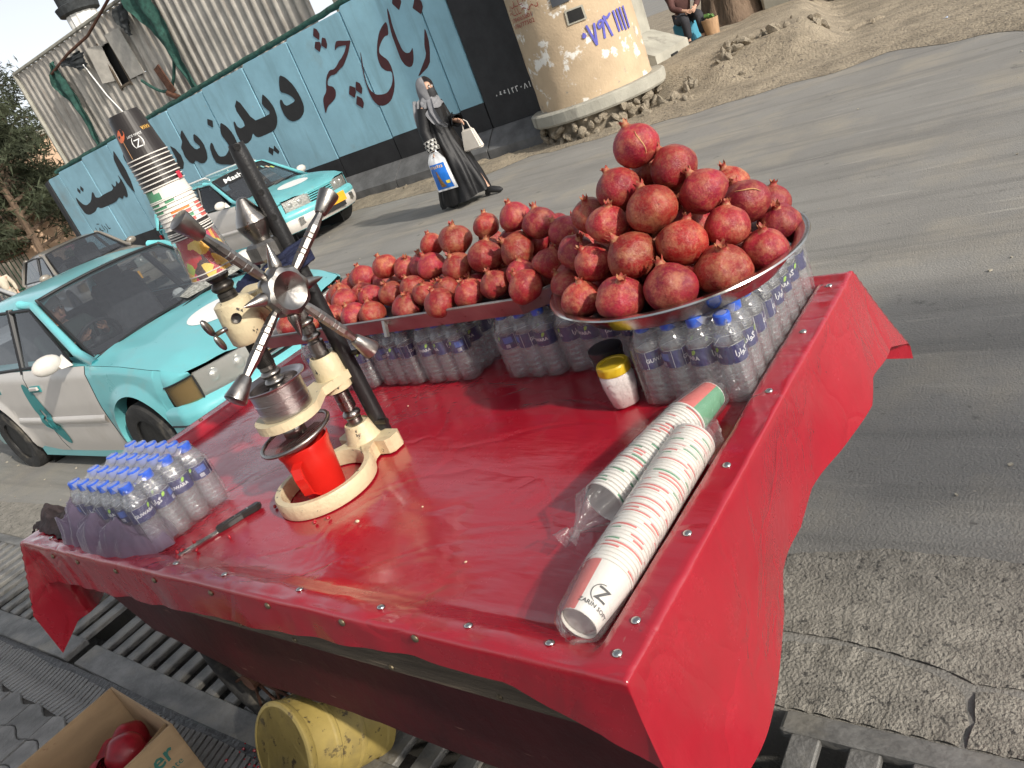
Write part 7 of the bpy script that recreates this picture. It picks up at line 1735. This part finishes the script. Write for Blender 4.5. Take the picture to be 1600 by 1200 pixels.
LB.update({**rows([18, 17, 16, 13, 12, 10], '%s pomegranate from the left in the bottom row of the steel basin'), **rows([15, 14, 11, 6, 7], '%s pomegranate from the left in the second row up of the basin heap'), **rows([19, 5, 4, 2], '%s pomegranate from the left in the third row up of the basin heap')})
LB.update({20: 'pomegranate peeping out behind the upper right of the basin heap', 21: 'pomegranate half hidden behind the split one at the right of the basin'})
LT = {**rows([31, 30, 29, 24, 25, 18, 15, 17], '%s pomegranate from the left in the front row of the metal tray'), **rows([27, 26, 21, 19, 20, 22, 23, 16, 32], '%s pomegranate from the left in the second row of the metal tray'),
      **rows([28, 12, 10, 11, 13, 14, 6, 7, 8, 9], '%s pomegranate from the left in the third row of the metal tray'), **rows([4, 5, 0, 1, 2, 3], '%s pomegranate from the left along the top of the tray pile')}
allp = []
tl = {0: (-.35, .1, 1), 1: (-.5, .05, .9), 2: (-.45, 0, 1), 4: (-.35, .35, .8)}
for i, (x, y, z, r) in enumerate(BAS):
    z2 = max(z, 1.068 + r * .93); o = pom((x, y, z2), r, LB[i], GB, tl.get(i)); allp.append((x, y, z2, r))
    if i in (0, 8):
        d = Vector((.62, -.72, .25)).normalized() if i == 0 else Vector((.45, -.55, .7)).normalized(); s_ = Vector((-.3, .2, .95)) if i == 0 else Vector((-.8, -.2, .2)); s_ = (s_ - d * s_.dot(d)).normalized()
        bb = MB(); Mi = o.matrix_basis.inverted(); pts = [Mi @ (Vector((x, y, z2)) + (d * math.cos(t) + s_ * math.sin(t) + d.cross(s_) * .05 * math.sin(t * 5)).normalized() * r * 1.035) for t in [-.55 + .11 * k for k in range(11)]]
        bb.tube(pts, [.006 + .030 * math.sin(PI * k / 10) for k in range(11)], 6); bb.obj('skin_split', M_scar, o, smooth=True)
for i, (x, y, z, r) in enumerate(TRAY):
    z2 = max(z, 1.062 + r * .93); pom((x, y, z2), r, LT[i], GT); allp.append((x, y, z2, r))
# fruit buried in the piles
def fill(cx0, cx1, cy0, cy1, top, ok, lab, grp, r=.046, z00=1.110):
    z = z00; lay = 0
    while z < 1.40:
        y = cy0 + (lay % 2) * .04; row = 0
        while y < cy1:
            x = cx0 + (row % 2) * .045
            while x < cx1:
                if ok(x, y) and z < top(x, y) - .03 and all((x - a) ** 2 + (y - b_) ** 2 + (z - c) ** 2 > (.93 * (r + d)) ** 2 for a, b_, c, d in allp): pom((x, y, z), r, lab, grp); allp.append((x, y, z, r))
                x += .03
            y += .03; row += 1
        z += .035; lay += 1
fill(-1.16, -.6, 1.38, 1.9, lambda x, y: 1.42 - 1.10 * math.hypot(x + .875, y - 1.63), lambda x, y: math.hypot(x - BCx, y - BCy) < .225, 'pomegranate buried inside the basin heap behind the outer fruit', GB, .047, 1.113)
fill(-2.36, -1.25, 1.56, 1.90, lambda x, y: 1.13 + interp(x, [-2.4, -2.0, -1.5, -1.2], [.03, .06, .14, .18]) * max(0, 1 - abs(y - 1.74) / .24), lambda x, y: True, 'pomegranate buried inside the tray pile behind the outer fruit', GT, .044, 1.107)

# ================================================================ purple net, dark cloth, tin, carton
M_net = clear_plastic('purple_net', (.88, .84, .90), .62, .5, bump=.5, bscale=150, base=(.38, .31, .42), fres=1.12)
bb = MB()
def ridge(x, y, k): return 1 - 2 * abs(nz(x + .5 * nz(x * .6, y * .6, k + 5), y + .5 * nz(x * .6 + 7, y * .6, k), k))
def fnet(cx, cy, rx, ry, h, sd):
    def f(u, v):
        a = 2 * PI * u; r_ = math.sin(PI * .5 * v); f_ = 1 + .30 * nz(math.cos(a) * 1.5, math.sin(a) * 1.5, sd) + .10 * nz(math.cos(a) * 5, math.sin(a) * 5, sd)
        x = cx + rx * r_ * f_ * math.cos(a); y = cy + ry * r_ * f_ * math.sin(a)
        pr = max(0, 1 - r_ ** 2.4)
        d1 = ridge(x * 9, y * 17, sd); d2 = ridge(x * 24 + y * 9, y * 30 - x * 6, sd + 2); d3 = ridge(x * 60 + y * 30, y * 70, sd + 4)
        z = TZ + .012 + pr ** .55 * (h * (.62 + .38 * d1) + .020 * d2 + .006 * d3)
        return (x + .030 * pr * nz(x * 14, y * 14, sd + 8), y + .022 * pr * nz(x * 14, y * 14, sd + 11), z)
    return f
bb.grid(fnet(-2.31, .694, .27, .088, .110, 1.3), 170, 60, cu=True); bb.grid(fnet(-2.46, .700, .15, .075, .125, 6.1), 130, 50, cu=True)
tag(bb.obj('net_cloth', M_net, smooth=True), 'crumpled purple net cloth in front of the blue capped bottle pack', 'net cloth')
M_rag2 = mat('dark_brown_rag', (.055, .040, .040), .95, var=.4, vscale=30, bump=.8, bscale=60)
bb = MB()
bb.grid(lambda u, v: (-2.92 + .34 * u, .655 + .11 * v - .02 * u + .012 * nz(u * 6, v * 3, 5), TZ + .036 + .045 * math.sin(PI * u) * math.sin(PI * v) + .018 * math.sin(u * 14 + v * 5) * math.sin(PI * v) + .010 * nz(u * 12, v * 9) - .16 * max(0, .2 - u)), 60, 30)
tag(bb.obj('dark_rag', M_rag2, smooth=True), 'dark brown rag draped on the far left corner of the cart', 'rag')
M_yel = mat('dirty_yellow_tin', (.38, .285, .085), .5, var=.15, vscale=7, bump=.2, bscale=30); speck(M_yel, (.06, .04, .025), 26, .58, .66); speck(M_yel, (.20, .155, .07), 6, .48, .75)
tn = empty('yellow_tin', (-1.925, .600, .215), Vector((-.02, -.88, .46)).to_track_quat('Z', 'Y').to_euler(), label='dented yellow metal tin tilted under the cart edge', cat='tin')
bb = MB(); pr = [(.135, -.30), (.140, -.295), (.140, -.27), (.136, -.265), (.136, -.19), (.140, -.185), (.140, -.175), (.136, -.17), (.136, -.105), (.140, -.10), (.140, -.09), (.136, -.085), (.136, -.02), (.142, -.012), (.143, 0.), (.139, .004)]
bb.lathe(pr, 48); bb.obj('tin_wall', M_yel, tn, smooth=True, angle=35)
bb = MB(); bb.lathe([(.139, .004), (.130, .006), (.122, -.022), (.100, -.024), (.095, -.008), (.075, -.004), (.070, -.020), (.045, -.022), (.040, -.006), (.022, -.004), (.018, -.014), (0, -.014)], 48); bb.obj('tin_lid', M_yel, tn, smooth=True, angle=25)
M_card = mat('cardboard', (.40, .275, .155), .85, var=.12, vscale=5, bump=.15, bscale=40, stretch=(1, 1, 3)); speck(M_card, (.20, .06, .04), 9, .66, .72)
bx_ = empty('cardboard_box', (-2.56, .352, 0), (0, 0, R(-3)), label='open cardboard box of pomegranate peel at the bottom left', cat='box')
W_b, D_b, H_b = .45, .34, .30
for nm, c_, d in (('wall', (0, D_b / 2, H_b / 2), (W_b, .006, H_b)), ('wall', (0, -D_b / 2, H_b / 2), (W_b, .006, H_b)), ('wall', (W_b / 2, 0, H_b / 2), (.006, D_b - .007, H_b)), ('wall', (-W_b / 2, 0, H_b / 2), (.006, D_b - .007, H_b))):
    bb = MB(); x_, y_, z_ = d
    bb.box(c_, d); bb.obj('box_wall', M_card, bx_)
MB().box((0, 0, .004), (W_b - .01, D_b - .01, .006)).obj('box_floor', M_card, bx_)
bb = MB(); bb.add([(W_b / 2 - .03, D_b / 2 - .006, H_b - .001), (W_b / 2 - .006, D_b / 2 - .10, H_b - .001), (W_b / 2 - .05, D_b / 2 - .02, .06), (W_b / 2 - .10, D_b / 2 - .006, H_b - .06)], [(0, 1, 2), (0, 2, 3)]); bb.obj('corner_flap', M_card, bx_)
V1, F1 = text_mesh('Super', .075, bold=True); M_bprint = mat('box_print_green', (.035, .16, .13), .8)
bb = MB(); bb.add([(W_b / 2 + .0045, .045 + x * 1.0, .235 + y) for x, y, z in V1], F1); V1, F1 = text_mesh('Pomegranate', .032); bb.add([(W_b / 2 + .0045, .055 + x, .185 + y) for x, y, z in V1], F1); bb.obj('box_print', M_bprint, bx_)
# peel in the box
M_peel = mat('pomegranate_peel', (.30, .012, .022), .35, var=.3, vscale=20); M_pulp = mat('seed_pulp', (.20, .006, .015), .25, var=.5, vscale=70, bump=.8, bscale=90)
for k, (x, y, z, r, a) in enumerate([(.02, .06, .215, .062, .4), (-.06, .10, .19, .06, 2.), (-.04, -.02, .17, .06, 3.4), (.10, .0, .17, .055, 5.), (-.13, .05, .15, .058, 1.1), (.09, .11, .17, .055, .2), (-.10, -.09, .10, .06, 2.7), (.05, -.09, .10, .06, 4.2), (.12, -.06, .06, .06, 1.), (-.02, .06, .09, .06, .8), (.12, .09, .07, .06, 2.2), (-.14, .11, .08, .06, 3.), (-.15, -.02, .06, .06, 5.5), (.0, -.02, .05, .06, 4.8)]):
    hf = empty('pomegranate_peel', Vector(bx_.location) + rotz(R(-3)) @ Vector((x, y, z)), (a, a * 1.3, a), label='squeezed pomegranate half shell lying in the cardboard box', cat='peel', group='squeezed pomegranate shells in the box')
    bb = MB(); bb.grid(lambda u, v: (r * math.sin(PI * .5 * v) * math.cos(2 * PI * u) * (1 + .06 * math.sin(u * 31)), r * math.sin(PI * .5 * v) * math.sin(2 * PI * u), r * .8 * math.cos(PI * .5 * v)), 26, 8, cu=True); bb.obj('shell', M_peel, hf, smooth=True)
    bb = MB(); bb.grid(lambda u, v: (r * .93 * v * math.cos(2 * PI * u), r * .93 * v * math.sin(2 * PI * u), .25 * r * (1 - v) + .05 * r * nz(u * 20, v * 9)), 26, 6, cu=True); bb.obj('pulp', M_pulp, hf, smooth=True)
bb = MB()
for k in range(160): bb.sphere((rnd.uniform(-2.2, -2.0) + rnd.gauss(0, .12), .60 + rnd.gauss(0, .035), .012), rnd.uniform(.003, .007), 6)
tag(bb.obj('spilled_seeds', M_seed), 'dark red seeds and juice bits spilled on the mud by the box', 'seeds', kind='stuff')
